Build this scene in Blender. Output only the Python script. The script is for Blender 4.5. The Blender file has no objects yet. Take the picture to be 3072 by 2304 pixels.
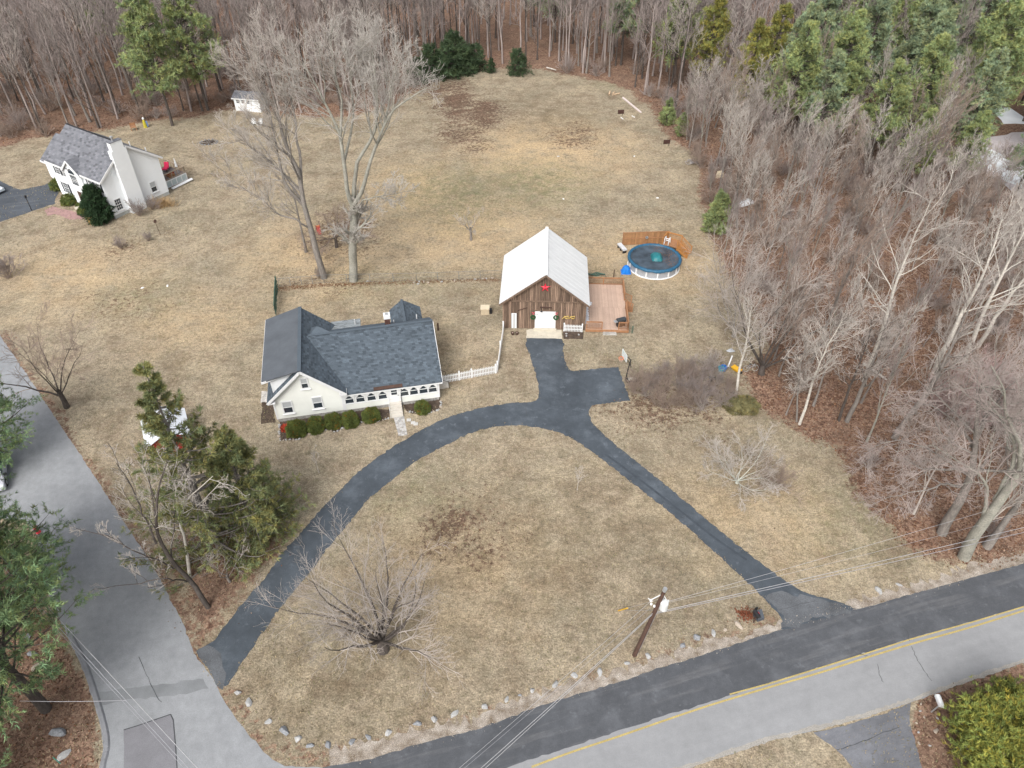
import bpy, math, random
import numpy as np
from mathutils import Vector, Matrix

# ------------------------------------------------------------------ camera, sky, sun, exposure
C = bpy.context.scene.collection
scene = bpy.context.scene
CAM_H, PITCH, FPX = 50.0, math.radians(41.0), 2207.0
cam_data = bpy.data.cameras.new("camera")
cam_data.sensor_width = 36.0
cam_data.lens = 36.0 * FPX / 3072.0
cam_data.clip_start, cam_data.clip_end = 0.5, 3000.0
cam = bpy.data.objects.new("camera", cam_data)
C.objects.link(cam)
cam.location = (0, 0, CAM_H)
cam.rotation_euler = (math.radians(90) - PITCH, 0, 0)
scene.camera = cam

SUN_EL, SUN_AZ = math.radians(48), math.radians(-160)      # azimuth from +Y, clockwise
world = bpy.data.worlds.new("World")
scene.world = world
world.use_nodes = True
wn = world.node_tree
wn.nodes.clear()
sky = wn.nodes.new("ShaderNodeTexSky")
sky.sky_type = 'NISHITA'
sky.sun_disc = False
sky.sun_elevation = SUN_EL
sky.sun_rotation = SUN_AZ
sky.air_density, sky.dust_density, sky.ozone_density = 1.0, 6.0, 0.6
hsv = wn.nodes.new("ShaderNodeHueSaturation")              # overcast: cloud takes most of the blue out
hsv.inputs['Saturation'].default_value = 0.30
bgn = wn.nodes.new("ShaderNodeBackground")
bgn.inputs['Strength'].default_value = 0.15
won = wn.nodes.new("ShaderNodeOutputWorld")
wn.links.new(sky.outputs[0], hsv.inputs['Color'])
wn.links.new(hsv.outputs[0], bgn.inputs['Color'])
wn.links.new(bgn.outputs[0], won.inputs['Surface'])

sl = bpy.data.lights.new("sun", 'SUN')
sl.energy = 1.0
sl.angle = math.radians(26)
sl.color = (1.0, 0.985, 0.955)
sun = bpy.data.objects.new("sun", sl)
C.objects.link(sun)
sd = Vector((math.sin(SUN_AZ) * math.cos(SUN_EL), math.cos(SUN_AZ) * math.cos(SUN_EL), math.sin(SUN_EL)))
sun.rotation_euler = sd.to_track_quat('Z', 'Y').to_euler()
sun.location = (0, 0, 120)

scene.view_settings.view_transform = 'Standard'
scene.view_settings.look = 'None'
scene.view_settings.gamma = 1.0
scene.view_settings.use_curve_mapping = False
scene.view_settings.exposure = 0.54
scene.render.engine = 'CYCLES'
scene.cycles.max_bounces = 5
scene.cycles.diffuse_bounces = 3
scene.cycles.use_denoising = True

# ------------------------------------------------------------------ survey helpers: a sight line from the drone meets the ground / a height / a wall
_c, _s = math.cos(PITCH), math.sin(PITCH)
def _ray(x, y):
    u, v = (x - 1536.0) / FPX, (y - 1152.0) / FPX
    return Vector((u, _c - v * _s, -_s - v * _c))
def g(x, y, z=0.0):
    d = _ray(x, y)
    return Vector((0, 0, CAM_H)) + d * ((z - CAM_H) / d.z)
def gy(x, y, Y):
    d = _ray(x, y)
    return Vector((0, 0, CAM_H)) + d * (Y / d.y)
def vw(pts):                                               # survey sheet units to plate units
    return [(x * 1.38878, y * 1.38878) for x, y in pts]

rnd = random.Random(7)
rng = np.random.default_rng(11)
PI = math.pi

# ------------------------------------------------------------------ materials
MATS = {}
def mat(name, col, rough=0.8, var=0.12, scale=3.0, fine=0.0, fscale=40.0, bump=0.0, bscale=60.0, tint=False, metal=0.0,
        col2=None, spec=0.3, stretch=None, alpha=None, trans=False):
    if name in MATS: return MATS[name]
    m = bpy.data.materials.new(name); MATS[name] = m
    m.use_nodes = True
    nt = m.node_tree; N = nt.nodes; L = nt.links
    b = N["Principled BSDF"]
    b.inputs['Roughness'].default_value = rough
    b.inputs['Metallic'].default_value = metal
    b.inputs['Specular IOR Level'].default_value = spec
    tc = N.new("ShaderNodeTexCoord")
    src = tc.outputs['Object']
    if stretch:
        mp = N.new("ShaderNodeMapping"); mp.inputs['Scale'].default_value = stretch
        L.new(src, mp.inputs['Vector']); src = mp.outputs[0]
    nz = N.new("ShaderNodeTexNoise"); nz.inputs['Scale'].default_value = scale; nz.inputs['Detail'].default_value = 5
    nz.inputs['Roughness'].default_value = 0.6
    L.new(src, nz.inputs['Vector'])
    mr = N.new("ShaderNodeMapRange"); mr.inputs['From Min'].default_value = 0.3; mr.inputs['From Max'].default_value = 0.7
    L.new(nz.outputs['Fac'], mr.inputs['Value'])
    mx = N.new("ShaderNodeMix"); mx.data_type = 'RGBA'
    c1 = tuple(max(0, c * (1 - var)) for c in col); c2 = col2 or tuple(min(1, c * (1 + var)) for c in col)
    mx.inputs['A'].default_value = (*c1, 1); mx.inputs['B'].default_value = (*c2, 1)
    L.new(mr.outputs[0], mx.inputs['Factor'])
    out = mx.outputs['Result']
    if fine:
        n2 = N.new("ShaderNodeTexNoise"); n2.inputs['Scale'].default_value = fscale; n2.inputs['Detail'].default_value = 3
        L.new(src, n2.inputs['Vector'])
        m2 = N.new("ShaderNodeMapRange"); m2.inputs['From Min'].default_value = 0.3; m2.inputs['From Max'].default_value = 0.7
        m2.inputs['To Min'].default_value = 1 - fine; m2.inputs['To Max'].default_value = 1 + fine
        L.new(n2.outputs['Fac'], m2.inputs['Value'])
        mm = N.new("ShaderNodeVectorMath"); mm.operation = 'SCALE'
        L.new(out, mm.inputs[0]); L.new(m2.outputs[0], mm.inputs['Scale']); out = mm.outputs[0]
    if tint:
        at = N.new("ShaderNodeAttribute"); at.attribute_name = "tint"
        mm = N.new("ShaderNodeVectorMath"); mm.operation = 'MULTIPLY'
        L.new(out, mm.inputs[0]); L.new(at.outputs['Color'], mm.inputs[1]); out = mm.outputs[0]
    L.new(out, b.inputs['Base Color'])
    if bump:
        n3 = N.new("ShaderNodeTexNoise"); n3.inputs['Scale'].default_value = bscale; n3.inputs['Detail'].default_value = 4
        L.new(src, n3.inputs['Vector'])
        bp = N.new("ShaderNodeBump"); bp.inputs['Strength'].default_value = bump; bp.inputs['Distance'].default_value = 0.05
        L.new(n3.outputs['Fac'], bp.inputs['Height']); L.new(bp.outputs[0], b.inputs['Normal'])
    if trans:
        b.inputs['Transmission Weight'].default_value = 0.9; b.inputs['IOR'].default_value = 1.3
    return m

M_white   = mat('white_paint', (.72, .73, .735), .5, .04, 2)
M_cream   = mat('cream_siding', (.73, .745, .70), .6, .05, .8)
M_shingle = mat('slate_shingle', (.082, .103, .125), .9, .08, 1.2, .25, 30, tint=True)
M_flatroof = mat('membrane_roof', (.094, .105, .120), .85, .14, .6, .1, 25)
M_ngshing = mat('grey_shingle', (.155, .16, .178), .9, .10, 1.0, .2, 30, tint=True)
M_stone   = mat('field_stone', (.33, .32, .30), .9, .35, 3, .2, 20, bump=.5, bscale=14)
M_conc    = mat('concrete', (.50, .46, .38), .9, .12, 1.5, .1, 30)
M_glass   = mat('window_glass', (.035, .045, .055), .08, .2, 2, spec=.8)
M_curtain = mat('lace_curtain', (.72, .73, .72), .8, .1, 6)
M_barnw   = mat('weathered_board', (.165, .115, .084), .9, .35, 1.6, .3, 22, stretch=(6, 6, .5), tint=True)
M_barnroof = mat('metal_roof', (.68, .695, .70), .45, .09, .9, .05, 9, stretch=(.6, 2.2, 1), col2=(.73, .74, .745))
M_wood    = mat('stained_cedar', (.32, .165, .085), .7, .2, 2.5, .15, 30, stretch=(1, 1, .4))
M_decking = mat('deck_board', (.36, .235, .175), .75, .08, 1.2, .06, 25)
M_brownw  = mat('dark_brown_wood', (.075, .045, .035), .9, .25, 2)
M_black   = mat('black_plastic', (.022, .022, .024), .5, .2, 3)
M_steel   = mat('galvanized_steel', (.42, .43, .44), .45, .1, 4, metal=.5)
M_greenmetal = mat('green_vinyl', (.05, .11, .085), .6, .15, 4)
M_red     = mat('red_paint', (.60, .035, .06), .5, .1, 3)
M_redwall = mat('barn_red', (.30, .03, .03), .7, .15, 2)
M_gold    = mat('gold_paint', (.50, .36, .12), .45, .15, 5)
M_blue    = mat('blue_tarp', (.012, .16, .55), .45, .2, 4, bump=.4, bscale=8)
M_teal    = mat('teal_plastic', (.02, .36, .48), .45, .1, 4)
M_yellow  = mat('yellow_plastic', (.75, .42, .03), .5, .1, 4)
M_orange  = mat('orange_rim', (.75, .16, .05), .5, .1, 4)
M_wallpool = mat('pool_wall', (.33, .345, .37), .6, .15, 3, .25, 18, stretch=(3, 3, .5))
M_cover   = mat('pool_cover', (.050, .068, .088), .35, .55, .8, bump=.3, bscale=3)
M_coverrim = mat('pool_cover_rim', (.024, .098, .175), .5, .25, 3, bump=.5, bscale=6)
M_pillow  = mat('pool_pillow', (.02, .15, .17), .4, .3, 2, bump=.4, bscale=5)
M_asphalt = mat('driveway_asphalt', (.066, .076, .088), .85, .22, .35, .12, 30)
M_beige   = mat('beige_plastic', (.62, .54, .40), .6, .08, 3)
M_brick   = mat('chimney_brick', (.10, .05, .04), .9, .3, 5)
M_rubber  = mat('tyre_rubber', (.02, .02, .02), .8, .2, 4)
M_paver   = mat('grey_paver', (.42, .41, .40), .9, .15, 3, .12, 25, tint=True)
M_snow    = mat('old_snow', (.66, .68, .72), .7, .2, 3, .1, 20, bump=.5, bscale=10)
M_nw      = mat('white_siding', (.80, .83, .85), .55, .03, .6)
M_soil    = mat('garden_soil', (.075, .055, .042), .95, .45, 3, .4, 25, bump=.6, bscale=15)
M_transf  = mat('transformer_grey', (.60, .62, .62), .5, .08, 4)
M_pole    = mat('pole_timber', (.085, .05, .038), .85, .35, 2.5, .2, 20, stretch=(4, 4, .6))
M_wire    = mat('wire', (.30, .30, .32), .5, .1, 2)
M_wirelt  = mat('aluminium_wire', (.42, .42, .43), .4, .1, 2, metal=.3)

# ------------------------------------------------------------------ mesh helpers
def link(o, parent=None):
    C.objects.link(o)
    if parent is not None: o.parent = parent
    return o
def np_mesh(name, V, F, mats, tint=None, smooth=False, mi=None):
    V = np.asarray(V, dtype=np.float32); F = np.asarray(F, dtype=np.int32)
    me = bpy.data.meshes.new(name)
    k = F.shape[1]; nf = F.shape[0]
    me.vertices.add(len(V)); me.vertices.foreach_set("co", V.ravel())
    me.loops.add(nf * k); me.loops.foreach_set("vertex_index", F.ravel())
    me.polygons.add(nf); me.polygons.foreach_set("loop_start", np.arange(0, nf * k, k, dtype=np.int32))
    me.polygons.foreach_set("loop_total", np.full(nf, k, dtype=np.int32))
    if smooth: me.polygons.foreach_set("use_smooth", np.ones(nf, dtype=bool))
    for m in (mats if isinstance(mats, (list, tuple)) else [mats]): me.materials.append(m)
    if mi is not None: me.polygons.foreach_set("material_index", np.asarray(mi, dtype=np.int32))
    if tint is not None:
        a = me.color_attributes.new("tint", 'FLOAT_COLOR', 'POINT')
        t = np.ones((len(V), 4), dtype=np.float32); tt = np.asarray(tint, dtype=np.float32)
        t[:, :3] = tt[:, None] if tt.ndim == 1 else tt
        a.data.foreach_set("color", t.ravel())
    me.update(calc_edges=True)
    return me

class MB:
    def __init__(s): s.v = []; s.f = []; s.mi = []; s.t = []; s.cur = 0; s.tint = 1.0
    def add(s, vs, fs):
        n = len(s.v); s.v += [tuple(v) for v in vs]; s.t += [s.tint] * len(vs)
        s.f += [[i + n for i in f] for f in fs]; s.mi += [s.cur] * len(fs); return s
    def hexa(s, p):                                        # 8 corners: bottom 0-3 ccw, top 4-7
        return s.add(p, [[3, 2, 1, 0], [4, 5, 6, 7], [0, 1, 5, 4], [1, 2, 6, 5], [2, 3, 7, 6], [3, 0, 4, 7]])
    def box(s, x0, x1, y0, y1, z0, z1):
        return s.hexa([(x0, y0, z0), (x1, y0, z0), (x1, y1, z0), (x0, y1, z0), (x0, y0, z1), (x1, y0, z1), (x1, y1, z1), (x0, y1, z1)])
    def beam(s, a, b, w, h, up=(0, 0, 1)):
        a, b = Vector(a), Vector(b); d = (b - a).normalized(); up = Vector(up)
        if abs(d.dot(up)) > .98: up = Vector((1, 0, 0))
        x = d.cross(up).normalized() * w / 2; y = x.cross(d).normalized() * h / 2
        return s.hexa([a - x - y, a + x - y, b + x - y, b - x - y, a - x + y, a + x + y, b + x + y, b - x + y])
    def prism(s, poly, d):                                 # poly: 3-D ring, extruded by vector d
        n = len(poly); p = [Vector(q) for q in poly]; d = Vector(d)
        vs = p + [q + d for q in p]
        fs = [list(range(n))[::-1], list(range(n, 2 * n))] + [[i, (i + 1) % n, (i + 1) % n + n, i + n] for i in range(n)]
        return s.add(vs, fs)
    def tube(s, pts, r, k=6, cap=True):
        pts = [Vector(p) for p in pts]; n = len(pts)
        rs = r if isinstance(r, (list, tuple)) else [r] * n
        vs = []; ref = Vector((.31, .17, .93))
        for i, p in enumerate(pts):
            d = (pts[min(i + 1, n - 1)] - pts[max(i - 1, 0)]).normalized()
            rr = ref if abs(d.dot(ref)) < .95 else Vector((1, 0, 0))
            u = d.cross(rr).normalized(); w = d.cross(u)
            vs += [p + (u * math.cos(2 * PI * j / k) + w * math.sin(2 * PI * j / k)) * rs[i] for j in range(k)]
        fs = [[i * k + j, i * k + (j + 1) % k, (i + 1) * k + (j + 1) % k, (i + 1) * k + j] for i in range(n - 1) for j in range(k)]
        if cap: fs += [list(range(k))[::-1], list(range((n - 1) * k, n * k))]
        return s.add(vs, fs)
    def lathe(s, prof, k=16, c=(0, 0, 0)):
        vs = [(c[0] + r * math.cos(2 * PI * j / k), c[1] + r * math.sin(2 * PI * j / k), c[2] + z) for r, z in prof for j in range(k)]
        n = len(prof)
        fs = [[i * k + j, i * k + (j + 1) % k, (i + 1) * k + (j + 1) % k, (i + 1) * k + j] for i in range(n - 1) for j in range(k)]
        fs += [list(range(k))[::-1], list(range((n - 1) * k, n * k))]
        return s.add(vs, fs)
    def mesh(s, name, mats, smooth=False):
        me = bpy.data.meshes.new(name); me.from_pydata(s.v, [], s.f)
        for m in (mats if isinstance(mats, (list, tuple)) else [mats]): me.materials.append(m)
        if s.cur: me.polygons.foreach_set("material_index", s.mi)
        a = me.color_attributes.new("tint", 'FLOAT_COLOR', 'POINT')
        t = np.ones((len(s.v), 4), dtype=np.float32); t[:, :3] = np.asarray(s.t, dtype=np.float32)[:, None]
        a.data.foreach_set("color", t.ravel())
        if smooth: me.polygons.foreach_set("use_smooth", [True] * len(me.polygons))
        me.update(); return me
    def build(s, name, mats, parent=None, smooth=False, stuff=False):
        o = link(bpy.data.objects.new(name, s.mesh(name, mats, smooth)), parent)
        if stuff: o['kind'] = 'stuff'
        return o

def tag(o, label, cat, group=None):
    o['label'] = label; o['category'] = cat
    if group: o['group'] = group
    return o
def thing(name, label, cat, loc=(0, 0, 0), rz=0.0, group=None):
    o = bpy.data.objects.new(name, None); link(o)
    o.empty_display_size = .3
    o.location = loc; o.rotation_euler = (0, 0, rz)
    return tag(o, label, cat, group)
def put(name, me, parent=None, loc=(0, 0, 0), rot=(0, 0, 0), scale=(1, 1, 1), stuff=False):
    o = link(bpy.data.objects.new(name, me), parent)
    o.location = loc; o.rotation_euler = rot; o.scale = scale
    if stuff: o['kind'] = 'stuff'
    return o
def struct(o): o['kind'] = 'structure'; return o
def bx(name, m, parent, *a): return MB().box(*a).build(name, m, parent)
def bm_(name, m, parent, a, b, w, h): return MB().beam(a, b, w, h).build(name, m, parent)

def inside(P, poly):                                       # points (N,2) in polygon
    poly = np.asarray(poly)[:, :2]; x, y = P[:, 0], P[:, 1]; r = np.zeros(len(P), bool); j = len(poly) - 1
    for i in range(len(poly)):
        xi, yi = poly[i]; xj, yj = poly[j]
        c = ((yi > y) != (yj > y)) & (x < (xj - xi) * (y - yi) / (yj - yi + 1e-12) + xi)
        r ^= c; j = i
    return r
def sdist(P, poly):                                        # signed distance, + inside
    poly = np.asarray(poly)[:, :2]; d = np.full(len(P), 1e9)
    for i in range(len(poly)):
        a, b = poly[i - 1], poly[i]; ab = b - a
        t = np.clip(((P - a) @ ab) / (ab @ ab + 1e-12), 0, 1)
        d = np.minimum(d, np.hypot(*(P - a - t[:, None] * ab).T))
    return np.where(inside(P, poly), d, -d)
_pn = [(rng.uniform(0, 6.28, 3), rng.normal(size=(3, 2))) for _ in range(8)]
def wob(P, f=1.0):                                         # cheap smooth noise about [-1,1]
    r = np.zeros(len(P))
    for k, (ph, dr) in enumerate(_pn):
        for a in range(3):
            r += np.sin((P @ dr[a]) * f * (0.6 + .35 * k) + ph[a]) / (1 + .35 * k)
    return r / 5.0
# ------------------------------------------------------------------ ground
def G(pts, z=0.0): return [g(x, y, z) for x, y in pts]
WOODS_EDGE = vw([(-900, 330), (-200, 325), (0, 322), (60, 300), (180, 290), (330, 262), (420, 252), (480, 236), (560, 240), (640, 252), (760, 250), (850, 225), (905, 190),
                 (960, 158), (1040, 148), (1150, 148), (1290, 172), (1360, 195), (1405, 232), (1425, 275), (1450, 300), (1490, 325),
                 (1520, 380), (1515, 440), (1535, 520), (1580, 600), (1640, 700), (1665, 760), (1600, 800), (1630, 880), (1720, 930), (1800, 975), (1835, 1020),
                 (1850, 1070), (1895, 1110), (1935, 1160), (1975, 1205), (2060, 1222), (2150, 1222), (2212, 1205), (2500, 1130)])
woods_poly = [(p.x, p.y) for p in G(WOODS_EDGE)] + [(420, 60), (420, 900), (-420, 900), (-420, 130)]
lb_poly = [(p.x, p.y) for p in G(vw([(-300, 1180), (20, 1200), (108, 1330), (140, 1390), (175, 1470), (205, 1540), (215, 1600), (210, 1700), (-300, 1800)]))]
rb_poly = [(p.x, p.y) for p in G(vw([(1975, 1520), (2060, 1480), (2300, 1400), (2400, 1750), (1995, 1750), (1965, 1570)]))]
spruce_poly = [(p.x, p.y) for p in G(vw([(365, 1180), (430, 1110), (540, 1060), (610, 1130), (600, 1190), (555, 1245), (490, 1320), (440, 1385), (418, 1370), (395, 1290)]))]
def ell(cx, cy, rx, ry, n=20):
    return [(p.x, p.y) for p in G(vw([(cx + rx * math.cos(i * 2 * PI / n), cy + ry * math.sin(i * 2 * PI / n)) for i in range(n)]))]
leaf_spots = [ell(985, 215, 48, 32), ell(1240, 295, 42, 24), ell(1000, 1150, 75, 55), ell(745, 500, 55, 42), ell(1440, 875, 130, 45),
              ell(265, 532, 22, 10), ell(325, 520, 18, 8), ell(280, 650, 110, 40), ell(690, 590, 40, 18), ell(1310, 760, 12, 6), ell(1045, 248, 50, 28), ell(1000, 285, 44, 24), ell(955, 188, 34, 14), ell(1010, 320, 20, 9), ell(700, 605, 120, 10)]
spot_w = [1.0, .7, .72, .75, .7, .6, .55, .42, .5, 0, 1., .9, 1., .8, .5]
green_spots = [ell(890, 1075, 36, 22), ell(1850, 1130, 60, 60), ell(1150, 400, 120, 50), ell(300, 640, 60, 20), ell(990, 420, 120, 60), ell(1320, 180, 24, 9), ell(840, 610, 70, 14)]
gold_spots = [ell(1010, 500, 160, 70), ell(1180, 330, 160, 60), ell(900, 420, 90, 60), ell(1000, 1220, 70, 26), ell(700, 560, 120, 60), ell(150, 600, 120, 40), ell(880, 760, 40, 20),
              ell(930, 1230, 30, 30), ell(1620, 1110, 40, 14), ell(1380, 560, 110, 40), ell(420, 690, 60, 25)]
brown_spots = [ell(800, 1430, 150, 80), ell(600, 1560, 90, 40), ell(1250, 1180, 240, 90), ell(1150, 1250, 60, 30), ell(1280, 640, 60, 30), ell(1180, 250, 60, 30)]

def axis(lo, hi, step, far_lo, far_hi):
    a = list(np.arange(lo, hi + 1e-6, step)); s = step; x = lo
    left = []
    while x > far_lo: s *= 1.35; x -= s; left.append(x)
    s = step; x = hi; right = []
    while x < far_hi: s *= 1.35; x += s; right.append(x)
    return np.array(left[::-1] + a + right)
gx = axis(-74, 74, .5, -900, 900); gyy = axis(12, 150, .5, -160, 1400)
XX, YY = np.meshgrid(gx, gyy)
P2 = np.stack([XX.ravel(), YY.ravel()], 1)
nx, ny = len(gx), len(gyy)
ii = (np.arange(ny - 1)[:, None] * nx + np.arange(nx - 1)[None, :]).ravel()
gF = np.stack([ii, ii + 1, ii + nx + 1, ii + nx], 1)
w1, w2 = wob(P2, .9), wob(P2[:, ::-1], 2.3)
def soft(poly, w=1.5, amp=1.2): return np.clip((sdist(P2, poly) + amp * w1 + amp * .6 * w2) / w * .5 + .5, 0, 1)
lit = np.maximum.reduce([soft(woods_poly, 2.0, .8), soft(lb_poly, .8, .3), soft(rb_poly, 1.0, .5), .85 * soft(spruce_poly, 1.5, .6)])
spots = np.maximum.reduce([w * np.clip(soft(p, 5, 1.5) * (1.1 + .5 * w2), 0, 1) for p, w in zip(leaf_spots, spot_w)])
grn = np.maximum.reduce([soft(p, 5, 1) for p in green_spots])
gld = np.maximum.reduce([soft(p, 8, 2) for p in gold_spots])
def pdist(pts):
    d = np.full(len(P2), 1e9)
    for a, b in zip(pts, pts[1:]):
        a, b = np.array(a[:2]), np.array(b[:2]); ab = b - a; t = np.clip(((P2 - a) @ ab) / (ab @ ab + 1e-9), 0, 1); d = np.minimum(d, np.hypot(*(P2 - a - t[:, None] * ab).T))
    return d
_v1 = [tuple(p) for p in G([(0, 1005), (111, 1169), (191, 1291), (243, 1367), (295, 1447), (347, 1527), (389, 1593), (444, 1673), (476, 1728), (510, 1797), (542, 1856), (587, 1968)])]
_v2 = [tuple(p) for p in G([(663, 2082), (694, 2138), (740, 2197), (768, 2225), (792, 2256), (820, 2280), (860, 2290), (990, 2280), (1115, 2262), (1254, 2215), (1358, 2190), (1428, 2170), (1536, 2135), (1744, 2065), (1970, 1990), (2161, 1930), (2304, 1885)])]
verge = np.maximum(.95 * np.clip(1.35 - pdist(_v1) / 1.3 + .35 * w1, 0, 1), .75 * np.clip(1.4 - pdist(_v2) / 1.5 + .35 * w1, 0, 1))
lit = np.maximum(lit, .56 * verge)
brn = np.maximum.reduce([soft(p, 9, 2) for p in brown_spots])
ground_me = np_mesh("ground", np.column_stack([P2, np.zeros(len(P2))]), gF, [])
for nm, cols in (("mask", (lit, spots, grn)), ("mask_b", (gld, brn, np.zeros(len(P2))))):
    a = ground_me.color_attributes.new(nm, 'FLOAT_COLOR', 'POINT')
    a.data.foreach_set("color", np.column_stack([*cols, np.ones(len(P2))]).astype(np.float32).ravel())

def ground_material():
    m = bpy.data.materials.new("lawn_and_litter"); m.use_nodes = True
    nt = m.node_tree; N = nt.nodes; L = nt.links; b = N["Principled BSDF"]
    b.inputs['Roughness'].default_value = .95; b.inputs['Specular IOR Level'].default_value = .1
    tc = N.new("ShaderNodeTexCoord"); src = tc.outputs['Object']
    def noise(scale, detail=4, rough=.6, lo=.35, hi=.65, tlo=0., thi=1., off=0.):
        mp = N.new("ShaderNodeMapping"); mp.inputs['Location'].default_value = (off, off * 1.7, 0); L.new(src, mp.inputs['Vector'])
        n = N.new("ShaderNodeTexNoise"); n.inputs['Scale'].default_value = scale; n.inputs['Detail'].default_value = detail; n.inputs['Roughness'].default_value = rough
        L.new(mp.outputs[0], n.inputs['Vector'])
        r = N.new("ShaderNodeMapRange"); r.inputs['From Min'].default_value = lo; r.inputs['From Max'].default_value = hi
        r.inputs['To Min'].default_value = tlo; r.inputs['To Max'].default_value = thi; L.new(n.outputs['Fac'], r.inputs['Value'])
        return r.outputs[0]
    def mix(f, a, b_):
        x = N.new("ShaderNodeMix"); x.data_type = 'RGBA'
        for k, v in (('A', a), ('B', b_)):
            if isinstance(v, tuple): x.inputs[k].default_value = (*v, 1)
            else: L.new(v, x.inputs[k])
        if isinstance(f, float): x.inputs['Factor'].default_value = f
        else: L.new(f, x.inputs['Factor'])
        return x.outputs['Result']
    def mathn(op, a, b_=None, c=None):
        x = N.new("ShaderNodeMath"); x.operation = op
        for i, v in enumerate((a, b_, c)):
            if v is None: continue
            if isinstance(v, (int, float)): x.inputs[i].default_value = v
            else: L.new(v, x.inputs[i])
        return x.outputs[0]
    def scale(col, f):
        x = N.new("ShaderNodeVectorMath"); x.operation = 'SCALE'; L.new(col, x.inputs[0]); L.new(f, x.inputs['Scale']); return x.outputs[0]
    at = N.new("ShaderNodeAttribute"); at.attribute_name = "mask"; sp = N.new("ShaderNodeSeparateColor"); L.new(at.outputs['Color'], sp.inputs[0])
    ab = N.new("ShaderNodeAttribute"); ab.attribute_name = "mask_b"; sb = N.new("ShaderNodeSeparateColor"); L.new(ab.outputs['Color'], sb.inputs[0])
    col = mix(noise(.09, 4, .65), (.335, .278, .202), (.255, .222, .162))
    col = mix(mathn('MULTIPLY', noise(.33, 5, .7, .45, .7, off=13), .85), col, (.168, .124, .086))
    col = mix(mathn('MULTIPLY', noise(.22, 5, .7, .5, .72, off=31), .85), col, (.40, .335, .235))
    col = mix(mathn('MULTIPLY', noise(.9, 5, .7, .5, .75, off=7), .65), col, (.108, .100, .062))
    col = mix(mathn('MULTIPLY', mathn('MULTIPLY', sb.outputs[0], noise(.35, 5, .7, .30, .56, off=41)), 1.0), col, (.465, .35, .215))
    col = mix(mathn('MULTIPLY', mathn('MULTIPLY', sb.outputs[1], noise(.5, 5, .7, .35, .65, off=47)), 1.0), col, (.130, .100, .062))
    col = mix(mathn('MULTIPLY', mathn('MULTIPLY', sp.outputs[2], noise(.8, 4, .7, .35, .65, off=3)), .7), col, (.150, .16, .082))
    col = scale(col, noise(2.6, 4, .7, .3, .7, .66, 1.34, off=5))
    col = scale(col, noise(8.5, 3, .7, .3, .7, .56, 1.44, off=9))
    # fallen leaves: cells of brown, rust and tan
    vo = N.new("ShaderNodeTexVoronoi"); vo.inputs['Scale'].default_value = 5.5; L.new(src, vo.inputs['Vector'])
    sv = N.new("ShaderNodeSeparateColor"); L.new(vo.outputs['Color'], sv.inputs[0])
    leaf = mix(sv.outputs[0], (.098, .056, .041), (.275, .172, .122))
    leaf = mix(mathn('MULTIPLY', mathn('GREATER_THAN', sv.outputs[1], .82), .7), leaf, (.34, .235, .165))
    leaf = mix(mathn('MULTIPLY', noise(.22, 4, .6, .4, .65, off=17), .55), leaf, (.165, .115, .085))
    leaf = scale(leaf, noise(.7, 4, .6, .3, .7, .8, 1.2, off=19))
    leaf = scale(leaf, noise(11, 3, .7, .3, .7, .62, 1.38, off=23))
    lm = mathn('ADD', sp.outputs[0], mathn('MULTIPLY', mathn('SUBTRACT', noise(1.6, 5, .7, .3, .7, off=29), .5), .7))
    r = N.new("ShaderNodeMapRange"); r.interpolation_type = 'SMOOTHSTEP'; r.inputs['From Min'].default_value = .38; r.inputs['From Max'].default_value = .62; L.new(lm, r.inputs['Value'])
    col = mix(r.outputs[0], col, leaf)
    sm = mathn('ADD', sp.outputs[1], mathn('MULTIPLY', mathn('SUBTRACT', noise(2.0, 8, .8, .3, .7, off=37), .5), 1.7))
    r2 = N.new("ShaderNodeMapRange"); r2.interpolation_type = 'SMOOTHSTEP'; r2.inputs['From Min'].default_value = .42; r2.inputs['From Max'].default_value = .72; L.new(sm, r2.inputs['Value'])
    dk = N.new('ShaderNodeValue'); dk.outputs[0].default_value = .60
    col = mix(mathn('MULTIPLY', r2.outputs[0], .92), col, scale(leaf, dk.outputs[0]))
    L.new(col, b.inputs['Base Color'])
    n3 = N.new("ShaderNodeTexNoise"); n3.inputs['Scale'].default_value = 6; n3.inputs['Detail'].default_value = 5; L.new(src, n3.inputs['Vector'])
    bp = N.new("ShaderNodeBump"); bp.inputs['Strength'].default_value = .6; bp.inputs['Distance'].default_value = .12
    L.new(n3.outputs['Fac'], bp.inputs['Height']); L.new(bp.outputs[0], b.inputs['Normal'])
    return m
ground_me.materials.append(ground_material())
struct(put("ground", ground_me))

# ------------------------------------------------------------------ roads
def smooth_ring(pts, step=.35, jit=.03, closed=True, seed=3):
    r = random.Random(seed); out = []
    n = len(pts)
    for i in range(n if closed else n - 1):
        a, b = Vector(pts[i]), Vector(pts[(i + 1) % n]); k = max(1, int((b - a).length / step))
        if (b - a).length > 60: k = 20
        for j in range(k):
            p = a.lerp(b, j / k); p += Vector((r.gauss(0, jit), r.gauss(0, jit), 0)); out.append(p)
    if not closed: out.append(Vector(pts[-1]))
    return out
def cr(pts, n=6):                                          # Catmull-Rom through survey points
    P = [Vector(p) for p in pts]; P = [P[0] * 2 - P[1]] + P + [P[-1] * 2 - P[-2]]; out = []
    for i in range(1, len(P) - 2):
        for j in range(n):
            t = j / n; a, b, c, d = P[i - 1], P[i], P[i + 1], P[i + 2]
            out.append(.5 * ((2 * b) + (c - a) * t + (2 * a - 5 * b + 4 * c - d) * t * t + (3 * b - a - 3 * c + d) * t ** 3))
    out.append(P[-2]); return out
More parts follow.
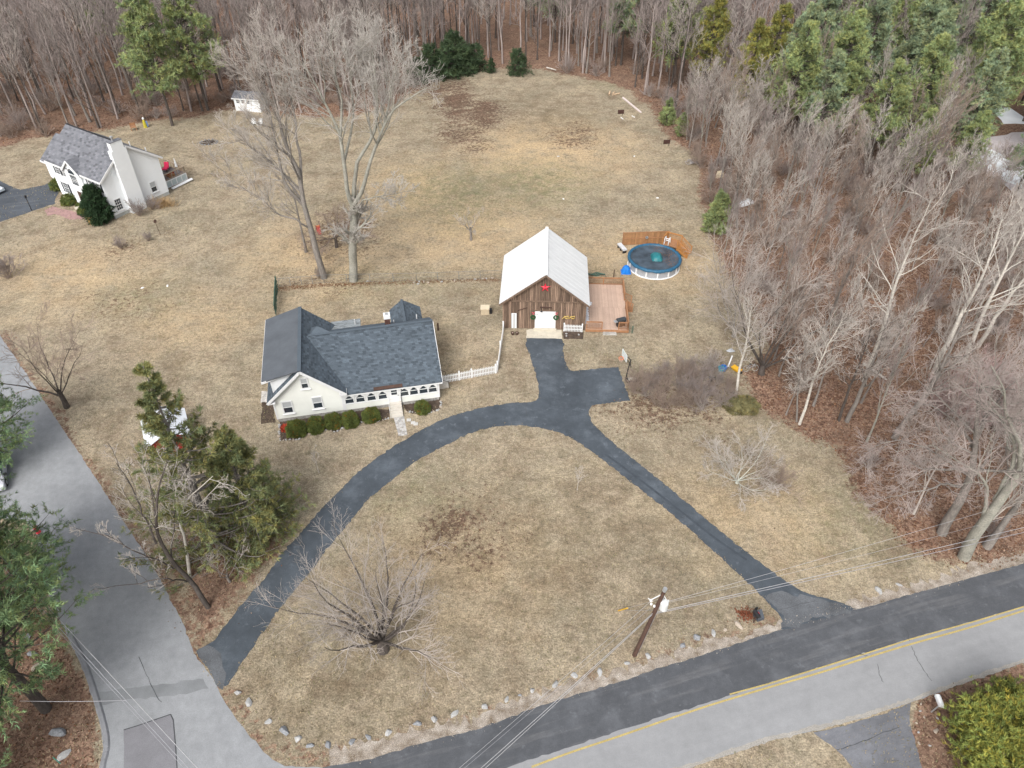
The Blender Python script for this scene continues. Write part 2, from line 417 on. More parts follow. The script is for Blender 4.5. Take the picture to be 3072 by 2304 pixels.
def sheet(name, pts, z, m, jit=.03, step=.35):
    ring = smooth_ring([Vector((p[0], p[1], 0)) for p in pts], step, jit)
    mb = MB(); mb.add([(p.x, p.y, z) for p in ring], [list(range(len(ring)))])
    o = mb.build(name, m)
    # make it face up
    if o.data.polygons[0].normal.z < 0: o.data.flip_normals()
    return struct(o)
def road_mat(name, col, ang, streak=.35, sp=.12, big=.15, col2=None, scuff=0.0):
    m = bpy.data.materials.new(name); m.use_nodes = True
    nt = m.node_tree; N = nt.nodes; L = nt.links; b = N["Principled BSDF"]; b.inputs['Roughness'].default_value = .9; b.inputs['Specular IOR Level'].default_value = .25
    tc = N.new("ShaderNodeTexCoord")
    mp = N.new("ShaderNodeMapping"); mp.vector_type = 'TEXTURE'; mp.inputs['Rotation'].default_value = (0, 0, ang); mp.inputs['Scale'].default_value = (9, .8, 1); L.new(tc.outputs['Object'], mp.inputs['Vector'])
    out = None
    specs = [(mp.outputs[0], 1.0, streak, 5), (tc.outputs['Object'], .25, big, 4), (tc.outputs['Object'], 14, sp, 3), (tc.outputs['Object'], 1.6, sp * .8, 4)]
    rgb = N.new("ShaderNodeRGB"); rgb.outputs[0].default_value = (*col, 1); out = rgb.outputs[0]
    for i, (s_, sc, amp, det) in enumerate(specs):
        n = N.new("ShaderNodeTexNoise"); n.inputs['Scale'].default_value = sc; n.inputs['Detail'].default_value = det; n.inputs['Roughness'].default_value = .65; L.new(s_, n.inputs['Vector'])
        r = N.new("ShaderNodeMapRange"); r.inputs['From Min'].default_value = .3; r.inputs['From Max'].default_value = .7; L.new(n.outputs['Fac'], r.inputs['Value'])
        if i == 0 and col2:
            r.inputs['From Min'].default_value = .52; r.inputs['From Max'].default_value = .75
            x = N.new("ShaderNodeMix"); x.data_type = 'RGBA'; L.new(r.outputs[0], x.inputs['Factor']); L.new(out, x.inputs['A']); x.inputs['B'].default_value = (*col2, 1); out = x.outputs['Result']
            continue
        r.inputs['To Min'].default_value = 1 - amp; r.inputs['To Max'].default_value = 1 + amp
        v = N.new("ShaderNodeVectorMath"); v.operation = 'SCALE'; L.new(out, v.inputs[0]); L.new(r.outputs[0], v.inputs['Scale']); out = v.outputs[0]
    if scuff:
        for sc_, lo, hi, k_, sd_ in ((.9, .58, .72, scuff, 3.), (.35, .5, .75, scuff * .8, 9.), (2.6, .62, .74, scuff * 1.3, 17.)):
            mp2 = N.new("ShaderNodeMapping"); mp2.inputs['Location'].default_value = (sd_, sd_ * 2, 0); L.new(tc.outputs['Object'], mp2.inputs['Vector'])
            n = N.new("ShaderNodeTexNoise"); n.inputs['Scale'].default_value = sc_; n.inputs['Detail'].default_value = 8; n.inputs['Roughness'].default_value = .7; L.new(mp2.outputs[0], n.inputs['Vector'])
            r = N.new("ShaderNodeMapRange"); r.inputs['From Min'].default_value = lo; r.inputs['From Max'].default_value = hi; r.inputs['To Max'].default_value = k_; L.new(n.outputs['Fac'], r.inputs['Value'])
            x = N.new("ShaderNodeMix"); x.data_type = 'RGBA'; L.new(r.outputs[0], x.inputs['Factor']); L.new(out, x.inputs['A']); x.inputs['B'].default_value = (*[min(1, c * 2.1 + .03) for c in col], 1); out = x.outputs['Result']
    L.new(out, b.inputs['Base Color'])
    return m

top_px = [(990, 2297), (1115, 2277), (1254, 2233), (1358, 2207), (1428, 2188), (1536, 2150), (1623, 2117), (1744, 2080), (1883, 2038), (1970, 2006), (2057, 1981), (2161, 1948),
          (2304, 1900), (2436, 1860), (2568, 1828), (2651, 1806), (2755, 1777), (2860, 1749), (2936, 1727), (3072, 1690), (3300, 1632)]
div_px = [(1000, 2475), (1250, 2392), (1536, 2297), (1692, 2247), (1883, 2184), (2022, 2139), (2304, 2051), (2606, 1957), (2731, 1916), (2890, 1873), (3072, 1820), (3300, 1757)]
bot_px = [(1400, 2500), (1750, 2400), (2092, 2297), (2304, 2224), (2443, 2192), (2600, 2150), (2731, 2107), (2894, 2049), (3072, 1988), (3300, 1912)]
top_w, div_w, bot_w = G(top_px), G(div_px), G(bot_px)
rdir = (div_w[-1] - div_w[2]).normalized(); RANG = math.atan2(rdir.y, rdir.x)
ext = lambda l, d: [l[0] - rdir * d] + l + [l[-1] + rdir * d]
top_e, div_e, bot_e = ext(top_w, 60), ext(div_w, 60), ext(bot_w, 60)
M_lane_dark = road_mat("dark_lane_asphalt", (.078, .083, .092), RANG, .28, .12, .12, col2=(.135, .137, .143), scuff=.5)
M_lane_grey = road_mat("grey_lane_asphalt", (.255, .26, .268), RANG, .05, .08, .06)
M_side_road = road_mat("side_road_asphalt", (.255, .265, .278), math.radians(118), .05, .12, .10)
M_drive = road_mat("sealed_driveway", (.062, .074, .088), math.radians(-40), .05, .12, .25, scuff=.7)
M_gravel = mat('roadside_gravel', (.17, .13, .092), .95, .1, 1.3, .45, 16, bump=.6, bscale=14, col2=(.42, .38, .335))
M_patch = mat('asphalt_patch', (.185, .185, .20), .9, .14, .6, .15, 20)
M_stain = mat('asphalt_band', (.195, .205, .215), .9, .14, .7, .1, 20)
M_crack = mat('crack_sealer', (.06, .063, .068), .8, .2, 4)
M_ypaint = mat('yellow_road_paint', (.40, .315, .12), .7, .16, 1.2, .2, 12)
M_edge = mat('sandy_road_edge', (.30, .285, .26), .95, .15, 1.0, .2, 15)

sheet("road", top_e + bot_e[::-1], .004, M_lane_grey, .02)
sheet("dark_road_lane", [p for p in top_e] + div_e[::-1], .008, M_lane_dark, .035)
sheet("sandy_road_edge", bot_e + [p + Vector((rdir.y, -rdir.x, 0)) * (-.26) for p in bot_e[::-1]], .008, M_edge, .05, .25)
sh_out = [p + Vector((-rdir.y, rdir.x, 0)) * w for p, w in zip(top_w, [2.0, 1.9, 1.5, 1.2, 1.1, 1.35, 1.3, 1.1, 1.15, 1.1, 1.2, 1.0, .5, .45, 1.1, 1.2, 1.1, 1.3, 1.4, 1.5, 1.5])]
_rj = random.Random(5); gi = cr(top_w, 10); _ws = np.interp(np.linspace(0, len(top_w) - 1, len(gi)), np.arange(len(top_w)), [1.3, 1.2, .95, .8, .8, 1.0, 1.0, .8, .85, .8, .9, .8, .4, .35, .8, .8, .7, .9, 1.0, 1.0, 1.0])
_nr = Vector((-rdir.y, rdir.x, 0)); go = [p + _nr * (w + _rj.gauss(0, .2)) for p, w in zip(gi, _ws)]
_n = len(gi); _V = [(p.x, p.y, .0035) for p in gi] + [(p.x, p.y, .0035) for p in go]
struct(put("gravel_shoulder", np_mesh("gravel_shoulder", _V, [[i, i + 1, i + 1 + _n, i + _n] for i in range(_n - 1)], M_gravel)))
def stripe(name, px, w, z, m, off=0.0, far=True):
    pts = cr(G(px), 8); pts += [pts[-1] + rdir * 40] if far else []; L_, R_ = [], []
    for i, p in enumerate(pts):
        d = (pts[min(i + 1, len(pts) - 1)] - pts[max(0, i - 1)]).normalized(); n = Vector((-d.y, d.x, 0))
        L_.append(p + n * (off + w / 2)); R_.append(p + n * (off - w / 2))
    V = [(p.x, p.y, z) for p in L_ + R_]; k = len(pts)
    return struct(put(name, np_mesh(name, V, [[i, i + k, i + k + 1, i + 1] for i in range(k - 1)], m)))
yl = [(1595, 2301), (1713, 2257), (1848, 2212), (1987, 2164), (2126, 2117), (2304, 2063), (2450, 2021), (2606, 1971), (2731, 1933), (2915, 1881), (3072, 1832)]
yu = [(2189, 2083), (2304, 2052), (2453, 2006), (2606, 1958), (2731, 1918), (2915, 1867), (3072, 1820)]
stripe("yellow_line", yl, .13, .013, M_ypaint)
pu = G(yu) + [G(yu)[-1] + rdir * 40]
mbu = MB()
for a, b in zip(pu[:-1], pu[1:]): mbu.beam(a + Vector((0, 0, .0115)), b + Vector((0, 0, .0115)), .10, .003)
struct(mbu.build("yellow_line", M_ypaint))

side_r = [(-500, 500), (0, 1005), (111, 1169), (191, 1291), (243, 1367), (295, 1447), (347, 1527), (389, 1593), (444, 1673), (476, 1728), (510, 1797), (542, 1856), (587, 1968), (635, 2030),
          (663, 2082), (694, 2138), (740, 2197), (768, 2225), (792, 2256), (820, 2280), (855, 2301), (990, 2300)]
side_l = [(280, 2420), (299, 2297), (310, 2249), (309, 2214), (302, 2179), (288, 2127), (267, 2058), (243, 1992), (215, 1936), (187, 1877), (163, 1818), (128, 1745), (118, 1690), (110, 1600), (70, 1560), (-200, 1545), (-300, 1400), (-100, 1330), (-330, 980), (-800, 560)]
sr = G(side_r); slw = G(side_l)
sheet("side_road", sr + [top_w[0] - rdir * 4, Vector((-22, 13.0, 0))] + slw, .0055, M_side_road, .03)
band = G([(284, 2080), (390, 2063), (500, 2050), (608, 2036), (628, 2066), (520, 2084), (400, 2098), (296, 2114)])
sheet("asphalt_band", band, .0095, M_stain, .05)
patch = G([(371, 2190), (410, 2178), (512, 2143), (520, 2160), (527, 2240), (533, 2330), (372, 2330)])
sheet("asphalt_patch", patch, .0095, M_patch, .02)
mbk = MB(); pr = [p + Vector((0, 0, .012)) for p in patch]
for a, b in zip(pr, pr[1:]): mbk.beam(a, b, .07, .004)
struct(mbk.build("patch_seam", M_crack))
# asphalt berm along the left edge of the side road
bm = MB(); be = cr(G([(205, 1912), (215, 1936), (243, 1992), (267, 2058), (288, 2127), (302, 2179), (309, 2214), (310, 2249), (299, 2297), (285, 2380)]), 4)
for a, b in zip(be, be[1:]):
    d = (b - a).normalized(); n = Vector((-d.y, d.x, 0))
    bm.hexa([a - n * .02, b - n * .02, b + n * .42, a + n * .42, a + n * .06 + Vector((0, 0, .11)), b + n * .06 + Vector((0, 0, .11)), b + n * .3 + Vector((0, 0, .11)), a + n * .3 + Vector((0, 0, .11))])
struct(bm.build("kerb", mat('berm_asphalt', (.22, .225, .24), .9, .15, 2)))

drive_outer = [(587, 1955), (621, 1933), (642, 1921), (694, 1853), (760, 1773), (803, 1721), (837, 1669), (883, 1621), (928, 1569), (976, 1513), (1018, 1475), (1063, 1426), (1115, 1385), (1185, 1336), (1271, 1287),
               (1341, 1253), (1438, 1225), (1536, 1208), (1580, 1207), (1601, 1203), (1614, 1194), (1617, 1175), (1612, 1140), (1600, 1100), (1588, 1060), (1580, 1015), (1684, 1016),
               (1689, 1050), (1696, 1085), (1706, 1105), (1722, 1113), (1770, 1108), (1848, 1101), (1856, 1106), (1872, 1150), (1888, 1196), (1880, 1203), (1790, 1214), (1772, 1222), (1767, 1240), (1775, 1265), (1800, 1292), (1850, 1338), (1930, 1400),
               (2020, 1475), (2110, 1550), (2200, 1625), (2290, 1695), (2370, 1752), (2420, 1780), (2480, 1795), (2530, 1812), (2568, 1826)]
drive_inner = [(2345, 1890), (2350, 1872), (2342, 1852), (2310, 1815), (2260, 1765), (2180, 1690), (2080, 1598), (1990, 1522), (1900, 1452), (1820, 1388), (1740, 1330), (1690, 1303), (1640, 1288), (1580, 1278), (1536, 1277), (1480, 1282), (1410, 1300),
               (1358, 1326), (1289, 1360), (1237, 1392), (1185, 1433), (1143, 1466), (1098, 1506), (1063, 1551), (1018, 1603), (976, 1655), (935, 1711), (860, 1800), (800, 1880), (768, 1924), (743, 1964), (715, 2002), (694, 2040), (676, 2062), (655, 2050)]
sheet("driveway", cr(G(drive_outer), 2) + cr(G(drive_inner), 2), .0115, M_drive, .045, .22)
sheet("driveway_apron", G([(2345, 1888), (2352, 1860), (2300, 1790), (2330, 1770), (2440, 1792), (2520, 1812), (2566, 1828), (2440, 1858)]), .0155, mat('worn_apron', (.105, .112, .122), .9, .35, .5, .2, 12), .12)
sheet("driveway_apron", G([(590, 1955), (625, 1935), (660, 1960), (680, 2020), (668, 2068), (650, 2048)]), .0155, mat('worn_apron', (.2, .2, .2)), .06)
sheet("opposite_driveway", G([(2440, 2200), (2520, 2180), (2690, 2128), (2731, 2108), (2730, 2162), (2741, 2214), (2765, 2304), (2800, 2500), (2640, 2500), (2561, 2304), (2512, 2249)]), .0115, road_mat("opposite_drive_asphalt", (.145, .15, .165), .3, .15, .12, .2), .03)
def crack(px, z=.0165, w=.05, m=None, name="asphalt_crack", seed=1):
    r = random.Random(seed); pts = []
    for a, b in zip(px, px[1:]):
        for j in range(6):
            q = g(a[0] + (b[0] - a[0]) * j / 6, a[1] + (b[1] - a[1]) * j / 6); pts.append(q + Vector((r.gauss(0, .03), r.gauss(0, .03), z)))
    mb = MB()
    for a, b in zip(pts, pts[1:]): mb.beam(a, b, w * r.uniform(.6, 1.3), .003)
    return struct(mb.build(name, m or M_crack))
crack([(2509, 2252), (2620, 2212), (2712, 2175)], w=.05)
for i, px in enumerate([[(1440, 1250), (1455, 1265), (1475, 1278)], [(1578, 1210), (1580, 1255)], [(1580, 1212), (1560, 1216)], [(1750, 1218), (1768, 1224)], [(2030, 1562), (2068, 1540)],
                        [(2240, 1728), (2280, 1700)], [(1250, 1290), (1265, 1302)], [(2735, 1940), (2745, 1965), (2770, 2010), (2800, 2050)], [(2632, 1995), (2640, 2030), (2655, 2055)], [(2720, 1890), (2730, 1930)],
                        [(418, 1970), (450, 2050), (490, 2120)], [(2570, 1960), (2608, 1970)], [(2340, 1830), (2470, 1795)]]):
    crack(px, w=.032, seed=i)

stripe("driveway_seam", [(1815, 1362), (1870, 1402), (1960, 1470), (2060, 1548), (2150, 1618), (2240, 1680)], .22, .0135, mat('seam_sealer', (.048, .058, .071), .85, .2, 1.5), far=False)
# neighbour's driveway, walk and the pale lot beyond the woods
sheet("neighbour_driveway", G(vw([(-160, 372), (0, 390), (22, 402), (45, 410), (95, 400), (122, 386), (142, 392), (126, 418), (120, 428), (118, 440), (70, 456), (0, 480), (-160, 530)])), .0115, road_mat("neighbour_drive_asphalt", (.075, .085, .1), .3, .3, .1, .2, col2=(.13, .14, .155)), .05)
sheet("brick_walk", G(vw([(96, 455), (112, 446), (140, 452), (185, 462), (190, 472), (150, 474), (118, 462), (104, 466)])), .0115, mat('brick_walk', (.32, .20, .19), .9, .2, 2, .25, 10), .05)
sheet("pale_lot", G([(2900, 420), (3072, 395), (3400, 360), (3400, 640), (3072, 600), (3000, 545), (2930, 500), (2890, 455)]), .006, mat('pale_lot', (.47, .43, .44), .9, .08, .15, .08, 3), .5, 2)
sheet("snow_patch", G([(2905, 462), (2960, 440), (3000, 470), (3072, 500), (3200, 540), (3200, 585), (3080, 575), (3010, 535), (2950, 490)]), .012, mat('snow_cover', (.74, .77, .80), .7, .1, .3), .5, 2)
sheet("snow_patch", G([(2985, 330), (3040, 325), (3072, 350), (3100, 375), (3000, 372)]), .012, mat('snow_cover', (.7, .7, .7)), .5, 2)
# ------------------------------------------------------------------ building helpers
def hit(px, py, O, rz, axis, val):                         # sight line against a wall plane of a building frame
    R = Matrix.Rotation(-rz, 3, 'Z'); o = R @ (Vector((0, 0, CAM_H)) - O); d = R @ _ray(px, py)
    return o + d * ((val - o[axis]) / d[axis])
def roof_plane(parent, ea, eb, rb, ra, m, exposure=.2, tabw=.34, thick=.14, shingles=True, seed=1, name="roof"):
    ea, eb, rb, ra = map(Vector, (ea, eb, rb, ra))
    n = (eb - ea).cross(ra - ea).normalized()
    if n.z < 0: n = -n
    MB().prism([ea, eb, rb, ra], -n * thick).build(name, m, parent)
    if not shingles: return
    r = random.Random(seed); L_ = ((ra - ea).length + (rb - eb).length) / 2; rows = max(2, int(L_ / exposure)); mb = MB()
    for k in range(rows):
        t0, t1 = k / rows, (k + 1.06) / rows; t1 = min(t1, 1)
        a0, b0, a1, b1 = ea.lerp(ra, t0), eb.lerp(rb, t0), ea.lerp(ra, t1), eb.lerp(rb, t1)
        nt = max(1, int((b0 - a0).length / tabw)); s0 = (k % 2) * .5 + r.uniform(-.1, .1)
        row_t = r.uniform(.92, 1.08)
        cuts = sorted(set([0.0] + [min(1, max(0, (j + s0) / nt)) for j in range(nt + 1)] + [1.0]))
        for c0, c1 in zip(cuts, cuts[1:]):
            if c1 - c0 < 1e-4: continue
            mb.tint = row_t * (r.choice((.72, .95, 1.0, 1.05, 1.22))); gap = .012 / max(.1, (b0 - a0).length)
            p0, p1, p2, p3 = a0.lerp(b0, c0 + gap), a0.lerp(b0, c1 - gap), a1.lerp(b1, c1 - gap), a1.lerp(b1, c0 + gap)
            h = r.uniform(.030, .045)
            mb.add([p0 + n * h, p1 + n * h, p2 + n * .006, p3 + n * .006, p0 + n * .004, p1 + n * .004], [[0, 1, 2, 3], [4, 5, 1, 0]])
    mb.build("shingles", m, parent, stuff=True)
def siding(parent, p, d, n, xl, xr, z0, z1, m, pitch=.2, name="siding"):
    p, d, n = Vector(p), Vector(d), Vector(n); mb = MB(); z = z0
    while z < z1 - .01:
        zt = min(z + pitch, z1)
        q = lambda x, zz, o: p + d * x + n * o + Vector((0, 0, zz))
        mb.add([q(xl(z), z, .035), q(xr(z), z, .035), q(xr(zt), zt, .008), q(xl(zt), zt, .008), q(xl(z), z, .002), q(xr(z), z, .002)], [[0, 1, 2, 3], [4, 5, 1, 0]])
        z = zt
    o = mb.build(name, m, parent, stuff=True); return o
def window(parent, p, d, n, w, h, curtain=False, muntins=None, shade=False, fr=.10, name="window", sill=True):
    p, d, n = Vector(p), Vector(d), Vector(n); Z = Vector((0, 0, 1)); p = p + n * .04
    q = lambda x, z, o=0.0: p + d * x + Z * z + n * o
    mb = MB()
    for a, b in ((q(-w / 2 - fr, -fr / 2), q(w / 2 + fr, -fr / 2)), (q(-w / 2 - fr, h + fr / 2), q(w / 2 + fr, h + fr / 2))): mb.beam(a, b, .07, fr)
    for x in (-w / 2 - fr / 2, w / 2 + fr / 2): mb.beam(q(x, 0), q(x, h), .07, fr, up=d)
    f = mb.build(name, M_white, parent)
    MB().add([q(-w / 2, 0, -.02), q(w / 2, 0, -.02), q(w / 2, h, -.02), q(-w / 2, h, -.02)], [[0, 1, 2, 3]]).build("glass", M_glass, f)
    ms = MB(); ms.beam(q(-w / 2, h * .5, .005), q(w / 2, h * .5, .005), .03, .06)
    if muntins:
        cx, cz = muntins
        for i in range(1, cx): ms.beam(q(-w / 2 + w * i / cx, 0, .003), q(-w / 2 + w * i / cx, h, .003), .02, .03, up=d)
        for i in range(1, cz): ms.beam(q(-w / 2, h * i / cz, .003), q(w / 2, h * i / cz, .003), .02, .03)
    ms.build("sash", M_white, f)
    if sill: bm_("sill", M_white, f, q(-w / 2 - .2, -fr - .04, .05), q(w / 2 + .2, -fr - .04, .05), .18, .05)
    if curtain:
        mc = MB(); o = -.008
        zt, zm, zb = h * .98, h * .56, h * .50
        def ply(pts): mc.add([q(x, z, o) for x, z in pts], [list(range(len(pts)))])
        ply([(-w / 2, zt), (-w / 2, zm * .95), (-w * .42, zm), (-w * .25, h * .68), (-w * .10, h * .84), (0, h * .93), (0, zt)])
        ply([(w / 2, zt), (0, zt), (0, h * .93), (w * .10, h * .84), (w * .25, h * .68), (w * .42, zm), (w / 2, zm * .95)])
        ply([(-w / 2, zm * .9), (-w / 2, h * .12), (-w * .46, h * .2), (-w * .47, zm * .9)])
        ply([(w / 2, zm * .9), (w * .47, zm * .9), (w * .46, h * .2), (w / 2, h * .12)])
        mc.build("curtain", M_curtain, f)
    if shade:
        mc = MB(); mc.add([q(-w / 2, h * shade, -.008), q(w / 2, h * shade, -.008), q(w / 2, h, -.008), q(-w / 2, h, -.008)], [[0, 1, 2, 3]])
        mc.build("blind", mat('window_blind', (.40, .42, .43), .8, .06, 5), f)
    return f

# ------------------------------------------------------------------ the cream house
HO, HR = g(760 + 270 / 3.607, 880 + 1395 / 3.607), math.radians(11.9)
H_ = thing("cream_house", "cream clapboard house with slate grey shingle roofs and a long row of porch windows", "house", HO, HR)
def hw(cx, cy, x0=780, y0=1080, s=6.637, v=0.0): return hit(x0 + cx / s, y0 + cy / s, HO, HR, 1, v)
UX, NF = (1, 0, 0), (0, -1, 0)
mbf = MB(); mbf.box(.05, 6.45, .06, 9.9, -.1, .47); mbf.box(6.45, 15.85, .06, 9.0, -.1, .42)
mbf.build("foundation", M_stone, H_)
rr_ = random.Random(5)
for i in range(46):                                         # stones of the foundation that show along the front
    u = .2 + i * .335; w = rr_.uniform(.24, .33); h = rr_.uniform(.3, .42); m_ = MB(); m_.box(u, u + w, .0, .2, -.05, h * .98)
    m_.build("stone", M_stone, H_)
ml = MB()
ml.prism([(0, .02, .42), (6.5, .02, .42), (6.5, .02, 3.1), (3.15, .02, 6.12), (0, .02, 3.18)], (0, 9.9, 0))
ml.box(6.45, 15.9, .02, 9.0, .38, 2.42)
ml.prism([(15.88, .02, 2.42), (15.88, 9.0, 2.42), (15.88, 5.6, 5.62)], (-.06, 0, 0))
ml.prism([(.3, .28, 3.0), (.3, .28, 5.02), (3.1, .28, 6.0), (3.1, .28, 3.0)], (0, 9.6, 0))
ml.box(12.4, 15.2, 8.9, 11.9, 0, 3.25); ml.prism([(12.4, 11.9, 3.25), (15.2, 11.9, 3.25), (13.6, 11.9, 4.15)], (0, -3.5, 0))
ml.box(5.9, 8.8, 8.9, 11.0, 0, 3.0)
ml.build("wall", M_cream, H_)
siding(H_, (0, .02, 0), UX, NF, lambda z: max(0, (z - 3.18) / (6.12 - 3.18) * 3.15), lambda z: 6.5 - max(0, (z - 3.1) / (6.12 - 3.1) * 3.35), .42, 6.1, M_cream)
siding(H_, (6.5, .02, 0), UX, NF, lambda z: 0, lambda z: 9.4, .38, 1.32, M_cream)
siding(H_, (.3, .28, 0), UX, NF, lambda z: max(0, (z - 5.02) / .98 * 2.8), lambda z: 2.9, 3.3, 5.9, M_white)
# roofs
roof_plane(H_, (6.95, -.45, 2.86), (6.95, 10.2, 2.86), (3.15, 10.05, 6.3), (3.15, -.45, 6.3), M_shingle, seed=2)
roof_plane(H_, (-.42, -.45, 2.95), (-.42, 10.1, 2.95), (3.15, 10.05, 6.28), (3.15, -.45, 6.28), M_shingle, seed=3)
roof_plane(H_, (-.5, .05, 5.2), (-.5, 10.15, 5.2), (3.2, 10.1, 6.36), (3.2, -.35, 6.36), M_flatroof, shingles=False, name="flat_roof")
roof_plane(H_, (6.5, -.22, 2.5), (16.3, -.22, 2.5), (16.28, 5.6, 5.8), (3.62, 5.6, 5.8), M_shingle, seed=4)
roof_plane(H_, (16.28, 9.4, 3.5), (5.4, 9.4, 3.5), (3.62, 5.6, 5.82), (16.28, 5.6, 5.82), M_shingle, seed=5)
roof_plane(H_, (12.15, 12.15, 3.15), (12.15, 8.3, 3.15), (13.6, 7.2, 4.3), (13.6, 12.2, 4.3), M_shingle, seed=6)
roof_plane(H_, (15.5, 8.3, 3.15), (15.5, 12.15, 3.15), (13.6, 12.2, 4.3), (13.6, 7.2, 4.3), M_shingle, seed=7)
roof_plane(H_, (8.95, 11.3, 3.1), (5.8, 11.3, 3.1), (5.8, 8.4, 3.95), (8.95, 8.4, 3.95), mat('pale_shingle', (.24, .265, .28), .9, .1, 1, .2, 30, tint=True), seed=8)
mc = MB(); mc.add([(4.0, 5.75, 5.72), (6.2, 5.75, 5.72), (5.5, 7.8, 4.7), (4.0, 7.8, 5.2), (4.8, 6.4, 6.25), (5.2, 6.3, 6.15)], [[0, 1, 5, 4], [1, 2, 5], [2, 3, 4, 5], [3, 0, 4]]); mc.build("roof_saddle", M_shingle, H_)
# ridge caps
bm_("ridge_cap", M_shingle, H_, (3.16, -.45, 6.36), (3.16, 10.05, 6.36), .34, .06)
bm_("ridge_cap", M_shingle, H_, (3.9, 5.6, 5.86), (16.28, 5.6, 5.86), .3, .06)
bm_("ridge_cap", M_shingle, H_, (13.6, 7.4, 4.36), (13.6, 12.2, 4.36), .24, .05)
# white trim: rakes, eaves, corner boards
for a, b in (((-.42, -.47, 2.82), (3.15, -.47, 6.17)), ((3.15, -.47, 6.17), (6.95, -.47, 2.74)), ((-.5, .04, 5.06), (3.1, -.02, 6.2)), ((6.97, -.45, 2.74), (6.97, 1.0, 2.74)), ((-.5, .05, 5.06), (-.5, 10.1, 5.06))):
    bm_("trim", M_white, H_, a, b, .06, .24)
bm_("trim", M_white, H_, (6.55, -.235, 2.38), (16.28, -.235, 2.38), .04, .13)
bm_("trim", M_white, H_, (16.3, -.2, 2.4), (16.3, 5.6, 5.7), .05, .2)
for u, v, z0, z1 in ((.05, -.02, .4, 3.1), (6.44, -.02, .4, 3.0), (15.86, -.02, .4, 2.4), (.33, .24, 3.4, 5.0), (6.58, -.02, .4, 2.4)):
    bx("corner_board", M_white, H_, u - .08, u + .08, v - .02, v + .1, z0, z1)
bx("eave_return", M_white, H_, -.42, .3, -.46, -.1, 2.72, 2.86); bx("eave_return", M_white, H_, 6.3, 6.95, -.46, -.1, 2.62, 2.78)
# windows
for cb, ct, w in (((580, 1040), (535, 830), .80), ((1168, 945), (1130, 740), .80), ((905, 550), (865, 370), .55)):
    a, b = hw(*cb), hw(*ct); window(H_, (a.x, .0, a.z), UX, NF, w, b.z - a.z, shade=.52)
pz0, pz1 = 1.22, 2.33
c7 = lambda x, y: hit(1010 + x / 6.506, 1120 + y / 6.506, HO, HR, 1, 0)
for cb in ((262, 590), (473, 560), (690, 530), (905, 490), (1325, 405), (1510, 380), (1695, 345), (1875, 315)):
    window(H_, (c7(*cb).x, -.01, pz0), UX, NF, .80, pz1 - pz0, curtain=True, sill=False, fr=.08)
bm_("sill", M_white, H_, (6.66, -.04, 1.14), (15.85, -.04, 1.14), .10, .06)
dx = c7(1150, 590).x
md = MB(); md.box(dx - .44, dx + .44, -.06, .03, .62, 2.38); dr = md.build("door", M_white, H_)
for z0, z1 in ((1.55, 1.85), (1.92, 2.25)): bx("glass", M_glass, dr, dx - .28, dx + .28, -.072, -.055, z0, z1)
bx("handle", M_black, dr, dx + .34, dx + .38, -.10, -.06, 1.35, 1.5)
for x in (dx - .53, dx + .53): bx("door_frame", M_white, H_, x - .07, x + .07, -.05, .03, .62, 2.42)
ml = MB(); ml.box(dx + .68, dx + .80, -.14, -.03, 2.02, 2.28); ml.build("porch_lamp", M_black, H_)
ma = MB(); ma.hexa([(dx - 1.9, -.28, 2.60), (dx + .9, -.28, 2.60), (dx + .9, .0, 2.74), (dx - 1.9, 0, 2.74), (dx - 1.9, -.28, 2.66), (dx + .9, -.28, 2.66), (dx + .9, .0, 2.80), (dx - 1.9, 0, 2.80)]); ma.build("drip_edge", M_brownw, H_)
# front steps
M_step = mat('painted_step', (.52, .49, .44), .7, .08, 3)
for i in range(5):
    z = .62 - i * .125; v0 = -.32 * (i) - (.0 if i == 0 else .1)
    bx("step", M_step, H_, dx - .58, dx + .58, v0 - (.42 if i == 0 else .33), v0, z - .125, z)
for x in (dx - .64, dx + .64):
    mr = MB(); mr.tube([(x, -.08, 1.45), (x, -1.75, .95)], .025, 6)
    for v, z0, z1 in ((-.1, .5, 1.45), (-1.72, 0, .95), (-.9, .3, 1.2)): mr.tube([(x, v, z0), (x, v, z1)], .022, 5)
    mr.build("handrail", M_white if x < dx else M_black, H_)
# chimney, vents
ch = bx("chimney", M_brick, H_, 11.5, 12.05, 7.2, 7.75, 3.8, 5.55); bx("chimney_cap", M_white, ch, 11.44, 12.12, 7.14, 7.82, 5.55, 5.95); bx("flue", M_steel, ch, 11.62, 11.92, 7.32, 7.62, 5.95, 6.05)
for u, v, z, h in ((8.4, 9.7, 3.5, .75), (12.45, 8.9, 3.2, .9), (14.9, 9.4, 3.3, .8)):
    mv = MB(); mv.tube([(u, v, z - .2), (u, v, z + h)], .055, 8); mv.box(u - .12, u + .2, v - .15, v + .15, z + .02, z + .05); mv.build("vent_pipe", M_white, H_)
# side entry steps on the right gable end
for i in range(3): bx("step", M_step, H_, 16.0 + i * .35, 16.35 + i * .35, 1.6, 3.0, 0, .7 - i * .22)
msr = MB(); msr.tube([(16.02, 3.08, 1.5), (16.9, 3.08, 1.0), (17.1, 3.08, 0)], .025, 5); msr.tube([(16.02, 1.5, 1.5), (17.0, 1.5, .95), (17.1, 1.5, 0)], .025, 5); msr.build("handrail", M_black, H_)
bx("side_door", M_white, H_, 15.9, 15.97, 1.8, 2.8, .7, 2.6)

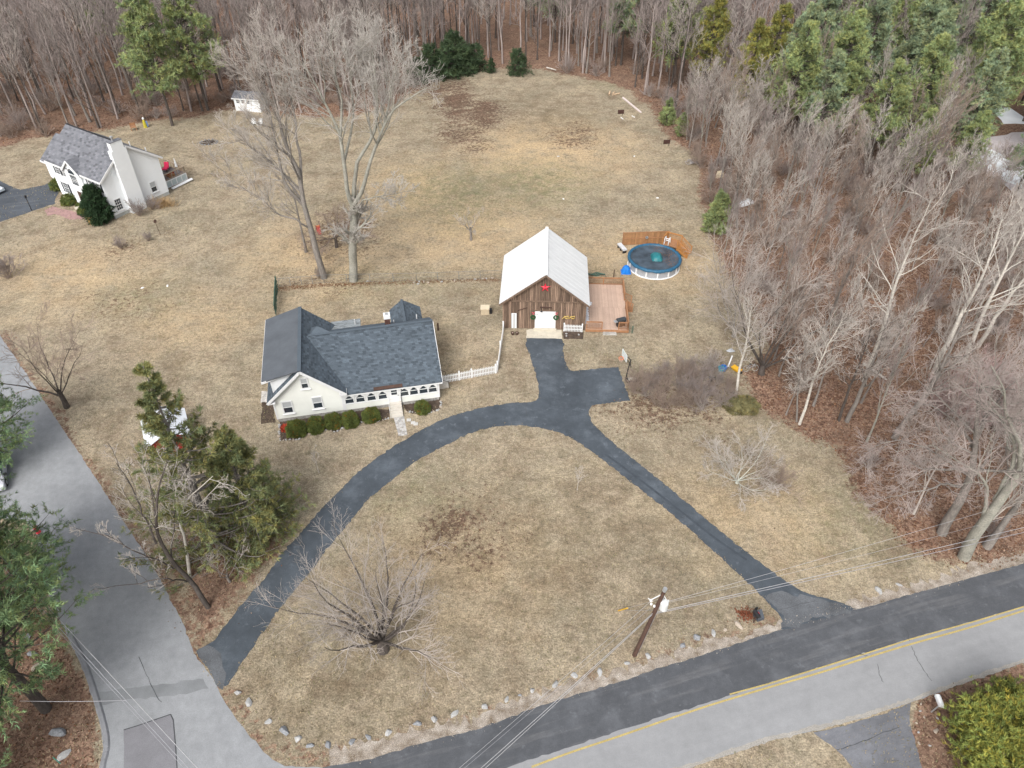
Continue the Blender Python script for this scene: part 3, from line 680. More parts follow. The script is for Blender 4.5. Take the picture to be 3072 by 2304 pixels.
# ------------------------------------------------------------------ the barn with its deck
BO, BR = g(1440 + 280 / 4.148, 640 + 1430 / 4.148), math.radians(-2.6)
B_ = thing("barn", "weathered board barn with pale metal roof, white garage door and red star", "barn", BO, BR)
BW, BD, EZ, RZ, RX = 9.33, 9.5, 3.85, 7.5, 4.72
mb = MB(); mb.prism([(.05, .12, 0), (BW - .05, .12, 0), (BW - .05, .12, EZ - .05), (RX, .12, RZ - .25), (.05, .12, EZ - .05)], (0, BD - .2, 0)); mb.build("wall", M_brownw, B_)
def roofz(x): return EZ - .12 + (RZ - EZ) * (x / RX if x < RX else (BW - x) / (BW - RX))
r = random.Random(21); pw = .187; nb = int(BW / pw)
for i in range(nb):                                          # lower tier of boards, then the gable tier
    x0 = i * BW / nb; x1 = x0 + BW / nb; w = (x1 - x0) * r.uniform(.70, .86); xm = (x0 + x1) / 2
    mx = MB(); mx.tint = r.choice((.75, 1, 1, 1.15, 1.5, 1.9)); y = r.uniform(.03, .09)
    z0 = 2.62 if 3.55 < xm < 6.12 else (2.12 if .98 < xm < 1.75 else .04)
    mx.box(xm - w / 2, xm + w / 2, y, .13, z0, 3.74); mx.build("board", M_barnw, B_)
    mx = MB(); mx.tint = r.choice((.75, 1, 1, 1.15, 1.5, 1.9)); y = r.uniform(.01, .07)
    zt0, zt1 = roofz(xm - w / 2) - .06, roofz(xm + w / 2) - .06
    if min(zt0, zt1) > 3.95:
        mx.hexa([(xm - w / 2, y, 3.86), (xm + w / 2, y, 3.86), (xm + w / 2, .13, 3.86), (xm - w / 2, .13, 3.86), (xm - w / 2, y, zt0), (xm + w / 2, y, zt1), (xm + w / 2, .13, zt1), (xm - w / 2, .13, zt0)])
        mx.build("board", M_barnw, B_)
bx("girt", M_barnw, B_, 0, BW, -.06, .1, 3.72, 3.86)
bx("lintel", M_barnw, B_, 3.5, 6.2, -.05, .1, 2.52, 2.64)
for x in (3.56, 6.06): bx("door_post", M_barnw, B_, x - .07, x + .07, -.04, .12, 0, 2.55)
bx("door_track", M_brownw, B_, 4.2, 5.5, -.14, -.02, 3.02, 3.12)
ov = .42
for s_, ex in ((-1, -.32), (1, BW + .32)):
    ez = EZ - .02 - .25
    a, b_, c_, d_ = (ex, -ov, ez), (ex, BD + .35, ez), (RX, BD + .35, RZ), (RX, -ov, RZ)
    roof_plane(B_, a, b_, c_, d_, M_barnroof, shingles=False, thick=.08)
    n = Vector((-(RZ - ez) * (1 if s_ < 0 else -1), 0, abs(RX - ex))).normalized()
    mseam = MB()
    for k in range(1, 12):                                   # lapped sheet seams
        v = -ov + k * (BD + .77) / 12
        mseam.beam(Vector((ex, v, ez)) + n * .005, Vector((RX, v, RZ)) + n * .005, .03, .010, up=n)
    mseam.build("seam", M_barnroof, B_, stuff=True)
    for k in range(3):
        t = .25 + .25 * k; p0 = Vector((ex + (RX - ex) * t, -ov, ez + (RZ - ez) * t)); mseam2 = MB()
    bm_("rake_board", M_barnw, B_, (ex, -ov - .02, ez - .12), (RX, -ov - .02, RZ - .12), .06, .2)
bm_("ridge_cap", mat('ridge_metal', (.76, .77, .77), .5, .04, 1), B_, (RX, -ov, RZ + .03), (RX, BD + .35, RZ + .03), .34, .05)
gd = bx("garage_door", M_white, B_, 3.64, 5.98, .0, .06, .22, 2.5)
for i in range(6): bx("panel", M_white, gd, 3.66, 5.96, -.05, .0, .24 + i * .377, .24 + i * .377 + .325)
for z in (.42, 2.05):
    for x in (3.68, 5.62): bx("hinge", M_black, gd, x, x + .32, -.045, -.03, z, z + .035)
bx("door_sill", M_conc, B_, 3.5, 6.1, -.3, .1, 0, .2)
wd = bx("white_door", M_white, B_, 1.02, 1.60, .0, .06, .05, 2.1)
bx("glass", M_glass, wd, 1.28, 1.34, -.02, 0, .1, 2.05); bx("door_panel", M_white, wd, 1.05, 1.25, -.02, 0, .1, 2.0); bx("door_panel", M_white, wd, 1.37, 1.57, -.02, 0, .1, 2.0)  # narrow glass strip is the door's dark gap, its shade put in as colour
ms = MB(); ms.beam((1.75, -.06, 2.55), (2.75, -.06, 2.95), .06, .07); ms.build("iron_strap", M_brownw, B_)
ml = MB(); ml.tube([(4.35, .0, 2.95), (4.35, -.35, 3.0), (4.35, -.4, 2.85)], .025, 5); ml.lathe([(.03, .0), (.14, -.12)], 10, (4.35, -.4, 2.86)); ml.build("gooseneck_lamp", M_black, B_)
# things hung on the barn
def on_barn(cx, cy, v=-.05): return hit(1440 + cx / 4.148, 640 + cy / 4.148, BO, BR, 1, v)
def bworld(l): return BO + Matrix.Rotation(BR, 3, 'Z') @ Vector(l)
s5 = on_barn(812, 925, -.1); st = MB(); pts = []
for i in range(10):
    rad = .58 if i % 2 == 0 else .23; a = PI / 2 + i * PI / 5; pts.append((rad * math.cos(a), 0, rad * math.sin(a)))
st.add(pts + [(0, -.16, 0), (0, .02, 0)], [[i, (i + 1) % 10, 10] for i in range(10)] + [[(i + 1) % 10, i, 11] for i in range(10)])
so = st.build("barn_star", M_red); so.location = bworld(s5); so.rotation_euler = (0, 0, BR)
tag(so, "red five pointed metal star on the barn gable", "star")
M_wreath = mat('wreath_green', (.02, .07, .025), .9, .3, 9)
for (cx, cy), (bx_, by_), lab in (((660, 1293), (665, 1235), "green wreath with red bow left of the white garage door"), ((945, 1297), (950, 1240), "green wreath with red bow right of the white garage door")):
    p = on_barn(cx, cy, -.08); wt = thing("wreath", lab, "wreath", bworld(p), BR, "wreaths on the barn")
    mw = MB(); k = 18
    ring = [(.23 * math.cos(2 * PI * i / k), r.uniform(-.05, .05), .23 * math.sin(2 * PI * i / k)) for i in range(k + 1)]
    mw.tube(ring, [r.uniform(.07, .11) for _ in ring], 6); mw.build("greenery", M_wreath, wt)
    mbw = MB(); q = on_barn(bx_, by_, -.1) - p
    mbw.add([q + Vector(v) for v in ((0, 0, 0), (-.17, -.03, .1), (-.19, -.03, -.08), (.17, -.03, .1), (.19, -.03, -.08), (-.1, -.03, -.28), (.02, -.03, -.26), (.1, -.02, -.3))], [[0, 1, 2], [0, 4, 3], [0, 5, 6], [0, 6, 7]])
    mbw.build("bow", mat('red_bow', (.55, .10, .13), .7, .1, 5), wt)
p = on_barn(1115, 1295, -.06); mg = MB()
for sx, ph in ((-.55, 0), (.35, .5)):
    for k in range(3):
        a = .35 * k; mg.tube([(sx - .5 + .05 * k, 0, -.22 + .02 * k), (sx - .2, -.02, .05 + .09 * k - .05), (sx + .1, -.02, .17 - .02 * k), (sx + .35, 0, .12 + .05 * k), (sx + .42, 0, -.04), (sx + .2, 0, -.14 - .04 * k), (sx - .1, 0, -.10 - .03 * k)], .045, 5)
og = mg.build("scroll_ornament", M_gold); og.location = bworld(p); og.rotation_euler = (0, 0, BR); og.scale = (.78, 1, .9)
tag(og, "pair of gold leaf shaped scrolls on the barn wall right of garage door", "wall ornament")
# apron and planting bed
def bpoly(name, pts, z, m, jit=.02, y0=640, x0=1440, s=4.148): return sheet(name, G([(x0 + x / s, y0 + y / s) for x, y in pts]), z, m, jit)
bpoly("concrete_apron", [(578, 1455), (640, 1440), (1012, 1450), (1022, 1560), (800, 1556), (578, 1552)], .0135, M_conc)
bpoly("planting_bed", [(1035, 1470), (1290, 1478), (1288, 1565), (1040, 1560)], .006, M_soil)
# deck
DK = thing("deck", "tan board deck with cedar railings along the right side of the barn", "deck", BO, BR)
def dloc(cx, cy, z): return Matrix.Rotation(-BR, 3, 'Z') @ (g(1440 + cx / 4.148, 640 + cy / 4.148, z) - BO)
DZ = .45
dA, dB, dCc = dloc(1325, 1440, DZ), dloc(1848, 1452, DZ), dloc(1757, 888, DZ)
DX0, DX1, DY0, DY1 = BW + .02, dB.x, dA.y, dCc.y
mdk = MB(); nbd = int((DX1 - DX0) / .142)
for i in range(nbd):
    x0 = DX0 + i * (DX1 - DX0) / nbd; x1 = x0 + (DX1 - DX0) / nbd - .008; mid = DY0 + (DY1 - DY0) * .47
    for y0, y1 in ((DY0, mid - .006), (mid + .006, DY1)):
        mdk.tint = r.uniform(.9, 1.1); mdk.box(x0, x1, y0, y1, DZ - .03, DZ + r.uniform(-.002, .002))
mdk.build("deck_boards", mat('deck_board_t', (.46, .335, .265), .75, .07, 1.0, .05, 20, tint=True), DK, stuff=True)
mfr = MB(); mfr.box(DX0, DX1, DY0 + .02, DY1 - .02, .12, DZ - .035); mfr.build("joist_frame", M_brownw, DK)
bx("fascia", M_wood, DK, DX0, DX1 + .03, DY0 - .03, DY0, .1, DZ - .01); bx("fascia", M_wood, DK, DX1, DX1 + .03, DY0, DY1, .1, DZ - .01); bx("fascia", M_wood, DK, DX0, DX1 + .03, DY1, DY1 + .03, .1, DZ - .01)
bal = MB().box(-.02, .02, -.02, .02, 0, .78).mesh("baluster", M_wood)
def railing(parent, a, b, z, posts=2, h=1.0, m=M_wood, sp=.13, balu=None):
    a, b = Vector(a), Vector(b); L_ = (b - a).length; d = (b - a).normalized(); rot = math.atan2(d.y, d.x)
    Z = Vector((0, 0, 1))
    bm_("top_rail", m, parent, a + Z * (z + h), b + Z * (z + h), .13, .04)
    bm_("rail", m, parent, a + Z * (z + h - .08), b + Z * (z + h - .08), .045, .09)
    bm_("rail", m, parent, a + Z * (z + .10), b + Z * (z + .10), .045, .08)
    for i in range(posts):
        p = a.lerp(b, i / max(1, posts - 1)); bx("post", m, parent, p.x - .05, p.x + .05, p.y - .05, p.y + .05, z - .3, z + h - .02)
    n = int(L_ / sp)
    for i in range(1, n):
        p = a.lerp(b, i / n); put("baluster", balu or bal, parent, (p.x, p.y, z + .12), (0, 0, rot))
e = .07
railing(DK, (DX0 + .1, DY1 - e, 0), (DX1 - e, DY1 - e, 0), DZ, 3)
gA, gB = dloc(1800, 1050, DZ).y, dloc(1812, 1120, DZ).y
ymid0, ymid1 = DY0 + (DY1 - DY0) * .45, DY0 + (DY1 - DY0) * .64
railing(DK, (DX1 - e, DY1 - e, 0), (DX1 - e, ymid1, 0), DZ, 3)
railing(DK, (DX1 - e, ymid0, 0), (DX1 - e, DY0 + e, 0), DZ, 3)
railing(DK, (DX0 + .1, DY0 + e, 0), (dloc(1515, 1440, DZ).x, DY0 + e, 0), DZ, 2)
railing(DK, (dloc(1722, 1440, DZ).x, DY0 + e, 0), (DX1 - e, DY0 + e, 0), DZ, 2)
for i in range(2): bx("stair_tread", M_wood, DK, DX1 + .05 + i * .34, DX1 + .4 + i * .34, ymid0, ymid1, .0, DZ - .15 - i * .15)
for y in (ymid0 + .05, ymid1 - .05):
    mr = MB(); mr.beam((DX1, y, DZ + 1.0), (DX1 + .75, y, DZ + .68), .1, .05); mr.beam((DX1, y, DZ + .2), (DX1 + .75, y, .08), .05, .09)
    for i in range(5): xx = DX1 + .1 + i * .14; mr.beam((xx, y, DZ + .2 - i * .09), (xx, y, DZ + .96 - i * .06), .04, .04)
    mr.beam((DX1 + .76, y, 0), (DX1 + .76, y, DZ + .7), .09, .09); mr.build("stair_rail", M_wood, DK)
# old snow on the deck beside the barn wall, front stone step, grill
msn = MB(); n1 = 26
for k in range(n1):
    t = k / (n1 - 1); y = DY0 + .9 + t * 4.4; w = .30 + .22 * abs(math.sin(k * 1.1)) + (.45 if .84 < t else 0) - (.2 if t < .1 else 0); h = .10 + .05 * math.sin(k * 2.1)
    msn.v += [(DX0 + .01, y, DZ + .004), (DX0 + .01, y, DZ + h), (DX0 + w * .6, y + r.uniform(-.06, .06), DZ + h * .7), (DX0 + w, y + r.uniform(-.06, .06), DZ + .004)]; msn.t += [1] * 4
for k in range(n1 - 1):
    for j in range(3): a = k * 4 + j; msn.f.append([a, a + 1, a + 5, a + 4]); msn.mi.append(0)
osn = msn.build("snow_pile", M_snow, smooth=True); osn.location = BO; osn.rotation_euler = (0, 0, BR); tag(osn, "strip of old grey snow on the deck against the barn wall", "snow")
sp_ = g(1440 + 1615 / 4.148, 640 + 1500 / 4.148); mst = MB(); mst.hexa([(-.78, -.28, 0), (.78, -.24, 0), (.74, .3, 0), (-.8, .26, 0), (-.74, -.24, .17), (.72, -.2, .16), (.7, .26, .18), (-.74, .22, .16)])
ost = mst.build("stone_step", M_stone); ost.location = sp_; ost.rotation_euler = (0, 0, BR); tag(ost, "rough grey stone step below the gap in the deck railing", "step")
gp = BO + Matrix.Rotation(BR, 3, 'Z') @ Vector((DX1 - .85, DY0 + .75, DZ))
GR = thing("grill", "black covered gas grill in the front corner of the deck", "grill", gp, BR + .4)
mg = MB(); mg.box(-.45, .45, -.25, .25, .1, .75); mg.build("cart", M_black, GR)
mg = MB(); mg.prism([(-.5, -.28, .75), (-.5, .28, .75), (-.5, .28, .98), (-.5, .12, 1.12), (-.5, -.12, 1.12), (-.5, -.28, .95)], (1.0, 0, 0)); mg.build("hood", mat('grill_hood', (.04, .045, .05), .35, .2, 3), GR)
bx("side_shelf", M_steel, GR, -.85, -.5, -.22, .22, .78, .82)
for x in (-.4, .4): bx("leg", M_black, GR, x - .03, x + .03, -.2, .2, 0, .1)
# short white picket panel before the barn
def picket_fence(name, label, a, b, h=1.0, sp=.17, posts=(), gate=None, pw_=.085, group=None):
    a, b = Vector(a), Vector(b); d = (b - a).normalized(); L_ = (b - a).length; rz = math.atan2(d.y, d.x)
    t = thing(name, label, "fence", a, rz, group)
    me = MB().add([(-pw_ / 2, -.012, 0), (pw_ / 2, -.012, 0), (pw_ / 2, -.012, h - .07), (0, -.012, h), (-pw_ / 2, -.012, h - .07), (-pw_ / 2, .012, 0), (pw_ / 2, .012, 0), (pw_ / 2, .012, h - .07), (0, .012, h), (-pw_ / 2, .012, h - .07)],
                  [[0, 1, 2, 3, 4], [9, 8, 7, 6, 5], [0, 5, 6, 1], [1, 6, 7, 2], [2, 7, 8, 3], [3, 8, 9, 4], [4, 9, 5, 0]]).mesh("picket", M_white)
    n = int(L_ / sp)
    for i in range(n + 1): put("picket", me, t, (i * L_ / n, -.03, .06))
    for z in (.28, h - .25): bx("rail", M_white, t, 0, L_, -.01, .035, z, z + .09)
    for x in posts: bx("post", M_white, t, x - .065, x + .065, -.02, .11, 0, h + .12); MB().lathe([(.11, 0), (.02, .1)], 4, (x, .045, h + .12)).build("post_cap", M_white, t)
    return t
q0, q1 = g(1440 + 1042 / 4.148, 640 + 1468 / 4.148), g(1440 + 1268 / 4.148, 640 + 1478 / 4.148)
picket_fence("picket_fence", "short white picket panel standing in the bed before the barn", q0, q1, .95, .17, (.02, (q1 - q0).length))
# ------------------------------------------------------------------ neighbour's white colonial
NO, NR = g(80 + 1135 / 4.254, 340 + 1350 / 4.254), math.radians(146.83 - 180)
N_ = thing("white_colonial", "white two storey colonial with grey roof, tall white chimney and arched entry window", "house", NO, NR)
def nh(cx, cy, ax, val): return hit(80 + cx / 4.254, 340 + cy / 4.254, NO, NR, ax, val)
ML, MD = 12.4, 9.0
mb = MB(); mb.prism([(0, 0, .5), (0, MD, .5), (0, MD, 5.75), (0, 4.4, 9.05), (0, 0, 5.75)], (-ML, 0, 0)); mb.prism([(-ML, 2.5, .3), (-ML, MD, .3), (-ML, MD, 3.0), (-ML, 5.9, 5.6), (-ML, 2.5, 3.0)], (-7.0, 0, 0))
mb.prism([(-8.1, .0, .5), (-4.4, .0, .5), (-4.4, .0, 5.7), (-6.25, .0, 7.1), (-8.1, .0, 5.7)], (0, -.35, 0)); mb.prism([(-8.1, 0, 5.7), (-4.4, 0, 5.7), (-6.25, 0, 7.1)], (0, 2.2, 0))
mb.build("wall", M_nw, N_)
mb = MB(); mb.box(-ML - 7, 0, 2.6, MD, -.1, .3); mb.box(-ML, -.02, .03, MD - .02, -.1, .52); mb.build("foundation", mat('grey_foundation', (.42, .44, .43), .9, .1, 2), N_)
siding(N_, (0, 0, 0), (0, 1, 0), (1, 0, 0), lambda z: max(0, (z - 5.75) / 3.3 * 4.4), lambda z: MD - max(0, (z - 5.75) / 3.3 * 4.6), .5, 9.0, M_nw, .25)
siding(N_, (-ML, 0, 0), (1, 0, 0), (0, -1, 0), lambda z: 0, lambda z: ML, .5, 5.7, M_nw, .25)
siding(N_, (-ML - 7, 2.5, 0), (1, 0, 0), (0, -1, 0), lambda z: 0, lambda z: 7.0, .3, 3.0, M_nw, .25)
roof_plane(N_, (-ML - .1, -.45, 5.72), (.5, -.45, 5.72), (.5, 4.4, 9.35), (-ML - .1, 4.4, 9.35), M_ngshing, .28, .5, seed=31)
roof_plane(N_, (.5, MD + .4, 5.72), (-ML - .1, MD + .4, 5.72), (-ML - .1, 4.4, 9.35), (.5, 4.4, 9.35), M_ngshing, .28, .5, seed=32)
roof_plane(N_, (-ML - 7.5, 2.15, 2.95), (-ML - .05, 2.15, 2.95), (-ML - .05, 5.9, 5.85), (-ML - 7.5, 5.9, 5.85), M_ngshing, .28, .5, seed=33)
roof_plane(N_, (-ML - .05, MD + .4, 3.2), (-ML - 7.5, MD + .4, 3.2), (-ML - 7.5, 5.9, 5.85), (-ML - .05, 5.9, 5.85), M_ngshing, .28, .5, seed=34)
roof_plane(N_, (-8.4, -.6, 5.45), (-8.4, .6, 5.45), (-6.25, 1.6, 7.25), (-6.25, -.6, 7.25), M_ngshing, .28, .5, seed=35)
roof_plane(N_, (-4.1, .6, 5.45), (-4.1, -.6, 5.45), (-6.25, -.6, 7.25), (-6.25, 1.6, 7.25), M_ngshing, .28, .5, seed=36)
bm_("ridge_cap", M_black, N_, (-ML, 4.4, 9.4), (.5, 4.4, 9.4), .25, .06)
for a, b in (((.52, -.45, 5.58), (.52, 4.4, 9.2)), ((.52, 4.4, 9.2), (.52, MD + .4, 5.58)), ((-ML - .1, -.48, 5.58), (-8.4, -.48, 5.58)), ((-4.1, -.48, 5.58), (.5, -.48, 5.58)), ((-8.4, -.62, 5.33), (-6.25, -.62, 7.1)), ((-6.25, -.62, 7.1), (-4.1, -.62, 5.33)),
             ((-ML - 7.5, 2.13, 2.82), (-ML, 2.13, 2.82))): bm_("trim", M_white, N_, a, b, .06, .26)
mc = MB(); mc.box(.03, .75, 2.35, 4.6, .0, 9.0); mc.box(.03, .75, 2.6, 4.35, 9.0, 10.1); chn = mc.build("chimney", M_nw, N_)
bx("chimney_cap", M_ngshing, chn, -.02, .8, 2.55, 4.4, 10.1, 10.16); MB().lathe([(.12, 0), (.12, .45), (.22, .5), (.22, .62), (.05, .7)], 10, (.4, 3.3, 10.16)).build("flue", M_steel, chn)
for x, y, z in ((-.4, 5.9, 8.3), (-1.0, 8.2, 6.5)): MB().tube([(x, y, z - .2), (x, y, z + .7)], .07, 8).build("vent_pipe", M_white, N_)
M_shut = mat('black_shutter', (.04, .045, .055), .6, .1, 4)
def nwin(cx, cyb, cyt, w, sh=True, y=0.0, mt=(4, 4)):
    a, b = nh(cx[0], cyb, 1, y), nh(cx[1], cyt, 1, y); x = (a.x + b.x) / 2
    window(N_, (x, y, a.z), (1, 0, 0), (0, -1, 0), w, max(1.1, b.z - a.z), muntins=mt, fr=.09)
    if sh:
        for s in (-1, 1): bx("shutter", M_shut, N_, x + s * (w / 2 + .32) - .2, x + s * (w / 2 + .32) + .2, y - .07, y - .02, a.z, max(a.z + 1.1, b.z))
for x, z0, z1, w in ((-10.6, 4.0, 5.35, .9), (-9.1, 4.0, 5.35, .6), (-2.9, 3.9, 5.3, .85), (-1.1, 3.9, 5.3, .85), (-10.2, 1.2, 2.75, 1.1), (-2.6, 1.2, 2.75, 1.0)):
    window(N_, (x, -.03, z0), (1, 0, 0), (0, -1, 0), w, z1 - z0, muntins=(3, 4), fr=.09)
    for s in (-1, 1): bx("shutter", M_shut, N_, x + s * (w / 2 + .3) - .18, x + s * (w / 2 + .3) + .18, -.09, -.04, z0, z1)
aw = window(N_, (-6.25, -.38, 3.55), (1, 0, 0), (0, -1, 0), 1.5, 1.5, muntins=(4, 3), fr=.1)
mar = MB(); mar.add([(-6.25 + .8 * math.cos(PI * i / 10), -.41, 5.2 + .8 * math.sin(PI * i / 10)) for i in range(11)], [list(range(11))[::-1]]); mar.build("fanlight", M_glass, N_)
mar = MB(); mar.tube([(-6.25 + .85 * math.cos(PI * i / 10), -.43, 5.2 + .85 * math.sin(PI * i / 10)) for i in range(11)], .06, 5); mar.build("arch_trim", M_white, N_)
bx("front_door", M_brownw, N_, -6.8, -5.8, -.42, -.34, .55, 2.6); bx("door_frame", M_white, N_, -7.3, -5.3, -.40, -.345, .5, 2.85)
bx("entry_step", M_conc, N_, -7.4, -5.2, -1.4, -.36, 0, .3)
for (y, z0, z1, w, mt) in ((1.15, 1.0, 2.55, .85, (3, 4)), (6.9, 1.35, 2.75, .8, None)):
    window(N_, (.02, y, z0), (0, 1, 0), (1, 0, 0), w, z1 - z0, muntins=mt, shade=.5 if mt is None else False, fr=.09)
gd = bx("garage_door", M_white, N_, -ML - 6.2, -ML - 3.6, 2.44, 2.52, .3, 2.5)
for i in range(4): bx("panel", M_white, gd, -ML - 6.1, -ML - 3.7, 2.41, 2.44, .34 + i * .54, .82 + i * .54)
# neighbour's deck
ND = thing("rear_deck", "raised grey deck with white lattice skirt behind the white colonial", "deck", NO, NR)
x0, x1, y0, y1, dz = -6.2, -1.75, MD + .05, 13.6, 1.15
mb = MB()
for i in range(28): mb.box(x0, x1, y0 + i * (y1 - y0) / 28, y0 + (i + 1) * (y1 - y0) / 28 - .012, dz - .04, dz)
mb.build("deck_boards", mat('grey_deck', (.17, .15, .145), .85, .15, 2), ND, stuff=True)
ls = bx("skirt_frame", M_white, ND, x1, x1 + .05, y0, y1, .98, 1.14); bx("skirt_frame", M_white, ND, x1, x1 + .05, y0, y1, .08, .18)
for i in range(6): yy = y0 + .05 + i * (y1 - y0 - .1) / 5; bx("skirt_post", M_white, ND, x1, x1 + .06, yy - .07, yy + .07, .08, 1.1)
bx("lattice", mat('lattice_grey', (.45, .52, .53), .7, .08, 20), ND, x1 - .02, x1 + .01, y0, y1, .15, 1.0)
M_rail = mat('pale_cedar', (.36, .29, .22), .8, .15, 3)
for a, b in (((x1 - .05, y0, 0), (x1 - .05, y1 - .05, 0)), ((x1 - .05, y1 - .05, 0), (x0, y1 - .05, 0))): railing(ND, a, b, dz, 3, 1.0, M_rail, .6)
def nloc(l): return NO + Matrix.Rotation(NR, 3, 'Z') @ Vector(l)
LC = thing("lounge_chair", "red cushioned lounge chair on the raised rear deck", "chair", nloc((-4.6, 12.3, dz)), NR + .5)
M_cush = mat('red_cushion', (.62, .03, .10), .8, .1, 5)
mb = MB(); mb.hexa([(-.35, -.5, .4), (.35, -.5, .4), (.35, .3, .36), (-.35, .3, .36), (-.35, -.5, .54), (.35, -.5, .54), (.35, .3, .5), (-.35, .3, .5)]); mb.build("seat", M_cush, LC)
mb = MB(); mb.hexa([(-.35, .3, .4), (.35, .3, .4), (.35, .42, .36), (-.35, .42, .36), (-.35, .75, 1.15), (.35, .75, 1.15), (.35, .85, 1.1), (-.35, .85, 1.1)]); mb.build("backrest", M_cush, LC)
for x in (-.36, .36):
    for y in (-.45, .35): bx("leg", M_black, LC, x - .03, x + .03, y - .03, y + .03, 0, .42)
UM = thing("patio_umbrella", "closed white patio umbrella standing at the deck corner", "umbrella", nloc((-2.7, 13.0, dz)), 0)
MB().lathe([(.03, 0), (.03, 2.3)], 6).build("pole", M_steel, UM); MB().lathe([(.10, .85), (.21, .95), (.14, 1.6), (.03, 2.25)], 8).build("canopy", M_white, UM)
PT = thing("planter_box", "wooden planter with orange and red plants by the deck rail", "planter", nloc((-2.6, 11.6, dz)), NR)
bx("box", M_wood, PT, -.35, .35, -.5, .5, 0, .35); mb = MB(); rp = random.Random(3)
for i in range(26): x, y = rp.uniform(-.33, .33), rp.uniform(-.45, .45); mb.add([(x - .1, y, .35), (x + .1, y + .05, .38), (x + rp.uniform(-.1, .1), y + rp.uniform(-.1, .1), .62)], [[0, 1, 2]])
mb.build("foliage", mat('autumn_leaf', (.45, .12, .04), .8, .5, 9, col2=(.5, .05, .05)), PT)
ST = thing("deck_table", "dark round table with stools under the rail of the raised deck", "table", nloc((-3.1, 10.2, dz)), 0)
MB().lathe([(.55, .7), (.55, .74)], 14).build("tabletop", M_black, ST); MB().lathe([(.3, 0), (.05, .06), (.05, .7)], 10).build("base", M_black, ST)

# ------------------------------------------------------------------ little sheds and yard chairs far back
FO = g(660 + 335 / 6.9125, 250 + 565 / 6.9125); FE = g(660 + 800 / 6.9125, 250 + 600 / 6.9125)
fr = math.atan2(FE.y - FO.y, FE.x - FO.x)
FS = thing("garden_shed", "white garden shed with grey roof and three small windows at the wood edge", "shed", FO, fr)
fw = (FE - FO).length * 1.12
bx("wall", M_nw, FS, 0, fw, 0, 3.0, 0, 2.3); bx("foundation", M_stone, FS, 0, fw, .02, 2.98, -.1, .1)
roof_plane(FS, (-.25, -.25, 2.3), (fw + .25, -.25, 2.3), (fw + .25, 1.5, 3.1), (-.25, 1.5, 3.1), M_ngshing, .3, .5, seed=41); roof_plane(FS, (fw + .25, 3.25, 2.3), (-.25, 3.25, 2.3), (-.25, 1.5, 3.1), (fw + .25, 1.5, 3.1), M_ngshing, .3, .5, seed=42)
bm_("trim", M_white, FS, (-.25, -.27, 2.22), (fw + .25, -.27, 2.22), .05, .18)
for i in range(3): window(FS, (fw * (.16 + .2 * i), -.01, 1.45), (1, 0, 0), (0, -1, 0), .55, .55, fr=.05, sill=False)
def adirondack(name, label, loc, rz, grp):
    t = thing(name, label, "chair", loc, rz, grp)
    mb = MB(); mb.hexa([(-.3, -.35, .35), (.3, -.35, .35), (.28, .25, .22), (-.28, .25, .22), (-.3, -.35, .39), (.3, -.35, .39), (.28, .25, .26), (-.28, .25, .26)]); mb.build("seat", M_white, t)
    for i in range(5): x = -.24 + i * .12; bm_("slat", M_white, t, (x, .22, .24), (x * 1.15, .55, 1.0 + .08 * (1 - abs(x) * 4)), .1, .025)
    for s in (-1, 1): bx("arm", M_white, t, s * .36 - .07, s * .36 + .07, -.4, .35, .55, .58); bx("leg", M_white, t, s * .33 - .025, s * .33 + .025, -.36, -.28, 0, .55); bx("leg", M_white, t, s * .33 - .025, s * .33 + .025, .24, .32, 0, .5)
    return t
adirondack("lawn_chair", "left white slatted lawn chair of the pair below the garden shed", g(660 + 715 / 6.91, 250 + 865 / 6.91), .3, "white lawn chairs")
adirondack("lawn_chair", "right white slatted lawn chair of the pair below the garden shed", g(660 + 840 / 6.91, 250 + 870 / 6.91), -.2, "white lawn chairs")
# red shed under the spruce
SO = g(380 + 800 / 6.913, 1180 + 700 / 6.913, 1.9); SO.z = 0
RS = thing("red_shed", "small red shed with white metal roof half hidden under the spruce", "shed", SO, math.radians(27))
sw, sl = 3.4, 3.6
mb = MB(); mb.prism([(-sw / 2, -sl / 2, 0), (sw / 2, -sl / 2, 0), (sw / 2, -sl / 2, 1.9), (0, -sl / 2, 2.75), (-sw / 2, -sl / 2, 1.9)], (0, sl, 0)); mb.build("wall", M_redwall, RS)
M_sroof = mat('white_metal_roof', (.70, .73, .78), .5, .05, 2)
for s in (-1, 1): roof_plane(RS, (s * (sw / 2 + .3), -sl / 2 - .25, 1.8), (s * (sw / 2 + .3), sl / 2 + .25, 1.8), (0, sl / 2 + .25, 2.85), (0, -sl / 2 - .25, 2.85), M_sroof, shingles=False, thick=.06)
for x in (-sw / 2, sw / 2): bx("corner_board", M_white, RS, x - .07, x + .07, -sl / 2 - .03, -sl / 2 + .08, 0, 1.9)
sdr = bx("door", M_redwall, RS, -.5, .5, -sl / 2 - .05, -sl / 2, .05, 1.85); bx("door_trim", M_white, sdr, -.56, .56, -sl / 2 - .07, -sl / 2 - .04, 1.85, 1.95)
bm_("ridge_cap", M_white, RS, (0, -sl / 2 - .25, 2.88), (0, sl / 2 + .25, 2.88), .2, .04)

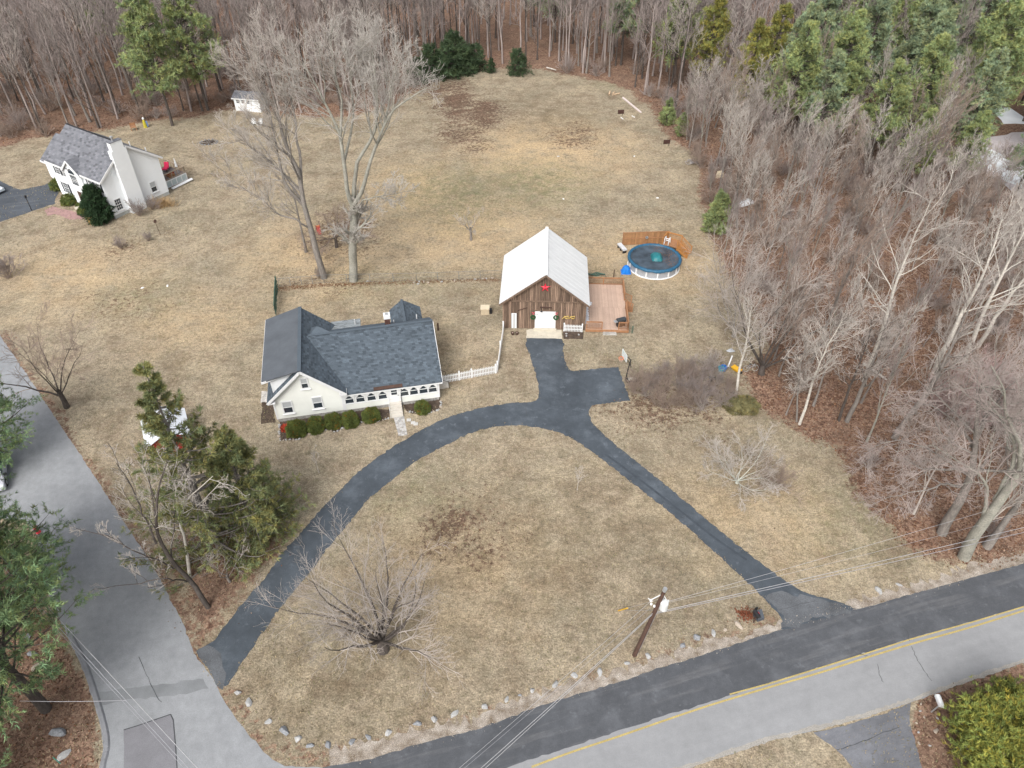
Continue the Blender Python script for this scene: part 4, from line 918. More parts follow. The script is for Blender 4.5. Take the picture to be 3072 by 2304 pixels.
# ------------------------------------------------------------------ swimming pool
PO = g(1964, 771, 1.3); PO.z = 0; PRr = 3.25
PL = thing("swimming_pool", "round above ground pool with grey wall and blue winter cover", "pool", PO, 0)
npan = 14
pm = MB(); a0, a1 = -PI / npan, PI / npan; k = 5
for j in range(k):
    t0, t1 = a0 + (a1 - a0) * j / k, a0 + (a1 - a0) * (j + 1) / k; rj = PRr - .08 - (.012 if j % 2 else 0)
    pm.add([(rj * math.cos(t0), rj * math.sin(t0), .06), (rj * math.cos(t1), rj * math.sin(t1), .06), (rj * math.cos(t1), rj * math.sin(t1), 1.26), (rj * math.cos(t0), rj * math.sin(t0), 1.26)], [[0, 1, 2, 3]])
pme = pm.mesh("wall_panel", M_wallpool)
um = MB(); um.hexa([(PRr - .1, -.085, 0), (PRr, -.07, 0), (PRr, .07, 0), (PRr - .1, .085, 0), (PRr - .1, -.085, 1.28), (PRr - .02, -.07, 1.28), (PRr - .02, .07, 1.28), (PRr - .1, .085, 1.28)])
ume = um.mesh("upright", M_white)
for i in range(npan):
    put("wall_panel", pme, PL, (0, 0, 0), (0, 0, i * 2 * PI / npan)); put("upright", ume, PL, (0, 0, 0), (0, 0, (i + .5) * 2 * PI / npan))
mt = MB(); mt.tube([((PRr - .02) * math.cos(i * 2 * PI / 56), (PRr - .02) * math.sin(i * 2 * PI / 56), .06 + .02 * math.sin(i * 1.7)) for i in range(57)], .085, 6, cap=False); mt.build("bottom_rail", M_white, PL)
rp = random.Random(9); mcv = MB(); rings = [(.0, 1.13), (.9, 1.13), (1.8, 1.12), (2.6, 1.13), (2.95, 1.15), (3.03, 1.27)]; ks = 56
for rr, zz in rings: mcv.v += [(rr * math.cos(j * 2 * PI / ks), rr * math.sin(j * 2 * PI / ks), zz + rp.gauss(0, .008)) for j in range(ks)]; mcv.t += [1] * ks
for i in range(len(rings) - 1):
    for j in range(ks): mcv.f.append([i * ks + j, i * ks + (j + 1) % ks, (i + 1) * ks + (j + 1) % ks, (i + 1) * ks + j]); mcv.mi.append(0)
mcv.build("cover", M_cover, PL, smooth=True)
mr = MB(); prof = [(3.0, 1.22), (3.04, 1.34), (3.22, 1.37), (3.36, 1.31), (3.37, 1.12)]
for rr, zz in prof: mr.v += [((rr + .03 * math.sin(j * 3.1 + rr * 9)) * math.cos(j * 2 * PI / 84), (rr + .03 * math.sin(j * 3.1 + rr * 9)) * math.sin(j * 2 * PI / 84), zz + rp.gauss(0, .012) - (.10 * abs(math.sin(j * .47)) if zz < 1.2 else 0)) for j in range(84)]; mr.t += [1] * 84
for i in range(4):
    for j in range(84): mr.f.append([i * 84 + j, i * 84 + (j + 1) % 84, (i + 1) * 84 + (j + 1) % 84, (i + 1) * 84 + j]); mr.mi.append(0)
mr.build("cover_rim", M_coverrim, PL, smooth=True)
mpw = MB(); n = 12
for i in range(n):
    for j in range(n):
        a, b = -1 + 2 * i / (n - 1), -1 + 2 * j / (n - 1); hh = .50 * ((1 - abs(a) ** 3.2) * (1 - abs(b) ** 3.2)) ** .6 + .03 * math.sin(9 * a + 5 * b)
        mpw.v.append((.28 + a * .72 * (1 - .12 * b * b), .1 + b * .95 * (1 - .1 * a * a), 1.145 + max(0, hh))); mpw.t.append(1)
for i in range(n - 1):
    for j in range(n - 1): mpw.f.append([i * n + j, (i + 1) * n + j, (i + 1) * n + j + 1, i * n + j + 1]); mpw.mi.append(0)
opl = mpw.build("cover_pillow", M_pillow, PL, smooth=True)
mlf = MB()
for i in range(260):
    a = rp.uniform(-.9, 1.5); rr = rp.uniform(1.2, 2.85) if rp.random() < .8 else rp.uniform(.9, 2.9); x, y = rr * math.cos(a) + .1, rr * math.sin(a); s_ = rp.uniform(.03, .075); q = rp.uniform(0, 6.28)
    mlf.add([(x + s_ * math.cos(q + kk * 2.1), y + s_ * math.sin(q + kk * 2.1), 1.152 + rp.uniform(0, .03)) for kk in range(3)], [[0, 1, 2]])
mlf.build("fallen_leaves", mat('pool_leaf', (.20, .085, .05), .9, .5, 14, col2=(.34, .2, .13)), PL, stuff=True)
# pool ladder
c4 = lambda x, y, z=0: g(1820 + x / 7.9, 660 + y / 7.9, z)
lp = c4(1430, 545, 1.3); lp.z = 0
LD = thing("pool_ladder", "white looped pool ladder where the cedar platform meets the pool", "ladder", lp, -.5)
for s in (-.28, .28):
    mt = MB(); mt.tube([(s, .35, 1.25), (s, .33, 1.9), (s, .22, 2.1), (s, 0, 2.16), (s, -.22, 2.1), (s, -.33, 1.9), (s, -.36, 1.2)], .045, 8); mt.build("rail", M_white, LD)
for z in (1.45, 1.7): bx("tread", M_white, LD, -.28, .28, .26, .40, z, z + .05)
# cedar platform and stairs
pp = c4(1500, 590, 1.25); pp.z = 0; pr = -.52
PF = thing("pool_platform", "orange cedar platform with railings and stairs behind the covered pool", "deck", pp, pr)
mb = MB()
for i in range(9): mb.box(-1.05 + i * .235, -1.05 + i * .235 + .22, -.15, 1.6, 1.12, 1.17)
mb.build("deck_boards", M_wood, PF, stuff=True)
M_cedar = mat('orange_cedar', (.40, .185, .06), .7, .18, 3, .12, 20)
for x in (-1.0, 1.0):
    for y in (-.1, 1.55): bx("post", M_cedar, PF, x - .05, x + .05, y - .05, y + .05, 0, 2.1)
bal2 = MB().box(-.022, .022, -.022, .022, 0, .8).mesh("baluster", M_cedar)
railing(PF, (-1.0, 1.58, 0), (1.0, 1.58, 0), 1.15, 0, .95, M_cedar, .14, bal2); railing(PF, (-1.02, .3, 0), (-1.02, 1.55, 0), 1.15, 0, .95, M_cedar, .14, bal2)
bx("skirt", M_cedar, PF, -1.05, 1.05, 1.6, 1.64, .1, 1.12)
for i in range(5):
    bx("stair_tread", M_cedar, PF, 1.06 + i * .27, 1.36 + i * .27, .0, 1.4, 1.0 - i * .21, 1.05 - i * .21)
for y in (-.05, 1.45):
    mr = MB(); mr.beam((1.0, y, 2.1), (2.5, y, 1.0), .1, .06); mr.beam((1.0, y, 1.35), (2.5, y, .25), .06, .09); mr.beam((1.0, y, 1.0), (2.45, y, .0), .05, .24)
    for i in range(9): xx = 1.15 + i * .155; zz = 1.25 - (xx - 1.0) * .733; mr.beam((xx, y, zz), (xx, y, zz + .78), .045, .045)
    mr.beam((2.5, y, 0), (2.5, y, 1.08), .1, .1); mr.build("stair_rail", M_cedar, PF)
# privacy fence panels behind the pool
fA = c4(372, 603); fBt = c4(1480, 262, 1.9); fB = Vector((fBt.x, fBt.y, 0)); fd_ = (fB - fA).normalized(); fL = (fB - fA).length
PFn = thing("privacy_fence", "two brown board fence panels standing behind the pool", "fence", fA, math.atan2(fd_.y, fd_.x))
nbd = 40; M_fen = mat('fence_board', (.30, .16, .075), .8, .18, 2, .12, 20, tint=True)
for i in range(nbd):
    m_ = MB(); m_.tint = rp.uniform(.82, 1.18); w = fL / nbd; m_.box(i * w, i * w + w - .012, rp.uniform(.0, .01), .03, .06, 1.88 + rp.uniform(-.01, .01)); m_.build("board", M_fen, PFn)
for z in (1.84, .95): bx("rail", M_wood, PFn, 0, fL, -.05, -.001, z, z + .09)
for i in range(3): x = fL * i / 2; bx("post", M_wood, PFn, x - .06, x + .06, -.08, .06, 0, 1.97)
tw = MB(); tw.lathe([(.2, 0), (.2, .06), (.08, .06), (.08, 0)], 12); ot = tw.build("hose_reel", M_steel); ot.location = fA + fd_ * (fL * .52) + Vector((0, -.12, 1.15)); ot.rotation_euler = (PI / 2, 0, 0); tag(ot, "round grey reel hung on the middle post of the fence panels", "reel")
# grey bench and blue tarp
b0, b1 = c4(285, 640), c4(430, 800); BN = thing("pool_bench", "long pale grey bench on dark legs left of the pool", "bench", (b0 + b1) / 2, math.atan2(b1.y - b0.y, b1.x - b0.x))
bl = (b1 - b0).length * .98
for s in (-1, 1): bx("seat", mat('pale_plastic', (.55, .56, .58), .6, .06, 3), BN, (0 if s > 0 else -bl / 2), (bl / 2 if s > 0 else -.03), -.27, .27, .42, .62)
for x in (-bl / 2 + .15, 0, bl / 2 - .15): bx("leg", M_black, BN, x - .05, x + .05, -.25, .25, 0, .42)
tp = c4(455, 1235); mtp = MB(); n = 11
for i in range(n):
    for j in range(n):
        a, b = -1 + 2 * i / (n - 1), -1 + 2 * j / (n - 1); h = max(0, 1 - (abs(a) ** 2.2 + abs(b) ** 2.2)) ** .6 * .95 + rp.uniform(-.04, .06); mtp.v.append((a * .62 + rp.uniform(-.03, .03), b * .6 + rp.uniform(-.03, .03), max(0.01, h))); mtp.t.append(1)
for i in range(n - 1):
    for j in range(n - 1): mtp.f.append([i * n + j, (i + 1) * n + j, (i + 1) * n + j + 1, i * n + j + 1]); mtp.mi.append(0)
otp = mtp.build("tarp_bundle", M_blue); otp.location = tp; tag(otp, "bright blue tarp heaped over something beside the pool wall", "tarp")

# ------------------------------------------------------------------ fences round the yard
V = lambda x, y, z=0: g(x * 1.38878, y * 1.38878, z)
fh, fc, fb = V(953, 829), V(1072, 806), V(1088, 712)
L1 = (fc - fh).length
picket_fence("picket_fence", "white picket fence running from the porch corner to the yard corner, with gate", fh, fc, 1.05, .165, (.05, L1 * .33, L1 * .55, L1 - .05))
picket_fence("picket_fence", "white picket fence running from the yard corner up to the barn", fc + Vector((.12, .12, 0)), fb, 1.05, .165, (.4, (fb - fc).length * .5, (fb - fc).length - .2))
def wire_fence(name, label, pts, h, n, m, rows=(.05, .5, 1.0), grp=None, mesh_m=None):
    t = thing(name, label, "fence", pts[0], 0, grp); o = pts[0]
    for a, b in zip(pts, pts[1:]):
        k = max(1, n)
        for i in range(k + 1): p = a.lerp(b, i / k) - o; MB().tube([(p.x, p.y, 0), (p.x, p.y, h)], .03, 6).build("post", m, t)
        A, B = a - o, b - o; Zv = Vector((0, 0, 1))
        for q in rows: MB().tube([A + Zv * h * q, B + Zv * h * q], .018 if q == 1.0 else .008, 4).build("rail", m, t)
        mw = MB(); L_ = (b - a).length; d = (B - A).normalized(); st = .28; kk = int(L_ / st)
        for i in range(kk):
            for s in (0, 1):
                p = A + d * (i * st); q = A + d * ((i + 1) * st)
                for lev in range(4):
                    z0, z1 = h * lev / 4, h * (lev + 1) / 4
                    mw.tube([p + Zv * (z0 if s else z1), q + Zv * (z1 if s else z0)], .0045, 3, cap=False)
        mw.build("mesh", mesh_m or m, t, stuff=True)
    return t
wire_fence("wire_fence", "thin grey wire fence running behind the house to the barn", [V(604, 619), V(700, 611), V(900, 607), V(1083, 601)], 1.15, 4, mat('fence_wire', (.20, .21, .21), .6, .1, 3))
wire_fence("green_fence", "dark green chain link fence at the left side of the back yard", [V(597, 683), V(600, 619)], 1.5, 6, M_greenmetal)
mcl = MB(); gA_, gB_ = V(597, 683), V(600, 619); mcl.beam(gA_ + Vector((0, 0, 1.5)), gB_ + Vector((0, 0, 1.5)), .09, .09)
for i in range(150):
    p = gA_.lerp(gB_, rp.random()); z = rp.uniform(.1, 1.45); mcl.add([p + Vector((rp.uniform(-.1, .1), -.25, z)), p + Vector((rp.uniform(-.1, .1), .25, z)), p + Vector((rp.uniform(-.05, .05), 0, z + .25))], [[0, 1, 2]])
gs = mcl.build("privacy_slats", M_greenmetal); gs['kind'] = 'stuff'

# ------------------------------------------------------------------ utility pole, wires
pb = g(1903, 1966); ptp = gy(1996, 1766, pb.y)
UP = thing("utility_pole", "leaning brown utility pole with white transformer beside the main road", "utility pole", pb)
tv = ptp - pb
def onp(t): return tv * t
MB().tube([onp(t) for t in (0, .25, .5, .75, 1)], [.17, .16, .15, .14, .125], 10).build("pole", M_pole, UP)
MB().tube([onp(.97), onp(1.0) + Vector((0, 0, .02))], .14, 10).build("pole_cap", M_steel, UP)
tr = MB(); tc_ = onp(.74) + Vector((.42, -.1, 0)); tr.lathe([(.0, 0), (.26, 0), (.28, .08), (.28, .72), (.26, .78), (.2, .82), (0, .84)], 16, tc_); trn = tr.build("transformer", M_transf, UP, smooth=False)
MB().lathe([(.04, 0), (.06, .06), (.03, .1), (.06, .15), (.03, .2)], 8, tc_ + Vector((-.1, .1, .84))).build("bushing", M_steel, trn)
br = MB(); br.beam(onp(.93), onp(.83) + Vector((-.55, .1, 0)), .05, .05); br.beam(onp(.93), onp(.80) + Vector((.62, .12, 0)), .05, .05); br.beam(onp(.82) + Vector((-.75, .1, .25)), onp(.82) + Vector((-.4, .1, -.1)), .05, .05); br.build("bracket", M_white, UP)
for off in (Vector((-.55, .1, 0)), Vector((.62, .12, -.1)), Vector((-.3, -.1, -.35)), Vector((-.5, 0, -.25))):
    MB().lathe([(.05, -.1), (.08, -.05), (.04, 0), (.08, .05), (.03, .1)], 8, onp(.82) + off).build("insulator", M_white, UP)
MB().tube([onp(0) + Vector((.17, -.05, 0)), onp(.5) + Vector((.16, -.05, 0)), onp(.9) + Vector((.14, -.05, 0))], .014, 4).build("ground_wire", M_wire, UP)
M_guard = mat('yellow_guard', (.75, .45, .05), .5, .1, 4)
gp_ = g(1855, 1832); MB().tube([gp_ - pb, gp_ - pb + (onp(.86) - (gp_ - pb)) * .25], .05, 6).build("guy_guard", M_guard, UP); MB().tube([gp_ - pb, onp(.86)], .012, 4).build("guy_wire", M_wirelt, UP); MB().tube([gp_ - pb, onp(.70)], .010, 4).build("guy_wire", M_wire, UP)
def cat(a, b, sag, n=14): return [a.lerp(b, i / n) - Vector((0, 0, sag * 4 * (i / n) * (1 - i / n))) for i in range(n + 1)]
wr = gy(3072, 1580, pb.y + 9.5); wl_ = g(1385, 2304, 6.2)
def extend(a, b, k): return a + (b - a) * k
W0 = pb + onp(.66)
def wires(name, label, specs):
    t = thing(name, label, "power line", specs[0][0]); o = specs[0][0]
    for a, b, sag, r_, m in specs: MB().tube([p - o for p in cat(a, b, sag)], r_, 5).build("wire", m, t)
    return t
kR = 1.5
wR = lambda y, dz: gy(3072, y, pb.y + 9.5)
wires("overhead_wires", "overhead cables leaving the pole towards the right along the main road", [
    (W0 + Vector((.05, 0, .05)), extend(W0, wR(1578, 0), kR), .25, .022, M_wirelt), (W0 + Vector((.05, 0, -.1)), extend(W0, wR(1592, 0), kR), .25, .022, M_wire),
    (pb + onp(.80) + Vector((.62, .12, 0)), extend(pb + onp(.80), wR(1492, 0), kR), .35, .013, M_wirelt), (pb + onp(.78) + Vector((.5, .1, 0)), extend(pb + onp(.78), wR(1530, 0), kR), .5, .010, M_wirelt)])
wL = lambda x, z: g(x, 2304, z)
wires("overhead_wires", "overhead cables leaving the pole across the main road to the lower left", [
    (W0 + Vector((-.05, 0, .05)), extend(W0, wL(1440, 5.6), 1.6), .2, .02, M_wirelt), (W0 + Vector((-.05, 0, -.1)), extend(W0, wL(1452, 5.5), 1.6), .2, .018, M_wirelt),
    (pb + onp(.80) + Vector((-.55, .1, 0)), extend(pb + onp(.80), wL(1385, 6.5), 1.6), .25, .011, M_wirelt), (pb + onp(.72) + Vector((-.4, .05, 0)), extend(pb + onp(.72), wL(1395, 6.0), 1.6), .3, .009, M_wire)])
lwa, lwb = g(140, 1818, 7.0), g(592, 2304, 7.0)
lwa2, lwb2 = g(136, 1838, 6.6), g(565, 2304, 6.6)
dl = (lwb - lwa)
tie = g(380, 2101, 6.6)
wires("overhead_wires", "overhead cables crossing the side road above its lower left edge", [
    (lwa - dl * .6, lwb + dl * .5, 0.0, .02, M_wirelt), (lwa2 - dl * .6, lwb2 + dl * .5, 0.0, .02, M_wire), (lwa2 - dl * .6 + Vector((-.25, 0, 0)), lwb2 + dl * .5 + Vector((-.25, 0, 0)), 0.0, .012, M_wire),
    (tie, g(60, 2103, 6.2), .1, .016, M_wire)])
# ------------------------------------------------------------------ vegetation builders
def unit(a): return a / (np.linalg.norm(a, axis=-1, keepdims=True) + 1e-9)
def tubes_np(P, R, k):
    N, m, _ = P.shape; T = np.empty_like(P); T[:, 1:-1] = P[:, 2:] - P[:, :-2]; T[:, 0] = P[:, 1] - P[:, 0]; T[:, -1] = P[:, -1] - P[:, -2]; T = unit(T)
    ref = np.where((np.abs(T[:, :1, 2:3]) > .9), np.array([1., 0, 0]), np.array([0, 0, 1.]))
    U = unit(np.cross(T, np.broadcast_to(ref, T.shape))); W = np.cross(T, U)
    a = np.arange(k) * 2 * np.pi / k
    V = P[:, :, None] + R[:, :, None, None] * (np.cos(a)[None, None, :, None] * U[:, :, None] + np.sin(a)[None, None, :, None] * W[:, :, None])
    i = np.arange(N)[:, None, None] * m * k + np.arange(m - 1)[None, :, None] * k; j = np.arange(k)[None, None, :]; j2 = (j + 1) % k
    F = np.stack([i + j, i + j2, i + k + j2, i + k + j], -1).reshape(-1, 4)
    return V.reshape(-1, 3), F
def join(parts):
    Vs, Fs, n = [], [], 0
    for V_, F_ in parts: Vs.append(V_); Fs.append(F_ + n); n += len(V_)
    return np.concatenate(Vs), np.concatenate(Fs)
def resample(pts, m):
    p = np.asarray([tuple(q) for q in pts], float); d = np.r_[0, np.cumsum(np.linalg.norm(np.diff(p, axis=0), axis=1))]; t = np.linspace(0, d[-1], m)
    return np.stack([np.interp(t, d, p[:, i]) for i in range(3)], 1)
def grow(P, R, c, rg, t0=.3, t1=1., ang=(35, 60), ratio=(.35, .6), up=.3, wig=.12, m=5, rmin=.012, rk=.62, fall=.5):
    N, mp, _ = P.shape; L = np.linalg.norm(np.diff(P, axis=1), axis=2).sum(1)
    t = t0 + (t1 - t0) * ((np.arange(c)[None] + rg.random((N, c))) / c); f = t * (mp - 1); i = np.minimum(f.astype(int), mp - 2); w = (f - i)[..., None]
    ar = np.arange(N)[:, None]; A, B = P[ar, i], P[ar, i + 1]; pos = A * (1 - w) + B * w; T = unit(B - A)
    r0 = (R[ar, i] * (1 - w[..., 0]) + R[ar, i + 1] * w[..., 0]) * rk
    q = rg.normal(size=T.shape); perp = unit(q - (q * T).sum(-1, keepdims=True) * T); a = np.radians(rg.uniform(*ang, size=t.shape))[..., None]
    D = unit(np.cos(a) * T + np.sin(a) * perp + np.array([0, 0, up * .4]))
    ln = L[:, None] * rg.uniform(*ratio, size=t.shape) * (1 - fall * (t - t0) / max(1e-6, 1.0 - t0 + .2))
    D = D.reshape(-1, 3); pos = pos.reshape(-1, 3); ln = ln.reshape(-1); r0 = np.maximum(r0.reshape(-1), rmin * 1.15)
    Q = np.empty((len(pos), m, 3)); Q[:, 0] = pos
    for s in range(1, m):
        D = unit(D + rg.normal(size=D.shape) * wig + np.array([0, 0, up / m])); Q[:, s] = Q[:, s - 1] + D * (ln / (m - 1))[:, None]
    RR = r0[:, None] * np.linspace(1, .25, m)[None] ; RR = np.maximum(RR, rmin)
    return Q, RR
M_bark = mat('grey_bark', (.21, .19, .172), .9, .3, 2.0, .3, 14, stretch=(3, 3, .8))
M_barkd = mat('dark_bark', (.085, .072, .064), .9, .35, 2.0, .3, 14, stretch=(3, 3, .8))
M_birch = mat('birch_bark', (.50, .47, .42), .8, .22, 1.6, .2, 7, stretch=(1, 1, 3))
M_twig = mat('grey_twig', (.40, .358, .325), .9, .25, .5)
M_twigp = mat('mauve_twig', (.30, .255, .238), .9, .25, .5)
M_twigl = mat('pale_twig', (.45, .41, .37), .9, .22, .5)
M_twigd = mat('brown_twig', (.30, .235, .195), .9, .3, .5)
M_lichen = mat('lichen_bark', (.27, .262, .225), .9, .25, 1.2, .2, 10)
def stems_to_mesh(levels, split, mats_, ks=(8, 6, 4, 3, 3), nm="tree"):
    tk = [tubes_np(P, R, ks[i]) for i, (P, R) in enumerate(levels[:split])]; ck = [tubes_np(P, R, ks[i + split]) for i, (P, R) in enumerate(levels[split:])]
    return np_mesh("trunk", *join(tk), mats_[0], smooth=True), np_mesh("crown", *join(ck), mats_[1], smooth=True)
def tree_variant(seed, H=18, r=.2, n1=13, n2=6, n3=5, n4=2, t0=.4, ang=(35, 60), len1=(.25, .42), up=.5, mats_=None, lean=.04, rmin=.016, wig=.05):
    rg = np.random.default_rng(seed); z = np.linspace(0, 1, 9); w = np.cumsum(rg.normal(size=(9, 2)) * lean * H / 9, axis=0); w -= w[0]
    P0 = np.column_stack([w, z * H])[None]; R0 = (r * (1 - .86 * z) + .35 * r * np.exp(-z * 30))[None]
    L1 = grow(P0, R0, n1, rg, t0, .98, ang, len1, up, .10, 6, rmin * 1.6, .5, .55)
    L2 = grow(*L1, n2, rg, .2, 1, (25, 55), (.35, .6), up * .6, .12, 5, rmin * 1.2, .6)
    L3 = grow(*L2, n3, rg, .15, 1, (25, 55), (.4, .65), up * .5, .13, 4, rmin, .7)
    lv = [(P0, R0), L1, L2, L3]
    if n4: lv.append(grow(*L3, n4, rg, .2, 1, (25, 50), (.45, .7), up * .5, .12, 3, rmin * .6, .8))
    return stems_to_mesh(lv, 2, mats_ or (M_bark, M_twig), (8, 5, 4, 3, 3))
def spreading(seed, H=12, r=.35, stems=8, trunk=1.2, ang=(20, 62), mats_=None, n2=7, n3=6, n4=5, n5=0, rmin=.014, up=.45, lens=(.7, 1.05)):
    rg = np.random.default_rng(seed); P0 = np.array([[0, 0, 0], [.05, .03, trunk * .5], [.02, .05, trunk], [0, 0, trunk * 1.25]], float)[None]; R0 = np.array([[r * 1.25, r, r * .95, r * .8]])
    az = (np.arange(stems) + rg.uniform(-.3, .3, stems)) * 2 * np.pi / stems; el = np.radians(rg.uniform(*ang, stems)); m = 9
    D = np.stack([np.sin(el) * np.cos(az), np.sin(el) * np.sin(az), np.cos(el)], 1); L = H * rg.uniform(*lens, stems); Q = np.empty((stems, m, 3)); Q[:, 0] = np.array([0, 0, trunk * .85]) + rg.normal(size=(stems, 3)) * .06
    for s in range(1, m): D = unit(D + rg.normal(size=D.shape) * .13 + np.array([0, 0, up / m])); Q[:, s] = Q[:, s - 1] + D * (L / (m - 1))[:, None]
    RR = (r * .40 * rg.uniform(.6, 1.1, stems))[:, None] * (np.linspace(1, .0, m)[None] ** 1.3 * .88 + .12)
    L2 = grow(Q, RR, n2, rg, .2, 1, (25, 55), (.3, .5), up * .5, .12, 6, rmin * 1.4, .6); L3 = grow(*L2, n3, rg, .15, 1, (25, 55), (.4, .65), up * .4, .13, 4, rmin, .65); L4 = grow(*L3, n4, rg, .2, 1, (25, 50), (.45, .7), up * .3, .13, 3, rmin * .6, .8)
    tk = [tubes_np(P0, R0, 10), tubes_np(Q, RR, 6)]; ck = [tubes_np(*L2, 4), tubes_np(*L3, 3), tubes_np(*L4, 3)]; mm = mats_ or (M_barkd, M_twig)
    return np_mesh("trunk", *join(tk), mm[0], smooth=True), np_mesh("crown", *join(ck), mm[1], smooth=True)
def hero(stems, radii, seed, mats_, n2=9, n3=7, n4=5, n5=3, rmin=.016, up=.4, t0=.35, ang2=(30, 60), ratio2=(.22, .42)):
    rg = np.random.default_rng(seed); m = 14; o = np.array(tuple(stems[0][0]))
    P = np.stack([resample(s, m) for s in stems]) - o; R = np.stack([np.linspace(a, b, m) for a, b in radii]); P[:, 1:, 1] += np.cumsum(rg.normal(size=(len(stems), m - 1)) * .10, 1)
    L2 = grow(P, R, n2, rg, t0, 1, ang2, ratio2, up, .12, 7, rmin * 1.6, .5, .35); L3 = grow(*L2, n3, rg, .15, 1, (25, 55), (.35, .6), up * .7, .13, 5, rmin * 1.1, .6)
    L4 = grow(*L3, n4, rg, .15, 1, (25, 55), (.4, .65), up * .5, .13, 4, rmin * .8, .7); lv = [tubes_np(*L3, 4), tubes_np(*L4, 3)]
    if n5: lv.append(tubes_np(*grow(*L4, n5, rg, .2, 1, (25, 50), (.45, .75), up * .4, .12, 3, rmin * .6, .8), 3))
    tk = [tubes_np(P, R, 9), tubes_np(*L2, 5)]
    return np_mesh("trunk", *join(tk), mats_[0], smooth=True), np_mesh("crown", *join(lv), mats_[1], smooth=True)
def plant(name, label, meshes, loc, rz=0., sc=1., group=None, cat="tree", parts=("trunk", "crown")):
    t = thing(name, label, cat, loc, rz, group); t.scale = (sc, sc, sc) if not isinstance(sc, tuple) else sc
    for nm, me in zip(parts, meshes): put(nm, me, t)
    return t

# evergreen foliage: sprays of narrow blades
def blades(pos, dirs, ln, wd, rg, n, spread=.8, tint=None):
    N = len(pos); D = unit(np.repeat(dirs, n, 0) + rg.normal(size=(N * n, 3)) * spread); Pp = np.repeat(pos, n, 0) + rg.normal(size=(N * n, 3)) * ln * .12
    side = unit(np.cross(D, rg.normal(size=D.shape))) * wd; L_ = ln * rg.uniform(.7, 1.25, (N * n, 1))
    V_ = np.stack([Pp - side * .5, Pp + side * .5, Pp + D * L_ * .6 + side * .4, Pp + D * L_], 1).reshape(-1, 3); F_ = np.arange(N * n * 4).reshape(-1, 4)
    t = np.repeat(np.repeat(tint, n, 0) * rg.uniform(.8, 1.25, (N * n, 1)), 4, 0)
    return V_, F_, t
def clump_tint(pos, rg, warm=.5):
    b = .95 + .28 * np.sin(pos[:, 0] * 1.1 + pos[:, 2] * .7) * np.cos(pos[:, 1] * 1.3) + rg.normal(size=len(pos)) * .14; w = np.clip(rg.normal(size=len(pos)) * .5 + .2 * np.sin(pos[:, 2] * 1.7), -.5, 1) * warm
    return np.clip(np.stack([b * (1 + .45 * w), b * (1 + .12 * w), b * (1 - .25 * w)], 1), .35, 2.2)
M_pine = mat('pine_needles', (.25, .30, .13), .75, .2, .6, tint=True, spec=.2)
M_pineb = mat('blue_pine_needles', (.245, .30, .175), .75, .2, .6, tint=True, spec=.2)
M_piney = mat('yellow_pine_needles', (.26, .26, .075), .75, .2, .6, tint=True, spec=.2)
M_spruce = mat('spruce_needles', (.185, .20, .085), .8, .2, .6, tint=True, spec=.2)
M_hemlock = mat('hemlock_needles', (.060, .092, .046), .8, .2, .6, tint=True, spec=.2)
M_yew = mat('yew_leaves', (.105, .130, .034), .7, .2, 2, tint=True, spec=.25)
M_thuja = mat('thuja_leaves', (.235, .25, .06), .75, .2, 1, tint=True, spec=.2)
def conifer(seed, H, R, z0=.3, whorl=.75, per=5, nsub=9, ntuft=4, nb=7, ln=.42, wd=.05, m_=None, droop=.0, upc=.25, pw_=.75, tr=.2, warm=.5, bark=None, sub=(.25, .45), spread=.8, top=.15):
    rg = np.random.default_rng(seed); zs = np.arange(z0 * H, H * .985, whorl); Ps, Rs = [], []
    for z in zs:
        f = (z - z0 * H) / (H * (1 - z0)); lim = R * ((1 - f) ** pw_ * (1 - top) + top * (1 - f)) * (1 if f > .12 else .72 + 2.3 * f)
        for j in range(per):
            a = rg.uniform(0, 6.283); L_ = lim * rg.uniform(.62, 1.1) + .25; s = np.linspace(0, 1, 6)
            rise = L_ * (upc * s ** 2 - droop * s + droop * .7 * s ** 3 + rg.normal() * .06 * s); Ps.append(np.column_stack([np.cos(a) * L_ * s, np.sin(a) * L_ * s, z + rise + rg.normal() * .15])); Rs.append(np.linspace(.05 + .012 * L_, .012, 6))
    P, Rr = np.array(Ps), np.array(Rs)
    S, SR = grow(P, Rr, nsub, rg, .25, 1, (35, 70), sub, .05 - droop * .6, .08, 4, .01, .5, .35)
    t = np.linspace(.35, 1, ntuft); f = t * 3; i = np.minimum(f.astype(int), 2); w = (f - i)[None, :, None]; pos = (S[:, i] * (1 - w) + S[:, i + 1] * w); dirs = unit(S[:, i + 1] - S[:, i]); pos, dirs = pos.reshape(-1, 3), dirs.reshape(-1, 3)
    pos = np.concatenate([pos, P[:, -1], P[:, -2]]); dirs = np.concatenate([dirs, unit(P[:, -1] - P[:, -2]), unit(P[:, -1] - P[:, -2])])
    dirs = dirs + np.array([0, 0, .35 - droop * 1.3]); V_, F_, tt = blades(pos, unit(dirs), ln, wd, rg, nb, spread, clump_tint(pos, rg, warm))
    z = np.linspace(0, 1, 8); T0 = np.column_stack([np.cumsum(rg.normal(size=8) * .02 * H / 8), np.cumsum(rg.normal(size=8) * .02 * H / 8), z * H * .99])[None]
    T0[0, :, :2] -= T0[0, 0, :2]
    trunk = np_mesh("trunk", *join([tubes_np(T0, (tr * (1 - .9 * z))[None], 8), tubes_np(P, Rr, 4)]), bark or M_barkd, smooth=True)
    return trunk, np_mesh("crown", V_, F_, m_ or M_pine, tint=tt)
